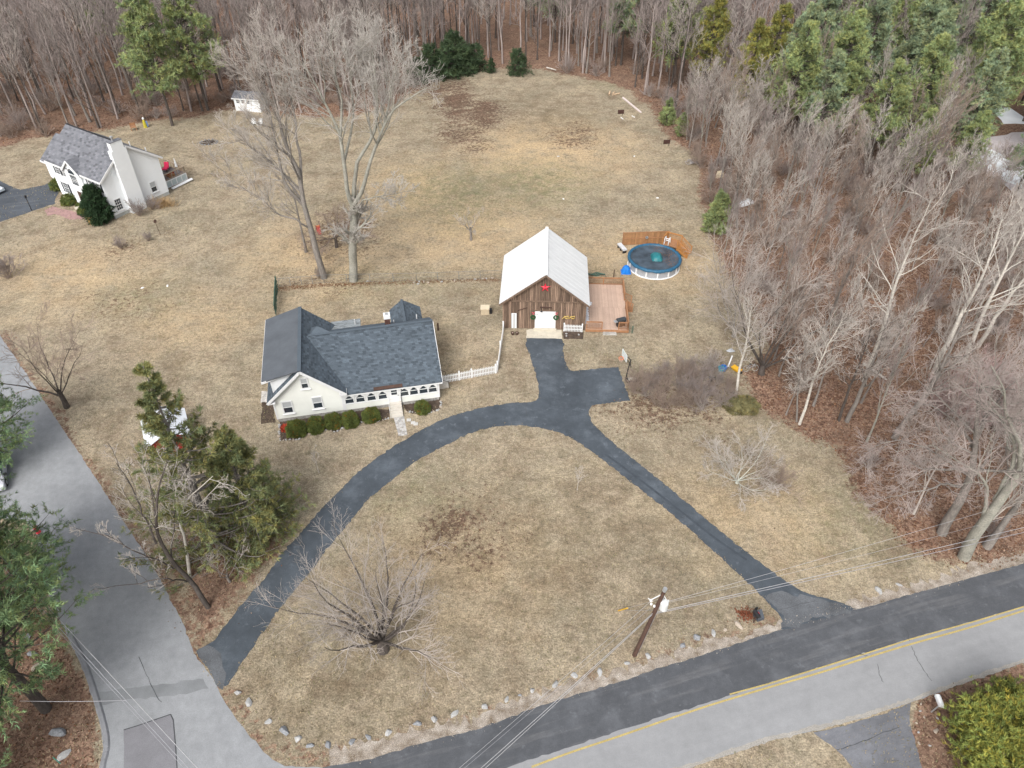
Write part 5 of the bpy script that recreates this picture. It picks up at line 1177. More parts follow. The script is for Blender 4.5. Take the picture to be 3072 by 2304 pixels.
def bush(seed, rx, ry, rz_, n, ln, wd, m_, box=2.6, warm=.5, nb=4, orange=0.):
    rg = np.random.default_rng(seed); d = unit(rg.normal(size=(n, 3))); d[:, 2] = np.abs(d[:, 2]) * 1.0 - .28; d = unit(d)
    k = (np.abs(d) ** box).sum(1) ** (-1 / box); lump = 1 + .07 * np.sin(d[:, 0] * 7 + seed) + .06 * np.cos(d[:, 1] * 8 + d[:, 2] * 6)
    s = (k * lump)[:, None]; pos = d * s * np.array([rx, ry, rz_]) * (1 - .14 * rg.random((n, 1)) ** 2) + np.array([0, 0, rz_ * .42]); pos[:, 2] = np.maximum(pos[:, 2], .03)
    ti = clump_tint(pos * 4, rg, warm)
    if orange: msk = (rg.random(n) < orange) & (np.sin(pos[:, 0] * 5 + seed) + pos[:, 2] > .9); ti[msk] = np.array([2.3, .9, .5])
    V_, F_, tt = blades(pos, d, ln, wd, rg, nb, .8, ti)
    kk = 10; u = np.linspace(0, 2 * np.pi, kk, endpoint=False); Vc, Fc = [], []
    for i, v in enumerate(np.linspace(-.3, 1.5, 6)):
        dd = np.stack([np.cos(u) * np.cos(v), np.sin(u) * np.cos(v), np.full(kk, np.sin(v))], 1); q = (np.abs(dd) ** box).sum(1) ** (-1 / box); Vc.append(dd * q[:, None] * np.array([rx, ry, rz_]) * .84 + np.array([0, 0, rz_ * .42]))
        if i: Fc += [[(i - 1) * kk + j, (i - 1) * kk + (j + 1) % kk, i * kk + (j + 1) % kk, i * kk + j] for j in range(kk)]
    Vc = np.concatenate(Vc); Vc[:, 2] = np.maximum(Vc[:, 2], 0)
    V2, F2 = join([(V_, F_), (Vc, np.array(Fc))]); tt = np.concatenate([tt, np.full((len(Vc), 3), .8)])
    return np_mesh("evergreen_shrub", V2, F2, m_, tint=tt)
def brush(seed, H, n=26, n2=6, n3=4, mats_=None, ang=(5, 60), rmin=.012, n4=0):
    rg = np.random.default_rng(seed); az = rg.uniform(0, 6.283, n); el = np.radians(rg.uniform(*ang, n)); D = np.stack([np.sin(el) * np.cos(az), np.sin(el) * np.sin(az), np.cos(el)], 1); m = 6
    Q = np.empty((n, m, 3)); Q[:, 0] = np.column_stack([rg.normal(size=(n, 2)) * .12 * H, np.zeros(n)]) * .6; L_ = H * rg.uniform(.55, 1.1, n)
    for s in range(1, m): D = unit(D + rg.normal(size=D.shape) * .14 + np.array([0, 0, .05])); Q[:, s] = Q[:, s - 1] + D * (L_ / (m - 1))[:, None]
    RR = np.linspace(.022, rmin, m)[None] * np.ones((n, 1)) * (H / 2) ** .5; L2 = grow(Q, RR, n2, rg, .25, 1, (20, 55), (.3, .55), .3, .15, 4, rmin, .7); L3 = grow(*L2, n3, rg, .2, 1, (20, 55), (.4, .7), .2, .15, 3, rmin * .85, .8)
    lv = [tubes_np(*L2, 3), tubes_np(*L3, 3)]
    mm = mats_ or (M_twigd, M_twigd)
    return np_mesh("stem", *tubes_np(Q, RR, 4), mm[0]), np_mesh("twigs", *join(lv), mm[1])

# ------------------------------------------------------------------ single trees with their own shape
def px_stem(base_px, rest, Y=None, dy=None):
    b = g(*base_px); Y = Y or b.y; n = len(rest)
    return [b] + [gy(x, y, Y + (dy or 0) * (i + 1) / n) for i, (x, y) in enumerate(rest)]
bA = (972, 834); YA = g(*bA).y
A1 = px_stem(bA, [(955, 770), (935, 690), (914, 621), (907, 576), (896, 514), (855, 441), (844, 399), (830, 330), (803, 243), (789, 174)])
A2 = [gy(914, 621, YA)] + [gy(x, y, YA - .5) for x, y in ((888, 590), (860, 560), (838, 480), (828, 420), (810, 330), (770, 250), (730, 190))]
A3 = [gy(904, 550, YA)] + [gy(x, y, YA + 1.0) for x, y in ((900, 469), (884, 417), (889, 368), (870, 290), (860, 200), (850, 150))]
A4 = [gy(935, 690, YA)] + [gy(x, y, YA - 1.5) for x, y in ((890, 660), (830, 650), (780, 590), (720, 560), (670, 520))]
A5 = [gy(907, 576, YA)] + [gy(x, y, YA + .8) for x, y in ((850, 520), (790, 470), (740, 430), (690, 400))]
plant("maple_tree", "tall grey bare tree leaning left behind the cream house, finer crown than its neighbour", hero([A1, A2, A3, A4, A5], [(.42, .06), (.20, .03), (.18, .03), (.12, .02), (.12, .02)], 101, (M_bark, M_twigl), n2=12, n3=8, n4=6, n5=3, rmin=.014), g(*bA))
bB = (1060, 842); YB = g(*bB).y
fork = gy(1058, 621, YB)
B0 = px_stem(bB, [(1056, 750), (1060, 663), (1058, 621)])
B1 = [fork] + [gy(x, y, YB - .4) for x, y in ((1042, 576), (1032, 486), (1021, 410), (1011, 382), (973, 305), (945, 250), (907, 194))]
B2 = [fork] + [gy(x, y, YB + .3) for x, y in ((1063, 555), (1073, 479), (1108, 427), (1129, 382), (1133, 295), (1122, 208), (1116, 150))]
B3 = [fork] + [gy(x, y, YB - .8) for x, y in ((1087, 573), (1112, 479), (1133, 424), (1150, 382), (1178, 326), (1230, 290), (1282, 257))]
B4 = [gy(1021, 410, YB - .4)] + [gy(x, y, YB + .5) for x, y in ((1026, 340), (1028, 290), (1008, 220), (1000, 160), (990, 104))]
B5 = [gy(1032, 486, YB)] + [gy(x, y, YB + 1.2) for x, y in ((1052, 400), (1062, 330), (1050, 240), (1060, 170), (1078, 120))]
B6 = [gy(1150, 382, YB)] + [gy(x, y, YB + .8) for x, y in ((1165, 320), (1175, 250), (1190, 200), (1200, 160))]
B7 = [gy(1058, 640, YB)] + [gy(x, y, YB - 1.2) for x, y in ((1090, 600), (1140, 585), (1180, 580), (1215, 570))]
plant("maple_tree", "tall bare tree with pale upper limbs forking into three stems behind the cream house", hero([B0, B1, B2, B3, B4, B5, B6, B7], [(.54, .42), (.28, .06), (.27, .05), (.27, .05), (.16, .03), (.16, .03), (.14, .03), (.1, .03)], 102, (M_lichen, mat('whitish_twig', (.45, .42, .385), .9, .2, .5)), n2=11, n3=8, n4=5, n5=3, rmin=.015, ratio2=(.25, .45), t0=.45), g(*bB))
plant("young_tree", "thin leaning tree between the two tall grey trees behind the house", tree_variant(7, 11, .17, 9, 5, 4, 2, .35, mats_=(M_bark, M_twig)), g(919, 756), .4)
plant("spreading_tree", "wide spreading bare tree standing alone in the front lawn", spreading(41, 9.6, .38, 14, 1.4, (4, 54), (M_barkd, M_twig), 8, 7, 4, rmin=.0085, up=.35), g(1150, 1950), .9)
plant("roadside_tree", "dark forked bare tree on the verge of the side road", spreading(12, 9.5, .24, 6, 1.8, (14, 50), (M_barkd, M_twigd), 7, 6, 4, rmin=.014), g(201, 1222), .3)
c_ = (625, 1822)
plant("birch_tree", "dark based leaning birch below the spruce at the side road", hero([px_stem(c_, [(590, 1770), (555, 1740), (521, 1707), (469, 1631), (458, 1569), (462, 1490), (490, 1410)]), [gy(521, 1707, g(*c_).y)] + [gy(x, y, g(*c_).y - 1.5) for x, y in ((440, 1640), (380, 1600), (320, 1570), (270, 1560))],
      [gy(560, 1745, g(*c_).y)] + [gy(x, y, g(*c_).y - 2.5) for x, y in ((500, 1740), (450, 1745), (390, 1765), (340, 1760))], [gy(469, 1631, g(*c_).y)] + [gy(x, y, g(*c_).y) for x, y in ((425, 1540), (390, 1450), (355, 1380))]], [(.21, .03), (.06, .02), (.07, .02), (.08, .02)], 105, (M_barkd, M_twigl), 6, 5, 4, 3, rmin=.011, ratio2=(.16, .3)), g(*c_))
c_ = (569, 1730)
plant("birch_tree", "pale forked birch in front of the spruce lower branches", hero([px_stem(c_, [(555, 1638), (535, 1562), (560, 1500), (600, 1460), (640, 1425)]), [gy(538, 1570, g(*c_).y)] + [gy(x, y, g(*c_).y + 1) for x, y in ((580, 1530), (620, 1490), (660, 1450))], [gy(535, 1562, g(*c_).y)] + [gy(x, y, g(*c_).y) for x, y in ((530, 1500), (520, 1440), (500, 1390))]],
      [(.15, .02), (.07, .02), (.07, .02)], 106, (M_birch, M_twigl), 6, 5, 4, 2, rmin=.011), g(*c_))
c_ = (650, 1800)
for sd, (bx0, by0), lab in ((3, (690, 1745), "low grey bare tree spreading between the spruce and the driveway"), (4, (585, 1660), "grey bare bushy tree under the spruce on its road side")):
    plant("young_tree", lab, spreading(40 + sd, 5.5, .10, 6, .8, (20, 75), (M_bark, M_twig), 5, 4, 4, rmin=.010), g(bx0, by0), sd)
RB = [("birch_tree", "tall white birch leaning right above the red leaf litter", (2592, 1145), [(2665, 937), (2696, 819), (2752, 680), (2790, 593)], .24, (M_birch, M_twigl)),
      ("birch_tree", "stout pale birch trunk right of the tall white birch", (2804, 1118), [(2866, 975), (2946, 836), (2995, 715), (3016, 645)], .30, (M_birch, M_twigl)),
      ("birch_tree", "pale birch crossing behind the stout one at the right edge", (2891, 1104), [(2946, 940), (3033, 784), (3110, 620)], .28, (M_birch, M_twigl)),
      ("birch_tree", "right hand pale birch of the leaning row at the frame edge", (2929, 1045), [(2990, 950), (3068, 854), (3160, 720)], .26, (M_birch, M_twigl)),
      ("birch_tree", "slim white birch at the front edge of the litter", (2398, 1273), [(2432, 1194), (2443, 1149), (2484, 1038), (2526, 958)], .15, (M_birch, M_twigl)),
      ("birch_tree", "slim birch beside the yellow tub and the cluttered wood edge", (2207, 1182), [(2222, 1111), (2241, 1050), (2252, 995), (2262, 930)], .15, (M_birch, M_twigl)),
      ("young_tree", "thin grey bare tree just left of the slim white birch", (2390, 1265), [(2395, 1190), (2400, 1100), (2420, 1020)], .10, (M_bark, M_twigl)),
      ("oak_tree", "grey trunk rising behind the spreading tree at the right", (2682, 1315), [(2731, 1239), (2780, 1173), (2850, 1040), (2930, 900)], .30, (M_bark, M_twig)),
      ("oak_tree", "grey trunk standing in litter left of the spreading tree", (2540, 1265), [(2578, 1170), (2620, 1060), (2665, 940)], .24, (M_bark, M_twig)),
      ("oak_tree", "dark slim trunk beside the grey one in the litter", (2516, 1262), [(2544, 1162), (2585, 1040), (2610, 950)], .15, (M_barkd, M_twig))]
for i, (nm, lab, b_, rest, r0, mm) in enumerate(RB):
    plant(nm, lab, hero([px_stem(b_, rest)], [(r0, .03)], 200 + i, mm, n2=16, n3=6, n4=4, n5=2, rmin=.013, t0=.35, ang2=(35, 65), ratio2=(.16, .34)), g(*b_))
c_ = (2825, 1600); Yc = g(*c_).y
plant("oak_tree", "crooked grey tree with low sweeping crown beside the main road", hero([px_stem(c_, [(2866, 1513), (2901, 1423), (2915, 1326), (2918, 1220), (2930, 1100)]), [gy(2901, 1423, Yc)] + [gy(x, y, Yc - 1) for x, y in ((2850, 1390), (2780, 1350), (2700, 1330), (2630, 1340))], [gy(2885, 1460, Yc)] + [gy(x, y, Yc - 1.5) for x, y in ((2820, 1455), (2760, 1470), (2690, 1480), (2650, 1490))],
      [gy(2915, 1326, Yc)] + [gy(x, y, Yc + .6) for x, y in ((2860, 1260), (2800, 1220), (2730, 1210))], [gy(2912, 1340, Yc)] + [gy(x, y, Yc) for x, y in ((2960, 1250), (3010, 1180), (3060, 1130))]], [(.42, .05), (.13, .02), (.12, .02), (.12, .02), (.14, .02)], 301, (M_bark, mat('pinkish_twig', (.38, .325, .30), .9, .2, .5)), 11, 8, 6, 3, rmin=.010, up=.1, ratio2=(.25, .5)), g(*c_))
c_ = (2891, 1672); Yc = g(*c_).y
plant("oak_tree", "thick leaning grey trunk with lichened side stem at the main road", hero([px_stem(c_, [(2939, 1569), (2998, 1482), (3072, 1395), (3190, 1250), (3260, 1100)]), [gy(2950, 1550, Yc)] + [gy(x, y, Yc - .5) for x, y in ((2963, 1465), (2946, 1430), (2908, 1402), (2860, 1380), (2800, 1340))], [gy(2985, 1500, Yc)] + [gy(x, y, Yc + .5) for x, y in ((3035, 1400), (3045, 1330), (3010, 1260), (2960, 1200))], [gy(3060, 1405, Yc)] + [gy(x, y, Yc) for x, y in ((3060, 1330), (3020, 1250), (3000, 1150), (2960, 1080))]],
      [(.5, .06), (.15, .02), (.2, .03), (.18, .03)], 302, (M_lichen, mat('pinkish_twig', (.38, .325, .30))), 10, 7, 6, 3, rmin=.010, up=.15, ratio2=(.25, .45)), g(*c_))
plant("oak_tree", "grey bare tree behind the thick leaning trunk", tree_variant(61, 15, .3, 12, 6, 5, 3, .35, (40, 70), (.3, .5), .3, (M_bark, M_twigl), rmin=.014), g(2960, 1640), 1.)
plant("spreading_tree", "many stemmed dark tree arching over the lawn beside the wood edge clutter", spreading(77, 15, .3, 9, 1.0, (6, 48), (M_barkd, M_twig), 8, 6, 5, rmin=.014, up=.35), g(2284, 1122), 2.2)
plant("spreading_tree", "grey many stemmed tree in the brush right of the covered pool", spreading(78, 11, .2, 8, .8, (6, 45), (M_bark, M_twig), 7, 6, 5, rmin=.014), g(2200, 1010), .7)
plant("apple_tree", "small crooked fruit tree alone on the back lawn", spreading(5, 3.4, .16, 5, 1.5, (30, 70), (M_bark, M_twigl), 5, 5, 4, rmin=.012), g(1413, 720), .5)
plant("ornamental_tree", "low umbrella shaped bare tree over red leaves between the tall trees", spreading(6, 5.2, .2, 9, 1.6, (45, 82), (M_barkd, M_twigd), 8, 7, 5, rmin=.013, up=.05), g(1010, 742), .2)
for i, (lab, b_, H__) in enumerate((("spindly sapling on the lawn before the shrub border", (957, 1418), 3.0), ("spindly sapling inside the driveway loop", (1732, 1470), 2.6))):
    plant("sapling", lab, tree_variant(80 + i, H__, .03, 8, 4, 2, 0, .3, (25, 45), (.3, .5), .6, (M_twigl, M_twigl), rmin=.009), g(*b_))
c_ = (2210, 1450)
plant("lichen_shrub", "pale lichened shrub with few crooked branches on the right lawn", spreading(15, 5.4, .13, 12, .3, (25, 78), (mat('lichen_branch', (.46, .47, .42), .9, .2, 2), M_twigl), 8, 6, 5, rmin=.012, up=.15), g(*c_), .4)
plant("lichen_shrub", "twiggy brown shrub right of the pale lichened one", brush(16, 2.8, 26, 6, 4, (M_twigd, M_twigd)), g(2320, 1462), .4, parts=("stem", "twigs"), cat="shrub")

# ------------------------------------------------------------------ the woods
def proj(X, Y, Z=0):
    d = Z - CAM_H; dep = Y * _c - d * _s; return 1536 + FPX * X / dep, 1152 - FPX * (Y * _s + d * _c) / dep
def scatter(n, x0, x1, y0, y1, dmin, poly, seed, margin=.5, extra=None, top=8):
    rg = np.random.default_rng(seed); out = []; cell = {}
    for _ in range(n * 40):
        if len(out) >= n: break
        x, y = rg.uniform(x0, x1), rg.uniform(y0, y1); px, py = proj(x, y); px2, py2 = proj(x, y, top)
        if px < -260 and px2 < -260 or px > 3330 or py2 > 2400: continue
        if sdist(np.array([[x, y]]), poly)[0] < margin: continue
        if extra and not extra(x, y, px, py): continue
        k = (int(x // dmin), int(y // dmin)); ok = True
        for a in (-1, 0, 1):
            for b in (-1, 0, 1):
                for (u, v) in cell.get((k[0] + a, k[1] + b), ()):
                    if (u - x) ** 2 + (v - y) ** 2 < dmin * dmin: ok = False
        if ok: out.append((x, y)); cell.setdefault(k, []).append((x, y))
    return out
back_v = [tree_variant(400 + i, H=17 + i % 4 * 1.6, r=.17 + .03 * (i % 3), n1=16, n2=6, n3=4, n4=2, t0=(.38, .2, .3)[i % 3], len1=(.2, .34), up=.7, mats_=((M_barkd, M_twig), (M_barkd, M_twigp), (M_bark, M_twigp))[i % 3], rmin=.02) for i in range(7)]
slim_v = [tree_variant(450 + i, H=9.5 + i % 3 * 1.8, r=.085 + .02 * (i % 3), n1=13, n2=6, n3=4, n4=2, t0=.25, ang=(22, 45), len1=(.3, .5), up=.8, mats_=((M_twigl, M_twig), (M_bark, M_twigl), (M_bark, M_twigd), (M_lichen, M_twigp))[i % 4], rmin=(.0165, .013, .015)[i % 3]) for i in range(8)]
bb = scatter(290, -125, 125, 100, 178, 3.1, woods_poly, 1, 1.2, lambda x, y, px, py: not (x > 15 and y < 128) and not (2880 < px and 330 < py < 640))
LEFTW, BACKW = "bare trees in the woods behind the white colonial", "bare trees in the woods behind the back lawn"
for i, (x, y) in enumerate(bb):
    left = x < -28
    plant("bare_tree", "tall bare tree in the dark woods behind the white colonial" if left else "tall bare tree in the woods closing off the back lawn", back_v[i % 7], (x, y, 0), rnd.uniform(0, 6.28), rnd.uniform(.6, 1.15), LEFTW if left else BACKW)
def region(x, y): return "beside the covered pool" if y < 92 and x < 38 and y > 68 else "below the bluish pine stand" if y > 92 and x > 38 else "edging the far right side of the back lawn" if y > 92 else "among the leaning pale birches" if y > 50 else "close to the main road"
def notdrv(x, y, px, py): return not (2880 < px and 300 < py < 640)
rw = scatter(240, 12, 90, 34, 130, 2.4, woods_poly, 2, .3, lambda x, y, px, py: x > 14 and not (2860 < px and 330 < py < 640) and not (y > 102 and x > 44 and rnd.random() < .6) and (y > 80 or rnd.random() < (.45 if y > 58 else .14)))
for i, (x, y) in enumerate(rw):
    z_ = region(x, y); plant("slender_tree", "slender pale bare tree in the thicket " + z_, slim_v[i % 8], (x, y, 0), rnd.uniform(0, 6.28), rnd.uniform(.5, 1.2), "slender bare trees " + z_).rotation_euler = (rnd.gauss(0, .09), rnd.gauss(0, .09), rnd.uniform(0, 6.28))
# one mass of trunks and limbs beyond
fx = scatter(330, -140, 120, 122, 178, 2.6, woods_poly, 13, 1.5, lambda x, y, px, py: not (x > 15 and y < 140)) + scatter(560, -190, 190, 176, 300, 3.4, woods_poly, 3, 1)
rgf = np.random.default_rng(5); Pf, Rf = [], []
for x, y in fx:
    H__ = rgf.uniform(14, 20); z = np.linspace(0, 1, 5); Pf.append(np.column_stack([x + np.cumsum(rgf.normal(size=5) * .2), y + np.cumsum(rgf.normal(size=5) * .2), z * H__])); Rf.append(.2 * (1 - .85 * z) + .02)
Pf, Rf = np.array(Pf), np.array(Rf); F1 = grow(Pf, Rf, 9, rgf, .35, .98, (30, 55), (.2, .35), .6, .1, 4, .035, .5); F2 = grow(*F1, 5, rgf, .2, 1, (25, 50), (.4, .6), .4, .1, 3, .03, .7); F3 = grow(*F2, 3, rgf, .2, 1, (25, 50), (.5, .7), .3, .1, 2, .03, .8)
o = put("distant_woods", np_mesh("distant_woods", *join([tubes_np(Pf, Rf, 5), tubes_np(*F1, 3), tubes_np(*F2, 3), tubes_np(*F3, 3)]), M_twigp), stuff=True)
# brush and undergrowth
br_v = [brush(500 + i, 2.6, 24, 6, 4, ((M_twigd, M_twigd), (M_twig, M_twigp), (M_twigd, M_twigp))[i % 3]) for i in range(4)]
ug = scatter(95, 12, 80, 36, 120, 2.3, woods_poly, 6, .2, lambda x, y, px, py: x > 14 and (y > 55 or rnd.random() < .3))
for i, (x, y) in enumerate(ug): z_ = region(x, y); plant("undergrowth_shrub", "leafless undergrowth shrub in the thicket " + z_, br_v[i % 4], (x, y, 0), rnd.uniform(0, 6.28), rnd.uniform(.6, 1.3), "undergrowth shrubs " + z_, "shrub", ("stem", "twigs"))
ug = scatter(150, -110, 60, 112, 160, 2.0, woods_poly, 8, .1, lambda x, y, px, py: True)
for i, (x, y) in enumerate(ug): plant("undergrowth_shrub", "leafless undergrowth shrub at the foot of the woods behind the lawns", br_v[i % 4], (x, y, 0), rnd.uniform(0, 6.28), rnd.uniform(.6, 1.3), "undergrowth shrubs along the back woods", "shrub", ("stem", "twigs"))
bp = ell(1470, 845, 105, 42); k = 0
for x, y in scatter(34, 8, 30, 45, 66, 1.1, bp, 9, -.2): plant("undergrowth_shrub", "brown leafless shrub in the brush clump right of the parking spur", br_v[k % 4], (x, y, 0), k * 1.3, rnd.uniform(.5, .85), "brown shrubs in the brush clump", "shrub", ("stem", "twigs")); k += 1
pk = brush(520, 3.6, 34, 7, 4, (M_twigp, mat('pink_twig', (.40, .28, .27), .9, .2, 1)), (0, 45), .012)
for i, (vx, vy) in enumerate([(2060, 870), (2120, 850), (2180, 880), (2150, 930), (2090, 930), (2030, 900), (2200, 960)]):
    plant("undergrowth_shrub", "pinkish twiggy shrub in front of the pale birches", pk, V(vx, vy), i, rnd.uniform(.8, 1.2), "pinkish shrubs before the birches", "shrub", ("stem", "twigs"))
for i, (vx, vy, lab, s_) in enumerate([(262, 536, "round bare shrub on the left lawn, the larger of two", .62), (322, 520, "round bare shrub on the left lawn, the smaller of two", .5), (18, 600, "dark bare shrub at the left edge of the far lawn", 1.3), (302, 465, "bare shrub against the gable wall of the white colonial", .9), (330, 452, "thin bare shrub by the rear corner of the white colonial", .7), (690, 598, "twiggy growth at the foot of the leaning tall tree", .55), (1535, 800, "bare lilac bush at the lawn edge near the blue buckets", .9)]):
    plant("bare_shrub", lab, brush(540 + i, 2.5, 26, 6, 4, (M_twigd, M_twigp if i != 6 else M_twig), (5, 55), .013), V(vx, vy), i, s_, cat="shrub", parts=("stem", "twigs"))
# dry ornamental grass by the colonial
og_ = blades(np.zeros((60, 3)) + np.random.default_rng(2).normal(size=(60, 3)) * np.array([.8, .4, .05]), np.tile([0, 0, 1.], (60, 1)), 1.3, .04, np.random.default_rng(3), 12, .55, np.ones((60, 3)))
o = put("ornamental_grass", np_mesh("ornamental_grass", og_[0], og_[1], mat('straw', (.40, .28, .15), .9, .2, 3, tint=True), tint=og_[2]), None, V(352, 445)); tag(o, "tawny clump of dry ornamental grass at the colonial rear corner", "grass clump")

for i, (a, b, r_, lab) in enumerate((((2590, 1095), (2655, 1150), .16, "pale fallen trunk lying across the litter by the tall white birch"), ((2670, 1130), (2725, 1040), .14, "dark fallen trunk propped in the litter right of the tall white birch"), ((2880, 1010), (2990, 985), .14, "pale fallen limb among the stout birches"), ((2420, 1010), (2480, 985), .12, "short fallen trunk in the thicket behind the cluttered edge"), ((1640, 205), (1668, 218), .15, "pale fallen limb where the back lawn meets the litter"))):
    o = MB().tube([g(*a) + Vector((0, 0, .15)), g((a[0] + b[0]) / 2, (a[1] + b[1]) / 2) + Vector((0, 0, .35)), g(*b) + Vector((0, 0, .5))], [r_, r_ * .85, r_ * .5], 7).build("fallen_trunk", M_birch if "pale" in lab else M_barkd); tag(o, lab, "log")
# evergreens
pine_v = [conifer(600 + i, 20, 4.3 + .4 * (i % 3), .28, .8, 5, 11, 3, 9, .46, .07, (M_pineb, M_pine, M_pine)[i % 3], 0, .25, .7, .24, .6) for i in range(4)]
piney = conifer(620, 18, 3.8, .25, .8, 5, 9, 3, 8, .46, .07, M_piney, 0, .25, .7, .22, .7)
for i, (x, y, s_, v) in enumerate([(48, 113, .82, 0), (55, 108, .84, 1), (62, 112, .95, 2), (69, 109, .9, 3), (53, 122, 1., 1), (65, 124, 1.1, 0), (76, 119, 1.05, 2), (84, 114, .95, 1), (90, 128, 1.1, 3), (60, 134, 1.1, 2), (72, 138, 1.1, 1), (96, 116, 1., 0), (83, 140, 1.15, 3), (58, 101, .62, 2), (74, 100, .7, 0), (66, 102, .6, 1), (45, 119, .95, 2), (51, 129, 1.1, 0), (58, 126, 1.1, 3), (52, 116, .7, 1), (64, 117, 1.05, 0), (79, 126, 1.15, 2), (71, 130, 1.15, 0), (90, 120, 1.05, 3), (100, 126, 1.1, 2), (47, 125, 1., 3)]):
    plant("pine_tree", "bluish green white pine in the stand at the top right", pine_v[v], (x, y, 0), i * 1.1, s_, "white pines at the top right")
for i, (x, y, s_) in enumerate([(40, 127, .95), (45, 132, 1.), (36, 140, 1.05)]): plant("pine_tree", "yellow green pine left of the bluish pine stand", piney, (x, y, 0), i * 2., s_, "yellow green pines at the top")
for i, (x, y, s_, v) in enumerate([(-59, 126, 1.15, 1), (-55, 133, 1.1, 2)]): plant("pine_tree", ("tall green pine rising behind the ridge of the white colonial", "second tall green pine just behind the one over the colonial")[i], pine_v[v], (x, y, 0), i, s_)
pf = scatter(70, -150, 170, 140, 250, 5, woods_poly, 12, 2, lambda x, y, px, py: (x > 5 and rnd.random() < .8) or x < -60 and rnd.random() < .35)
for i, (x, y) in enumerate(pf): plant("pine_tree", "far pine standing among the bare woods at the top", pine_v[i % 4], (x, y, 0), i, rnd.uniform(.8, 1.1), "far pines among the back woods")
hem = [conifer(640 + i, 6, 3.4, .04, .42, 5, 7, 3, 6, .45, .08, M_hemlock, .2, .1, .55, .12, .4) for i in range(2)]
for i, (vx, vy, s_) in enumerate([(935, 168, 1.05), (968, 166, 1.15), (1000, 160, .95), (1028, 152, .85), (905, 178, .8), (985, 148, 1.2), (1118, 160, .8)]): plant("hemlock", "dark green hemlock at the wood edge beyond the leafy patch", hem[i % 2], V(vx, vy), i, s_, "hemlocks at the wood edge")
for vx, vy, s_, lab in ((1062, 158, .42, "small round hemlock standing out from the others at the wood edge"), (1440, 268, .62, "bushy young pine at the right wood edge beyond the dark boxes"), (1470, 292, .55, "lower bushy young pine nearest the right dark box"), (1545, 500, .85, "dense young pine beside the white boat hull")):
    plant("young_pine", lab, conifer(650 + int(vx), 7, 2.3, .03, .4, 5, 7, 3, 7, .4, .08, M_pine if vx > 1100 else M_hemlock, .05, .2, .7, .1, .4), V(vx, vy), vx, s_)
near_pine = [conifer(700 + i, 19, 6.6, (.26, .1)[i], .85, 5, 17, 4, 11, .36, .046, mat('near_pine_needles', (.185, .265, .125), .75, .2, .6, tint=True, spec=.2), .02, .3, .6, .38, .6, None, (.20, .42), .8) for i in range(2)]
plant("pine_tree", "big green pine leaning out of frame at the lower left corner, thick dark trunk", near_pine[0], g(139, 2128), .3)
plant("pine_tree", "green pine overhanging the parked pickup at the left edge", near_pine[1], (-38.0, 30.8, 0), 1.5, .92)
plant("pine_tree", "green pine at the left edge above the parked pickup", near_pine[1], (-47.0, 46.5, 0), 3.6, .72)
plant("pine_tree", "low branched pine at the bottom left corner below the dark trunk", near_pine[1], (-34.0, 17.5, 0), 4.0, .6)
spr = conifer(720, 20, 6.8, .03, .85, 6, 14, 3, 8, .34, .045, M_spruce, .32, .34, 1.15, .28, .75, M_bark, (.10, .20), .6, .06)
plant("spruce_tree", "tall drooping spruce shading the red shed beside the side road", spr, g(664, 1655), .8)
spr2 = conifer(722, 12, 5.0, .04, .62, 6, 16, 3, 8, .34, .045, M_spruce, .30, .34, .9, .2, .75, M_bark, (.10, .20), .6, .06)
plant("spruce_tree", "shorter dense spruce standing at the driveway side of the tall one", spr2, g(775, 1600), 2.)
# clipped shrubs before the house
bushes = [bush(730 + i, .74, .72, .84, 1500, .16, .05, M_yew, 3.0, .5, 5, .08) for i in range(3)]
names_ = ["leftmost clipped round shrub below the gable window of the cream house", "second clipped round shrub from the left under the cream gable", "third clipped round shrub in the row under the cream gable", "fourth clipped round shrub where gable and porch meet", "clipped round shrub nearest the left of the front steps", "clipped round shrub standing alone right of the front steps"]
for i, ((cx, cy), s_) in enumerate(zip([(465, 1450), (668, 1410), (862, 1365), (1045, 1350), (1268, 1300), (1830, 1215)], [1.1, 1.02, .98, 1., .98, .88])):
    p = g(760 + cx / 3.607, 880 + cy / 3.607, .75); o = put("round_shrub", bushes[i % 3], None, (p.x, p.y, 0), (0, 0, i * 1.7), (s_, s_, s_ * 1.02)); tag(o, names_[i], "shrub", "clipped shrubs before the cream house")
ra = bush(740, .42, .35, .45, 120, .2, .06, mat('red_leaves', (.40, .06, .03), .8, .3, 4, tint=True), 2.2, .2, 4); o = put("red_shrub", ra, None, g(860, 1290)); tag(o, "small red leaved plant beside the leftmost clipped shrub", "shrub")
# evergreens by the colonial
cone = conifer(745, 5.2, 1.9, .0, .22, 9, 6, 3, 8, .26, .07, mat('dark_arborvitae', (.03, .062, .026), .8, .2, 2, tint=True), .05, .35, .55, .15, .3)
plant("arborvitae", "dark green cone shaped evergreen at the front corner of the white colonial", cone, V(221, 478), .2)
yb = [bush(750 + i, 1.1, 1.0, .9, 500, .2, .07, M_yew, 2.2, .9, 4) for i in range(2)]
for i, (vx, vy, s_, lab) in enumerate([(132, 408, 1.15, "tall olive green yew at the colonial garage corner"), (152, 440, 1.0, "rounded green yew right of the tall olive one"), (182, 462, .75, "low green yew beside the colonial entry step"), (196, 472, .55, "smallest green yew touching the dark cone evergreen"), (172, 447, .4, "small green tuft of a shrub before the colonial entry")]):
    o = put("yew_shrub", yb[i % 2], None, V(vx, vy), (0, 0, i), (s_, s_, s_ * 1.1)); tag(o, lab, "shrub")
ol = bush(765, 1.9, 1.4, .42, 900, .22, .05, mat('olive_leaves', (.17, .155, .07), .85, .3, 2, tint=True), 2., .5, 4); o = put("evergreen_shrub", ol, None, V(1600, 878)); tag(o, "low olive green shrub at the foot of the slim birch", "shrub")
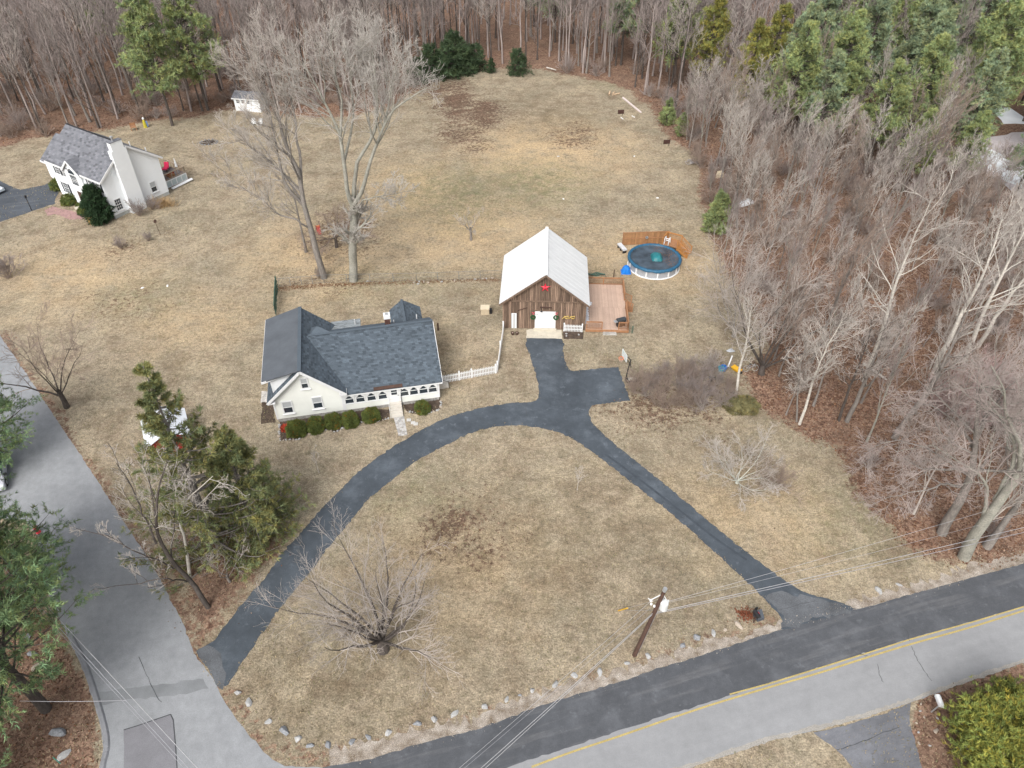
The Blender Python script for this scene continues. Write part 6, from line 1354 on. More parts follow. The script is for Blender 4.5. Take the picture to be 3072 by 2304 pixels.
th = conifer(760, 3.4, 2.5, .02, .26, 8, 8, 3, 10, .27, .045, M_thuja, .0, .75, .5, .12, .9, None, (.25, .5), .7)
for i, (vx, vy, s_, lab) in enumerate([(2105, 1610, 1.0, "yellow green arborvitae bush at the bottom right corner, nearest the drive"), (2190, 1590, 1.1, "yellow green arborvitae bush behind, at the right frame edge"), (2180, 1670, 1.15, "yellow green arborvitae bush at the very bottom right"), (2120, 1680, 1.0, "yellow green arborvitae bush cut by the bottom edge of the frame"), (2165, 1545, .7, "smallest yellow green arborvitae bush, furthest from the drive")]):
    plant("arborvitae_bush", lab, th, V(vx, vy), i * 2, s_, cat="shrub")

# fallen leaves and dry grass: real bits lying on the ground
def litter(name, n, poly, x0, x1, y0, y1, size, m_, seed, tint_cols, lift=.02, tilt=.5, prob=None, blade=False):
    rg = np.random.default_rng(seed); x, y = rg.uniform(x0, x1, n), rg.uniform(y0, y1, n); P_ = np.column_stack([x, y])
    keep = np.ones(n, bool)
    if poly is not None: keep &= sdist(P_, poly) > .2 * rg.normal(size=n)
    if prob is not None: keep &= prob(P_, rg)
    P_ = P_[keep]; n = len(P_); s = size * rg.uniform(.6, 1.4, n); a = rg.uniform(0, 6.283, n)
    U = np.column_stack([np.cos(a), np.sin(a), rg.normal(size=n) * tilt]) * s[:, None]; W = np.column_stack([-np.sin(a), np.cos(a), rg.normal(size=n) * tilt]) * s[:, None] * .6
    c0 = np.column_stack([P_, np.full(n, lift) + s * .3])
    if blade:
        W *= .35; Uz = np.column_stack([np.cos(a) * .7, np.sin(a) * .7, np.full(n, .9)]) * s[:, None]; c0[:, 2] = 0
        V_ = np.stack([c0 - W, c0 + W, c0 + Uz + W * .3, c0 + Uz - W * .3], 1).reshape(-1, 3)
    else: V_ = np.stack([c0 - U, c0 - W, c0 + U, c0 + W], 1).reshape(-1, 3)
    tc = np.array(tint_cols)[rg.integers(0, len(tint_cols), n)] * rg.uniform(.75, 1.25, (n, 1)); tc = np.repeat(tc, 4, 0)
    return put(name, np_mesh(name, V_, np.arange(n * 4).reshape(-1, 4), m_, tint=tc), stuff=True)
M_leafbit = mat('leaf_bit', (.22, .22, .22), .9, .15, 3, tint=True, spec=.1)
lc = [(.55, .28, .17), (.75, .38, .22), (.95, .55, .33), (1.3, .92, .68), (.42, .2, .13)]
litter("fallen_leaves", 70000, woods_poly, 10, 62, 28, 80, .075, M_leafbit, 1, lc)
litter("fallen_leaves", 20000, woods_poly, -95, 40, 100, 140, .12, M_leafbit, 2, lc)
litter("fallen_leaves", 5000, lb_poly, -40, -22, 18, 40, .07, M_leafbit, 3, lc); litter("fallen_leaves", 2500, rb_poly, 8, 34, 14, 32, .06, M_leafbit, 4, lc)
spots_all = leaf_spots[:5] + [spruce_poly]
litter("fallen_leaves", 60000, None, -35, 20, 26, 125, .065, M_leafbit, 5, lc, prob=lambda P_, rg: np.maximum.reduce([np.clip(sdist(P_, q) / 3 + .4 + .5 * wob(P_, 1.6), 0, 1) for q in spots_all]) > rg.random(len(P_)) * 1.6)
fl_ = np.array([(p.x, p.y) for p in G(vw([(600, 620), (700, 612), (900, 607), (1083, 602), (1083, 606), (900, 612), (700, 619), (600, 628)]))])
litter("fallen_leaves", 40000, fl_, -30, 2, 70, 82, .07, M_leafbit, 15, lc[:3])
M_grassbit = mat('dry_grass_bit', (.26, .222, .16), .95, .2, 1.5, tint=True, spec=.05)
road_polys = [np.array([(p.x, p.y) for p in q]) for q in (top_e + bot_e[::-1], sr + [top_w[0] - rdir * 4] + slw, cr(G(drive_outer), 2) + cr(G(drive_inner), 2), [top_w[0]] + top_w + sh_out[::-1])]
hb = [(HO + Matrix.Rotation(HR, 3, 'Z') @ Vector(q)).xy for q in ((-.2, -1, 0), (16.2, -1, 0), (16.2, 10, 0), (-.2, 10, 0))]; bbq = [bworld(q).xy for q in ((-.2, -2, 0), (14.6, -2, 0), (14.6, 10, 0), (-.2, 10, 0))]
def lawn_ok(P_, rg):
    k = ~inside(P_, woods_poly)
    for q in road_polys + [np.array([tuple(v) for v in hb]), np.array([tuple(v) for v in bbq])]: k &= ~inside(P_, q)
    k &= (wob(P_, 2.2) + .8 * wob(P_, .7)) > rg.normal(size=len(P_)) * .5 - .35
    return k
litter("dry_grass", 150000, None, -42, 42, 18, 80, .10, M_grassbit, 8, [(1, 1, 1), (1.15, 1.1, .95), (.8, .82, .75), (.7, .8, .55), (1.3, 1.22, 1.05)], prob=lawn_ok, blade=True)
litter("dry_grass", 60000, None, -75, 40, 78, 128, .13, M_grassbit, 9, [(1, 1, 1), (1.15, 1.1, .95), (.8, .82, .75), (.75, .8, .6), (1.3, 1.22, 1.05)], prob=lawn_ok, blade=True)
_dp = np.array([(p.x, p.y) for p in cr(G(drive_outer), 2) + cr(G(drive_inner), 2)])
litter("dry_grass", 60000, None, -30, 20, 24, 68, .09, M_grassbit, 21, [(1, 1, 1), (.8, .75, .6), (1.2, 1.1, .9)], prob=lambda P_, rg: np.abs(sdist(P_, _dp) + .06) < .22 * np.abs(rg.normal(size=len(P_))), blade=True)
sh_poly = np.array([(p.x, p.y) for p in [top_w[0] - rdir * 1.0] + top_w + sh_out[::-1]])
litter("gravel", 60000, sh_poly, -13, 45, 18, 42, .035, mat('gravel_bit', (.36, .325, .275), .9, .2, 3, tint=True), 10, [(1, 1, 1), (1.3, 1.28, 1.25), (.7, .68, .65), (.9, .8, .7)], .0, .9)
# ------------------------------------------------------------------ stones
def boulder(seed, r, flat=.65, pts=26):
    rg = np.random.default_rng(seed); d = unit(rg.normal(size=(pts, 3))); d *= rg.uniform(.82, 1.1, (pts, 1)); d *= np.array([1.0, rg.uniform(.65, .9), flat])
    import bmesh
    bm2 = bmesh.new()
    for q in d * r: bm2.verts.new(tuple(q + np.array([0, 0, r * flat * .45])))
    bmesh.ops.convex_hull(bm2, input=bm2.verts)
    me = bpy.data.meshes.new("boulder"); bm2.to_mesh(me); bm2.free(); return me
M_b = [mat('pale_granite', (.37, .37, .365), .9, .25, 4, .2, 20, bump=.4, bscale=18), mat('grey_granite', (.24, .25, .265), .9, .3, 4, .2, 20, bump=.4, bscale=18), mat('warm_granite', (.40, .34, .28), .9, .25, 4, .2, 20, bump=.4, bscale=18)]
bo_me = {}
def stone_mesh(v, m):
    if (v, m) not in bo_me: me = boulder(800 + v, 1.0, (.6, .75, .5, .65)[v % 4]); me.materials.append(M_b[m]); bo_me[(v, m)] = me
    return bo_me[(v, m)]
row_px = [(714, 2075, 10, 0), (747, 2107, 14, 0), (806, 2162, 13, 0), (855, 2191, 15, 1), (895, 2214, 14, 0), (931, 2234, 11, 1), (985, 2232, 13, 1), (1055, 2224, 11, 1), (1105, 2209, 10, 1), (1165, 2197, 14, 0), (1252, 2169, 11, 1), (1303, 2156, 14, 0),
          (1364, 2139, 12, 0), (1453, 2118, 12, 0), (1520, 2096, 10, 0), (1559, 2083, 6, 1), (1596, 2069, 10, 0), (1665, 2052, 11, 0), (1723, 2024, 14, 0), (1799, 2013, 12, 0), (1880, 1987, 10, 0), (1943, 1965, 11, 0), (2048, 1933, 10, 1), (2090, 1911, 14, 1), (2140, 1897, 10, 0), (2176, 1887, 9, 2), (2215, 1872, 13, 2)]
near = ["first pale boulder of the roadside row, by the driveway mouth at the corner", "second boulder of the roadside row, pale, at the side road corner", "third boulder of the row at the side road corner", "large grey boulder of the row where the verge begins to curve", "pale pointed boulder at the curve of the roadside row", "small grey boulder at the lowest bend of the roadside row", "squarish grey boulder at the lowest bend of the roadside row", "bluish grey boulder next after the squarish one along the row", "grey boulder before the long flat slab in the roadside row", "long flat pale slab in the roadside row", "round grey boulder right of the long flat slab", "white wedge boulder right of the round grey one",
        "upright pale boulder below the spreading tree's right side", "pale boulder left of the small low stone by the gravel", "small pale boulder at the gravel edge left of the wires", "low grey stone, smallest of the row, beside the gravel", "pale boulder left of the overhead wires", "flat faced pale boulder just left of where wires cross the verge", "wide pale boulder crossed by the overhead wires", "speckled pale boulder right of the wires", "pale boulder left of the foot of the utility pole", "pale boulder right of the foot of the utility pole", "dark centred boulder right of the pole beside a tuft", "large tilted grey boulder at the end of the bare track", "small pale boulder above the gravel spill", "small tan boulder between pale one and the mailbox", "tan boulder just left of the black mailbox"]
for i, (x, y, r_, m_) in enumerate(row_px):
    p = g(x, y + 3); s_ = r_ / 2207 * (p - Vector((0, 0, 50))).length * 1.0
    o = put("boulder", stone_mesh(i % 6, m_), None, (p.x, p.y, -.18 * s_), (0, 0, i * 1.9), (s_ * (1.0 + .25 * math.sin(i * 2.7)), s_ * .95, s_ * (.85 + .2 * math.cos(i * 1.9)))); tag(o, near[i], "boulder", "boulders along the road verge")
for i, (x, y, r_, m_, lab) in enumerate([(97, 1962, 13, 1, "mossy grey boulder in the leaves below the left pine"), (121, 1998, 20, 2, "flat tan boulder in the leaves below the left pine"), (86, 1912, 12, 1, "half buried grey boulder highest among the left verge stones"), (177, 2199, 20, 1, "rounded blue grey boulder on the left verge by the kerb"), (193, 2266, 15, 0, "white pointed boulder at the bottom left beside a green stake"),
                                         (2634, 1771, 12, 0, "flat white slab stone on the verge right of the driveway mouth"), (2696, 1754, 8, 0, "small flat pale stone furthest right on the verge"), (2808, 2192, 8, 2, "flat tan stone on the bank below the white mailbox")]):
    p = g(x, y); s_ = r_ / 2207 * (p - Vector((0, 0, 50))).length; o = put("boulder", stone_mesh((i + 2) % 6, m_), None, (p.x, p.y, -.03), (0, 0, i), (s_ * 1.15, s_ * .9, s_ * .7)); tag(o, lab, "boulder")
mgs = MB(); mgs.tube([g(181, 2290), g(181, 2290) + Vector((-.1, 0, .9))], .03, 5); o = mgs.build("garden_stake", mat('green_stake', (.03, .30, .22), .5, .1, 3)); tag(o, "green plastic stake in the leaves at the bottom left edge", "stake")
# border stones of the shrub bed
border = [(285, 1425), (280, 1500), (285, 1560), (290, 1595), (340, 1590), (400, 1588), (460, 1583), (510, 1572), (545, 1545), (562, 1518), (590, 1515), (615, 1528), (640, 1530), (672, 1522)]
border2 = [(745, 1490), (775, 1480), (815, 1475), (845, 1490), (875, 1497), (905, 1495), (935, 1485), (955, 1465), (1000, 1452)]
border3 = [(1110, 1425), (1150, 1405), (1185, 1392), (1305, 1388), (1340, 1390), (1425, 1362), (1465, 1358)]
border4 = [(1655, 1283), (1900, 1297), (1945, 1285), (1985, 1272), (2020, 1248), (2035, 1205), (2030, 1165)]
P760 = lambda x, y: g(760 + x / 3.607, 880 + y / 3.607)
k = 0
for b_, where in ((border, "around the left end of the shrub bed"), (border2, "in the scallop before the middle clipped shrubs"), (border3, "between the clipped shrubs and the front steps"), (border4, "edging the bed right of the front steps")):
    pts = [P760(*q) for q in b_]; Ls = [0]
    for a, c in zip(pts, pts[1:]): Ls.append(Ls[-1] + (c - a).length)
    n = int(Ls[-1] / .30)
    for i in range(n + 1):
        d = Ls[-1] * i / n; j = max(q for q in range(len(Ls)) if Ls[q] <= d + 1e-6); j = min(j, len(pts) - 2); p = pts[j].lerp(pts[j + 1], (d - Ls[j]) / max(1e-6, Ls[j + 1] - Ls[j]))
        s_ = rnd.uniform(.09, .17); o = put("border_stone", stone_mesh(k % 6, (0, 0, 2)[k % 3]), None, (p.x + rnd.uniform(-.05, .05), p.y + rnd.uniform(-.05, .05), 0), (0, 0, k * 1.3), (s_ * 1.2, s_, s_)); tag(o, "small pale stone " + where, "stone", "border stones " + where); k += 1
sheet("shrub_bed", [P760(*q) for q in border + border2 + border3] + [P760(1480, 1250), P760(1000, 1270), P760(285, 1390)], .005, M_soil, .05)
sheet("shrub_bed", [P760(*q) for q in [(1625, 1190)] + border4[:1] + [(1720, 1305), (1820, 1300)] + border4[1:] + [(2020, 1130)]], .005, M_soil, .05)
sheet("side_bed", [P760(*q) for q in ((92, 1180), (215, 1190), (245, 1395), (90, 1405))], .005, M_soil, .06)
sheet("gravel_bed", [P760(*q) for q in ((88, 1062), (165, 1062), (165, 1178), (88, 1178))], .005, mat('pale_gravel_bed', (.48, .46, .44), .95, .3, 3, .35, 14), .05)
# paver walk from the steps to the drive
WK = bpy.data.objects.new("paver_walk", None); link(WK); struct(WK); WK.location = HO; WK.rotation_euler = (0, 0, HR)
pv = [MB().box(-.5, .5, -.5, .5, 0, 1).mesh("paver", M_paver) for _ in range(3)]
for me, t in zip(pv, (.8, 1.0, 1.2)):
    a = me.color_attributes["tint"]; a.data.foreach_set("color", np.tile(np.array([t, t, t, 1], dtype=np.float32), len(me.vertices)))
toL = lambda p: Matrix.Rotation(-HR, 3, 'Z') @ (p - HO)
wA, wB, wC, wD = toL(P760(1518, 1345)), toL(P760(1632, 1325)), toL(P760(1672, 1520)), toL(P760(1560, 1470))
wC, wD = toL(P760(1668, 1535)), toL(P760(1572, 1545))
rows = 13
for i in range(rows):
    t = (i + .5) / rows; a, b = wA.lerp(wD, t), wB.lerp(wC, t); W = (b - a).length; n = 4 if i % 2 else 3; rot = math.atan2(b.y - a.y, b.x - a.x); hgt = ((wA - wD).length) / rows
    for j in range(n): p = a.lerp(b, (j + .5) / n); put("paver", rnd.choice(pv), WK, (p.x, p.y, .0), (0, 0, rot), (W / n - .02, hgt - .02, rnd.uniform(.02, .035)))
for (x, y, lab) in ((1683, 1372, "square stepping slab nearest the front steps"), (1728, 1402, "whitest stepping slab of the three beside the walk"), (1758, 1415, "pinkish stepping slab beside the whitest one")):
    p = P760(x, y); o = put("stepping_slab", pv[2], None, p, (0, 0, .1), (.42, .36, .05)); tag(o, lab, "paving slab")
# ------------------------------------------------------------------ yard things
p = g(768 + 1980 / 2.88, 576 + 1045 / 2.88); UB = thing("storage_bin", "beige lidded utility box on the grass left of the barn", "bin", p, .02)
bx("body", mat('bin_body', (.46, .38, .27), .7, .1, 3), UB, -.48, .48, -.4, .4, 0, .75); bx("lid", M_beige, UB, -.52, .52, -.44, .44, .75, .86); bx("side_unit", M_black, UB, .5, .8, -.2, .3, 0, .5)
p = g(768 + 1575 / 2.88, 576 + 1195 / 2.88); o = MB().box(-.09, .09, -.07, .07, 0, 1.0).build("yard_post", M_brownw); o.location = p; tag(o, "short brown post on the grass behind the porch end", "post")
# basketball hoop
p = g(1840 + 262 / 7.325, 1040 + 750 / 7.325); BH = thing("basketball_hoop", "portable basketball hoop beside the parking spur", "basketball hoop", p, 0)
mb = MB(); mb.hexa([(.1, -.35, 0), (1.25, -.3, 0), (1.25, .4, 0), (.1, .35, 0), (.2, -.28, .2), (1.15, -.24, .2), (1.15, .34, .2), (.2, .28, .2)]); mb.build("base", M_black, BH); bx("base_weight", mat('sand_weight', (.45, .42, .36), .9, .2, 4), BH, .3, 1.05, -.2, .25, .2, .26)
MB().tube([(0, 0, .05), (.15, .05, 1.6), (.32, .1, 2.75)], .06, 8).build("pole", M_black, BH)
bk = Vector((-.3, .35, 3.05)); bd = Vector((.25, -.97, 0)).normalized(); bn = Vector((-.97, -.25, 0)).normalized(); Zv = Vector((0, 0, 1))
arm = MB(); arm.beam((.3, .1, 2.7), bk + Vector((.05, .05, .1)), .06, .06); arm.beam((.28, .1, 2.2), bk + Vector((.05, .05, -.15)), .05, .05); arm.beam((.3, .1, 2.3), (.42, .1, 1.75), .1, .08); arm.build("arm", M_black, BH)
bb_ = MB(); bb_.prism([bk - bd * .6 - Zv * .35, bk + bd * .6 - Zv * .35, bk + bd * .6 + Zv * .45, bk - bd * .6 + Zv * .45], bn * .04); bbo = bb_.build("backboard", mat('backboard', (.45, .52, .52), .3, .1, 3), BH)
fr_ = MB()
for a, b in ((-.6, .6),): 
    for z in (-.35, .45): fr_.beam(bk + bn * .045 + bd * a + Zv * z, bk + bn * .045 + bd * b + Zv * z, .03, .06)
    for a_ in (-.6, .6): fr_.beam(bk + bn * .045 + bd * a_ - Zv * .35, bk + bn * .045 + bd * a_ + Zv * .45, .03, .06)
for z in (-.12, .18): fr_.beam(bk + bn * .05 - bd * .25 + Zv * z, bk + bn * .05 + bd * .25 + Zv * z, .02, .04)
for a_ in (-.25, .25): fr_.beam(bk + bn * .05 + bd * a_ - Zv * .12, bk + bn * .05 + bd * a_ + Zv * .18, .02, .04)
fr_.build("border", M_white, bbo)
hc = bk + bn * .38 - Zv * .22; rm = MB(); rm.tube([hc + bn * .24 * math.cos(q * PI / 8) + bd * .24 * math.sin(q * PI / 8) for q in range(17)], .025, 5); rim = rm.build("rim", M_orange, BH)
nt_ = MB()
for q in range(10):
    a = q * PI / 5
    for s_ in (.35, -.35): nt_.tube([hc + (bn * math.cos(a) + bd * math.sin(a)) * .23, hc + (bn * math.cos(a + s_) + bd * math.sin(a + s_)) * .15 - Zv * .42], .008, 3)
nt_.build("net", mat('net_cord', (.62, .42, .36), .9, .1, 5), rim)
# clutter at the wood edge
c5 = lambda x, y: g(2080 + x / 4.233, 960 + y / 4.233)
for i, (x, y, dx_, lab) in enumerate(((345, 655, 0, "teal plastic tub, lower of the two nested at the wood edge"), (378, 640, 0, "blue plastic tub behind the teal one at the wood edge"))):
    t = thing("tub", lab, "bucket", c5(x, y), 0); MB().lathe([(.24, 0), (.32, .5), (.35, .5), (.35, .55), (.3, .55), (.24, .08)], 16).build("body", M_teal if i == 0 else M_blue, t); mh = MB(); mh.tube([(.34 * math.cos(q * PI / 8), .05, .5 + .18 * math.sin(q * PI / 8)) for q in range(9)], .012, 4); mh.build("handle", M_black, t)
WB = thing("wheelbarrow", "yellow wheelbarrow tub tipped against the slim birch", "wheelbarrow", c5(555, 655), -.9); WB.scale = (.78, .78, .78); mw = MB()
mw.hexa([(-.55, -.3, .12), (.35, -.25, .12), (.35, .25, .12), (-.55, .3, .12), (-.85, -.42, .5), (.55, -.36, .5), (.55, .36, .5), (-.85, .42, .5)]); ow = mw.build("tray", M_yellow, WB); MB().lathe([(.2, -.04), (.2, .04)], 12).build("wheel", M_rubber, WB).location = (.6, 0, .2)
for s_ in (-.25, .25): bm_("handle", M_wood, WB, (.5, s_, .2), (-1.3, s_ * 1.3, .55), .05, .05)
for nm, r0 in (("left", .0),):
    BK = thing("bicycle", "grey bicycle lying against the dark many stemmed tree", "bicycle", c5(720, 640), .1)
    for x in (-.5, .5):
        mt = MB(); mt.tube([(x + .32 * math.cos(q * PI / 10), -.05 + .1 * math.sin(q * PI / 10), .34 + .32 * math.sin(q * PI / 10)) for q in range(21)], .022, 5); mt.build("wheel", M_steel, BK)
    mt = MB()
    for a, b in (((-.5, 0, .34), (-.15, 0, .8)), ((-.15, 0, .8), (.35, 0, .78)), ((-.1, 0, .35), (.35, 0, .78)), ((-.5, 0, .34), (-.1, 0, .35)), ((-.15, 0, .85), (-.1, 0, .35)), ((.5, 0, .34), (.33, 0, .9))): mt.tube([a, b], .022, 5)
    mt.build("frame", M_steel, BK); bx("saddle", M_black, BK, -.28, -.05, -.07, .07, .85, .9); mt = MB(); mt.tube([(.33, -.28, .95), (.33, .28, .95)], .02, 5); mt.build("handlebar", M_black, BK)
o = MB().beam(c5(440, 600) + Vector((0, 0, .1)), c5(485, 490) + Vector((0, 0, .4)), .13, .04).build("plank", M_white); tag(o, "white weathered plank leaning behind the teal tub", "plank")
t = thing("bucket", "black bucket on its own in the brown brush", "bucket", c5(235, 775), .3); MB().lathe([(.26, 0), (.33, .42), (.36, .42), (.36, .46), (.31, .46), (.25, .06)], 14).build("body", M_black, t); mh = MB(); mh.tube([(.35 * math.cos(q * PI / 8), .1, .42 + .1 * math.sin(q * PI / 8)) for q in range(9)], .012, 4); mh.build("handle", M_steel, t)
o = put("loose_stone", stone_mesh(2, 0), None, c5(285, 600), (0, 0, 1), (.22, .18, .2)); tag(o, "pale rounded stone left of the teal tub", "stone")
tp_ = MB(); rpp = random.Random(4); tp_.v = [(math.cos(q) * rpp.uniform(.35, .6), math.sin(q) * rpp.uniform(.25, .4), rpp.uniform(.02, .15)) for q in np.linspace(0, 6.0, 10)] + [(0, 0, .35)]; tp_.t = [1] * 11; tp_.f = [[i, (i + 1) % 10, 10] for i in range(10)]; tp_.mi = [0] * 10
o = tp_.build("tarp_scrap", mat('grey_plastic', (.40, .42, .45), .6, .25, 5)); o.location = c5(475, 395); tag(o, "crumpled grey plastic sheet beyond the white plank", "tarp")
# far lawn
for (vx, vy, lab) in ((1341, 246, "dark rusty horseshoe pit board, the farther of two"), (1440, 311, "dark rusty horseshoe pit board, the nearer of two")):
    t = thing("pit_board", lab, "board", V(vx, vy), .15); bx("board", mat('rust_dark', (.06, .03, .025), .8, .3, 3), t, -.55, .55, -.06, .06, .05, .7); bx("stake", M_black, t, -.03, .03, -1.0, -.94, 0, .4)
    for x in (-.5, .5): bx("post", M_brownw, t, x - .05, x + .05, -.05, .09, 0, .75)
o = MB().beam(V(1345, 212) + Vector((0, 0, .12)), V(1384, 244) + Vector((0, 0, .12)), .28, .2).build("gutter_pipe", mat('pale_pipe', (.66, .58, .56), .6, .1, 3)); tag(o, "long pale pinkish pipe lying along the wood edge", "pipe")
for i, (a, b, lab) in enumerate((((1341, 254), (1346, 258), "short white stick beside the farther dark board"), ((1365, 251), (1371, 254), "short white stick right of the farther dark board"))):
    o = MB().beam(V(*a) + Vector((0, 0, .06)), V(*b) + Vector((0, 0, .06)), .12, .1).build("stick", M_white); tag(o, lab, "stick")
lg = thing("log_pile", "few tan cut logs at the corner of the leaf litter", "logs", V(1325, 206), .4)
for a, b in (((-.8, .2, .15), (-.3, .9, .5)), ((-.2, 0, .15), (1.4, .1, .15)), ((.2, .5, .15), (.7, .9, .2))): MB().tube([a, b], .17, 8).build("log", mat('cut_log', (.42, .31, .21), .9, .25, 3), lg)
for i, (vx, vy, lab) in enumerate(((1206, 338, "white lawn marker left of the back lawn centre"), (1370, 338, "white lawn marker right of the back lawn centre"), (1217, 430, "white disc on the grass behind the barn, left one"), (1420, 428, "white disc on the grass behind the pool, right one"), (308, 622, "white scrap on the leafy patch of the left lawn"), (362, 618, "larger white scrap on the leafy patch of the left lawn"))):
    o = put("lawn_marker", stone_mesh(i % 6, 0), None, V(vx, vy), (0, 0, i), (.26, .2, .12)); o.material_slots  # pale
    me = o.data.copy(); me.materials.clear(); me.materials.append(M_white); o.data = me; tag(o, lab, "marker")
HB = thing("boat_hull", "white overturned boat hull in the trees beyond the dense young pine", "boat", V(1602, 442), .5); mh = MB()
hs = [(-1.9, .05, .05), (-1.2, .55, .5), (0, .7, .6), (1.2, .65, .58), (1.7, .6, .5)]
for x, w, z in hs: mh.v += [(x, -w, .05), (x, -w * .7, z * .8), (x, 0, z), (x, w * .7, z * .8), (x, w, .05)]; mh.t += [1] * 5
for i in range(4):
    for j in range(4): q = i * 5 + j; mh.f.append([q, q + 1, q + 6, q + 5]); mh.mi.append(0)
mh.add([mh.v[-5 + j] for j in range(5)], [[0, 1, 2, 3, 4]]); mh.build("hull", M_snow, HB); bx("keel", M_steel, HB, -1.6, 1.6, -.03, .03, .55, .66)
WP = thing("wire_pile", "tangle of grey wire and pipes on the grass at the wood edge", "scrap", V(1500, 353), 0); mwp = MB(); rw_ = random.Random(8)
for i in range(16): a = rw_.uniform(0, 6.28); c0 = Vector((rw_.uniform(-1, 1), rw_.uniform(-.4, .4), .15)); mwp.tube([c0 + Vector((.6 * math.cos(a + q * .5), .4 * math.sin(a + q * .5), .1 + .15 * math.sin(q + i))) for q in range(7)], .035, 4)
mwp.build("wire", mat('scrap_wire', (.36, .34, .34), .6, .3, 4), WP)
for (vx, vy, lab) in ((1560, 352, "stack of tan boards leaning at the foot of the thicket"), (1553, 382, "dark brown stump box standing at the foot of the thicket")):
    t = thing("scrap_stack", lab, "scrap", V(vx, vy), .3)
    for i in range(4): bx("board", M_beige if "tan" in lab else M_brownw, t, -.7 + i * .12, .6 - i * .05, -.3 + i * .14, -.18 + i * .14, 0, .5 + .12 * i)
hs_ = MB(); rr2 = random.Random(3)
for q in range(4): hs_.tube([(-.9 + .3 * i, .15 * math.sin(i * 1.3 + q), .12 + .07 * q + .05 * math.cos(i + q)) for i in range(8)], .06, 5)
o = hs_.build("hose_coil", M_greenmetal); o.location = g(1440 + 1435 / 4.148, 640 + 775 / 4.148); tag(o, "dark green coiled hoses on the grass behind the deck", "hose")
o = MB().box(-.05, .05, -.05, .05, 0, 1.1).build("yard_post", M_brownw); o.location = g(1440 + 1663 / 4.148, 640 + 795 / 4.148); tag(o, "thin brown post standing behind the deck's back rail", "post")
for i, (x, lab) in enumerate(((1885, "left of two thin dark green stakes beside the deck corner"), (1897, "right of two thin dark green stakes beside the deck corner"))):
    o = MB().tube([(0, 0, 0), (.02, 0, 1.0)], .035, 5).build("green_stake", M_greenmetal); o.location = g(1440 + x / 4.148, 640 + 1490 / 4.148); tag(o, lab, "stake")
for i, (x, lab) in enumerate(((405, "left dark flower pot on the grass before the white barn door"), (460, "right dark flower pot on the grass before the white barn door"))):
    t = thing("flower_pot", lab, "flower pot", g(1440 + x / 4.148, 640 + 1510 / 4.148), 0); MB().lathe([(.13, 0), (.18, .3), (.2, .3), (.2, .34), (.16, .34), (.14, .28)], 12).build("pot", M_brownw, t); MB().lathe([(.16, 0), (.05, .06)], 8, (0, 0, .26)).build("dry_plant", M_twigd, t)
for i, (x, y, lab) in enumerate(((1075, 1500, "white round stone at the back left of the planting bed"), (1075, 1530, "white round stone at the front left of the planting bed"), (1228, 1512, "white round stone at the right of the planting bed"))):
    o = put("bed_stone", stone_mesh(i, 0), None, g(1440 + x / 4.148, 640 + y / 4.148), (0, 0, i), (.16, .14, .16)); tag(o, lab, "stone")
# row of stones along the wire fence
for i, (x, y) in enumerate([(965, 773), (1365, 786), (1410, 776), (1485, 785), (1605, 777), (1715, 770), (1895, 757), (1960, 752), (1990, 750), (2040, 746), (1400, 795), (1450, 778)]):
    o = put("fence_stone", stone_mesh(i % 6, (0, 2)[i % 2]), None, g(768 + x / 2.88, 576 + y / 2.88), (0, 0, i), (.22, .17, .16)); tag(o, "pale stone lying at the foot of the wire fence", "stone", "stones under the wire fence")
# mailboxes
p = g(1840 + 1860 / 4.424, 1720 + 655 / 4.424); MX = thing("mailbox", "black mailbox on a post beside the driveway mouth, with leaf pile", "mailbox", p, .35)
MB().tube([(0, 0, 0), (0, 0, 1.05)], .06, 6).build("post", M_brownw, MX); mx = MB(); mx.prism([(-.14, -.3, 1.05), (.14, -.3, 1.05), (.14, -.3, 1.22)] + [(.14 * math.cos(q * PI / 6), -.3, 1.22 + .12 * math.sin(q * PI / 6)) for q in range(1, 6)] + [(-.14, -.3, 1.22)], (0, .62, 0)); bxo = mx.build("box", M_black, MX); bx("flag", M_red, bxo, .145, .16, -.1, .1, 1.2, 1.28)
PN = thing("newspaper_box", "dark slanted paper tube box beside the black mailbox", "box", g(1840 + 1925 / 4.424, 1720 + 590 / 4.424), .3); mb = MB(); mb.hexa([(-.3, -.28, 0), (.3, -.28, 0), (.3, .28, 0), (-.3, .28, 0), (-.26, -.26, .35), (.26, -.26, .35), (.28, .26, .7), (-.28, .26, .7)]); mb.build("body", mat('slate_box', (.07, .08, .095), .6, .15, 3), PN); bx("frame", M_black, PN, -.3, -.08, .3, .36, .2, 1.0)
p = g(1840 + 1760 / 4.424, 1720 + 555 / 4.424); lpp = blades(np.random.default_rng(1).normal(size=(240, 3)) * np.array([.42, .30, .0]) + np.array([0, 0, .06]), np.tile([0, 0, .3], (240, 1)), .12, .08, np.random.default_rng(2), 3, 1.2, np.ones((240, 3)))
o = put("leaf_pile", np_mesh("leaf_pile", lpp[0], lpp[1], mat('rust_leaves', (.19, .065, .035), .9, .3, 6, tint=True), tint=lpp[2]), None, p); tag(o, "pile of rust red leaves beside the black mailbox", "leaf pile")
p = g(2304 + 1410 / 2.88, 1728 + 1175 / 2.88); MW = thing("mailbox", "white mailbox leaning on its post across the main road", "mailbox", p, -.25)
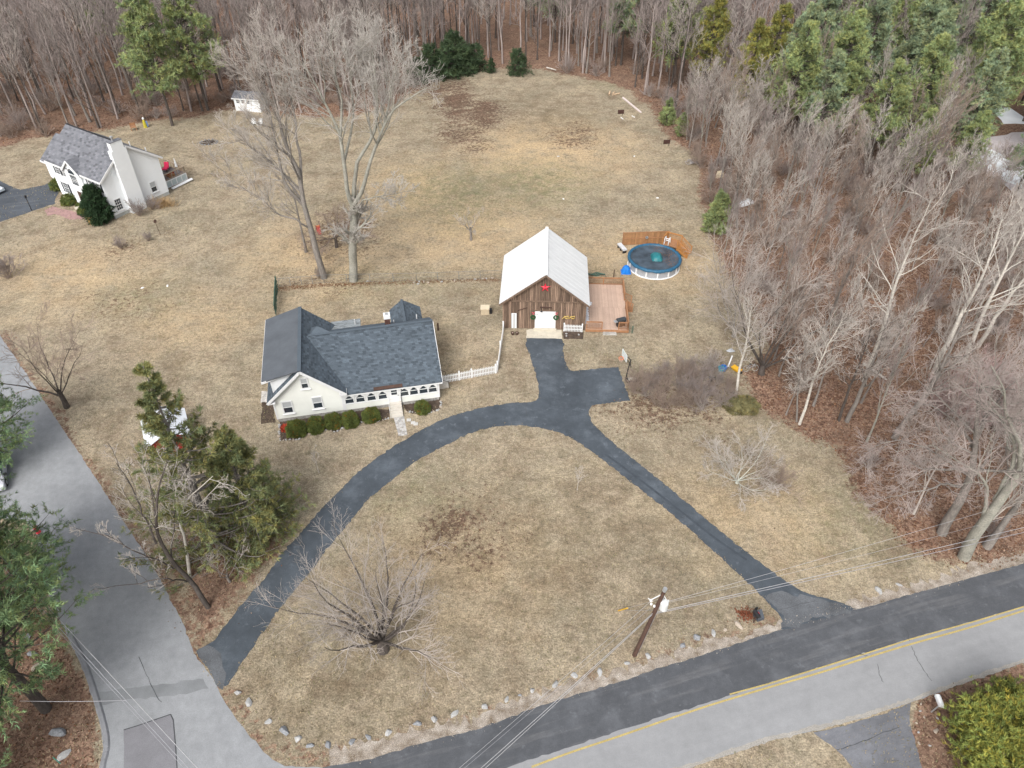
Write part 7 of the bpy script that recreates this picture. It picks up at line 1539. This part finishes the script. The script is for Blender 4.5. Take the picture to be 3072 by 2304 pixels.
MB().tube([(0, 0, 0), (.25, .1, 1.0)], .05, 6).build("post", M_steel, MW); mx = MB(); mx.prism([(.1, -.1, 1.0), (.42, -.1, 1.0), (.42, -.1, 1.2)] + [(.26 + .16 * math.cos(q * PI / 6), -.1, 1.2 + .12 * math.sin(q * PI / 6)) for q in range(1, 6)] + [(.1, -.1, 1.2)], (-.15, .75, 0)); bxo = mx.build("box", M_white, MW); bx("number_plate", M_black, bxo, .2, .3, .55, .58, 1.3, 1.34)
for i, (x, y) in enumerate([(2760, 2133), (2772, 2152), (2812, 2155), (2748, 2170), (2755, 2197), (2756, 2230), (2789, 2237), (2762, 2113)]):
    o = put("bank_stone", stone_mesh(i % 6, (0, 2)[i % 2]), None, g(x, y), (0, 0, i), (.12, .1, .1)); tag(o, "small pale stone on the bank near the white mailbox", "stone", "small stones on the bank")
# neighbour's lamp, bird boxes and figures
LP = thing("lamp_post", "black lamp post in a small bed at the neighbour's driveway", "lamp post", V(69, 455), 0); MB().lathe([(.06, 0), (.045, 1.9)], 8).build("post", M_black, LP); MB().lathe([(.06, 1.9), (.15, 2.0), (.17, 2.25), (.04, 2.42)], 6).build("lantern", M_black, LP)
BHs = thing("bird_house", "small dark bird house on a thin pole in the left lawn", "bird house", V(347, 508), 0); MB().tube([(0, 0, 0), (-.1, 0, 1.9)], .03, 5).build("pole", M_brownw, BHs); mb = MB(); mb.box(-.24, .04, -.12, .12, 1.9, 2.15); mb.prism([(-.28, -.15, 2.15), (.08, -.15, 2.15), (-.1, -.15, 2.32)], (0, .3, 0)); mb.build("house", M_brownw, BHs)
SG = thing("yard_figure", "yellow and white tall garden figure at the dark wood edge behind the colonial", "garden ornament", g(768 * 0 + 1260 / 2.88, 1100 / 2.88), .2); MB().lathe([(.34, 0), (.26, .9), (.18, 1.3)], 8).build("body", mat('mustard_cloth', (.42, .36, .04), .8, .2, 4), SG); MB().lathe([(.06, 0), (.19, .12), (.19, .3), (.08, .44)], 8, (0, 0, 1.3)).build("head", M_white, SG); bx("panel", mat('blue_cloth', (.12, .2, .38), .8, .2, 4), SG, .2, .5, -.06, .02, .1, 1.1)
FP = thing("fire_ring", "round ring of dark stones and sticks on the far left lawn", "fire pit", V(451, 308), 0)
for i in range(14): a = i * 2 * PI / 14; put("stone", stone_mesh(i % 6, 1), FP, (1.4 * math.cos(a), 1.1 * math.sin(a), 0), (0, 0, i), (.24, .2, .2))
mfp = MB(); rfp = random.Random(6)
for i in range(22): mfp.tube([(rfp.uniform(-1, 1), rfp.uniform(-.8, .8), .1), (rfp.uniform(-1, 1), rfp.uniform(-.8, .8), .25)], .04, 4)
mfp.build("stick", M_barkd, FP)
o = sheet("fire_ring_ash", [V(451, 308) + Vector((1.3 * math.cos(q), 1.0 * math.sin(q), 0)) for q in np.linspace(0, 6.0, 14)], .006, M_soil, .04)
GF = thing("wooden_chair", "brown wooden chair standing in the woods behind the colonial", "frame", g(1160 / 2.88, 1125 / 2.88), .5)
for x in (-.4, .4):
    for y in (-.3, .3): bx("leg", M_wood, GF, x - .05, x + .05, y - .05, y + .05, 0, 1.2 if y > 0 else .6)
bx("seat", M_wood, GF, -.45, .45, -.35, .35, .55, .62); bx("backrest", M_wood, GF, -.45, .45, .26, .32, .7, 1.2)
YD = thing("garden_sign", "small tan wooden figure beside the dark cone evergreen", "garden ornament", V(199, 485), .3); bx("board", mat('tan_board', (.46, .30, .12), .8, .15, 3), YD, -.3, .3, -.05, .05, .25, 1.1)
for x in (-.22, .22): bx("leg", mat('tan_board', (.4, .3, .1)), YD, x - .05, x + .05, -.04, .04, 0, .3)
BW_ = thing("white_board", "long white board propped on the ground below the raised deck skirt", "board", nloc((-.9, 12.0, 0)), NR + 1.5); mb = MB(); mb.hexa([(-1.8, -.25, .05), (1.8, -.15, .25), (1.8, .25, .35), (-1.8, .2, .12), (-1.8, -.25, .12), (1.8, -.15, .32), (1.8, .25, .42), (-1.8, .2, .19)]); mb.build("board", M_white, BW_)
RC = thing("play_slide", "red and orange toy slide between the tall grey trees", "toy", g(768 + 545 / 2.88, 576 + 350 / 2.88), .4); RC.scale = (.75, .75, .75); M_fred = mat("faded_red", (.36, .06, .05), .7, .3, 3)
mb = MB(); mb.hexa([(-.3, -.9, .05), (.3, -.9, .05), (.3, .2, .9), (-.3, .2, .9), (-.3, -.9, .12), (.3, -.9, .12), (.3, .2, 1.0), (-.3, .2, 1.0)]); mb.build("slide", M_fred, RC); bx("ladder", mat('orange_toy', (.6, .2, .1), .6, .1, 3), RC, -.3, .3, .25, .35, 0, 1.25)
for x in (-.32, .32): bx("side", M_fred, RC, x - .04, x + .04, .1, .4, 0, 1.35)
HYD = thing("fire_hydrant", "red fire hydrant at the verge under the left pines", "fire hydrant", g(116, 1597), 0); MB().lathe([(.2, 0), (.2, .06), (.13, .08), (.13, .62), (.17, .64), (.17, .7), (.12, .82), (.04, .9)], 12).build("barrel", M_red, HYD)
for s_ in (-1, 1): MB().lathe([(.06, 0), (.06, .12)], 8).build("nozzle", M_red, HYD).matrix_local = Matrix.Translation((s_ * .12, 0, .5)) @ Matrix.Rotation(s_ * PI / 2, 4, 'Y')
# ------------------------------------------------------------------ cars
def car(name, label, loc, rz, col, suv=True, cat="car"):
    t = thing(name, label, cat, loc, rz); m = mat('car_paint_' + label.split()[0], col, .25, .03, 1, spec=.6)
    L2, W2 = 2.35, .92; h1, h2 = (.95, 1.72) if suv else (.85, 1.42)
    prof = [(-L2, .35), (-L2 * .99, .75), (-L2 * .94, h1), (-.95, h1 + .06), (1.25, h1 + .04), (L2 * .9, h1 - .12), (L2 * .99, .65), (L2, .35)]
    secs = [(-1, .86), (-.92, 1.0), (.92, 1.0), (1, .86)]; mb = MB()
    for w, s_ in secs: mb.v += [(x * (1 if abs(w) < .95 else .985), w * W2, .3 + (z - .3) * (1 if abs(w) < .95 else .93)) for x, z in prof]; mb.t += [1] * len(prof)
    n = len(prof)
    for i in range(3):
        for j in range(n): mb.f.append([i * n + j, i * n + (j + 1) % n, (i + 1) * n + (j + 1) % n, (i + 1) * n + j][::-1]); mb.mi.append(0)
    mb.f += [list(range(n)), list(range(3 * n, 4 * n))[::-1]]; mb.mi += [0, 0]; mb.build("body", m, t, smooth=False)
    x0, x1, x2, x3 = (-L2 * .93, -L2 * .8, .35, 1.2) if suv else (-1.7, -1.0, .3, 1.15); a, b = W2 * .9, W2 * .72
    rf = MB(); rf.hexa([(x1, -b, h2 - .06), (x2, -b, h2 - .06), (x2, b, h2 - .06), (x1, b, h2 - .06), (x1 + .08, -b * .9, h2), (x2 - .05, -b * .9, h2), (x2 - .05, b * .9, h2), (x1 + .08, b * .9, h2)]); rf.build("roof", m, t)
    zb = h1 + .03
    MB().add([(x3, -a, zb), (x3, a, zb), (x2, b, h2 - .05), (x2, -b, h2 - .05)], [[0, 1, 2, 3]]).build("windshield", mat('car_glass', (.05, .09, .11), .05, .1, 2, spec=1.0), t)
    MB().add([(x0, a, zb), (x0, -a, zb), (x1, -b, h2 - .05), (x1, b, h2 - .05)], [[0, 1, 2, 3]]).build("rear_window", mat('car_glass', (.05, .09, .11)), t)
    for s_ in (-1, 1):
        MB().add([(x0, s_ * a, zb), (x3, s_ * a, zb), (x2, s_ * b, h2 - .05), (x1, s_ * b, h2 - .05)], [[0, 1, 2, 3] if s_ < 0 else [3, 2, 1, 0]]).build("side_window", mat('car_glass', (.05, .09, .11)), t)
        bm_("pillar", m, t, (x3, s_ * a, zb), (x2, s_ * b, h2 - .04), .06, .06); bm_("roof_rail", M_steel, t, (x1 + .1, s_ * b * .95, h2 + .02), (x2, s_ * b * .95, h2 + .02), .04, .04)
        bx("mirror", M_black, t, .95, 1.15, s_ * (W2 + .14) - .12, s_ * (W2 + .14) + .12, h1 - .02, h1 + .15); bx("headlight", M_snow, t, L2 * .9, L2 * .995, s_ * .68 - .18, s_ * .68 + .18, .62, .76)
        for x in (-1.45, 1.42):
            wh = MB().lathe([(.2, -.12), (.34, -.11), (.36, 0), (.34, .11), (.2, .12)], 18).build("wheel", M_rubber, t); wh.location = (x, s_ * (W2 - .08), .36); wh.rotation_euler = (PI / 2, 0, 0); MB().lathe([(.2, -.125), (.06, -.13), (.06, .13), (.2, .125)], 10).build("rim", M_steel, wh)
    return t
p = g(-6, 1448); car("parked_suv", "silver suv parked under the pines at the left edge", (p.x - .4, p.y + .6, 0), math.radians(-64), (.46, .47, .52))
p = g(-30, 575); car("parked_car", "pale blue grey car on the neighbour's driveway at the frame edge", (p.x, p.y, 0), math.radians(-25), (.50, .56, .60), False)
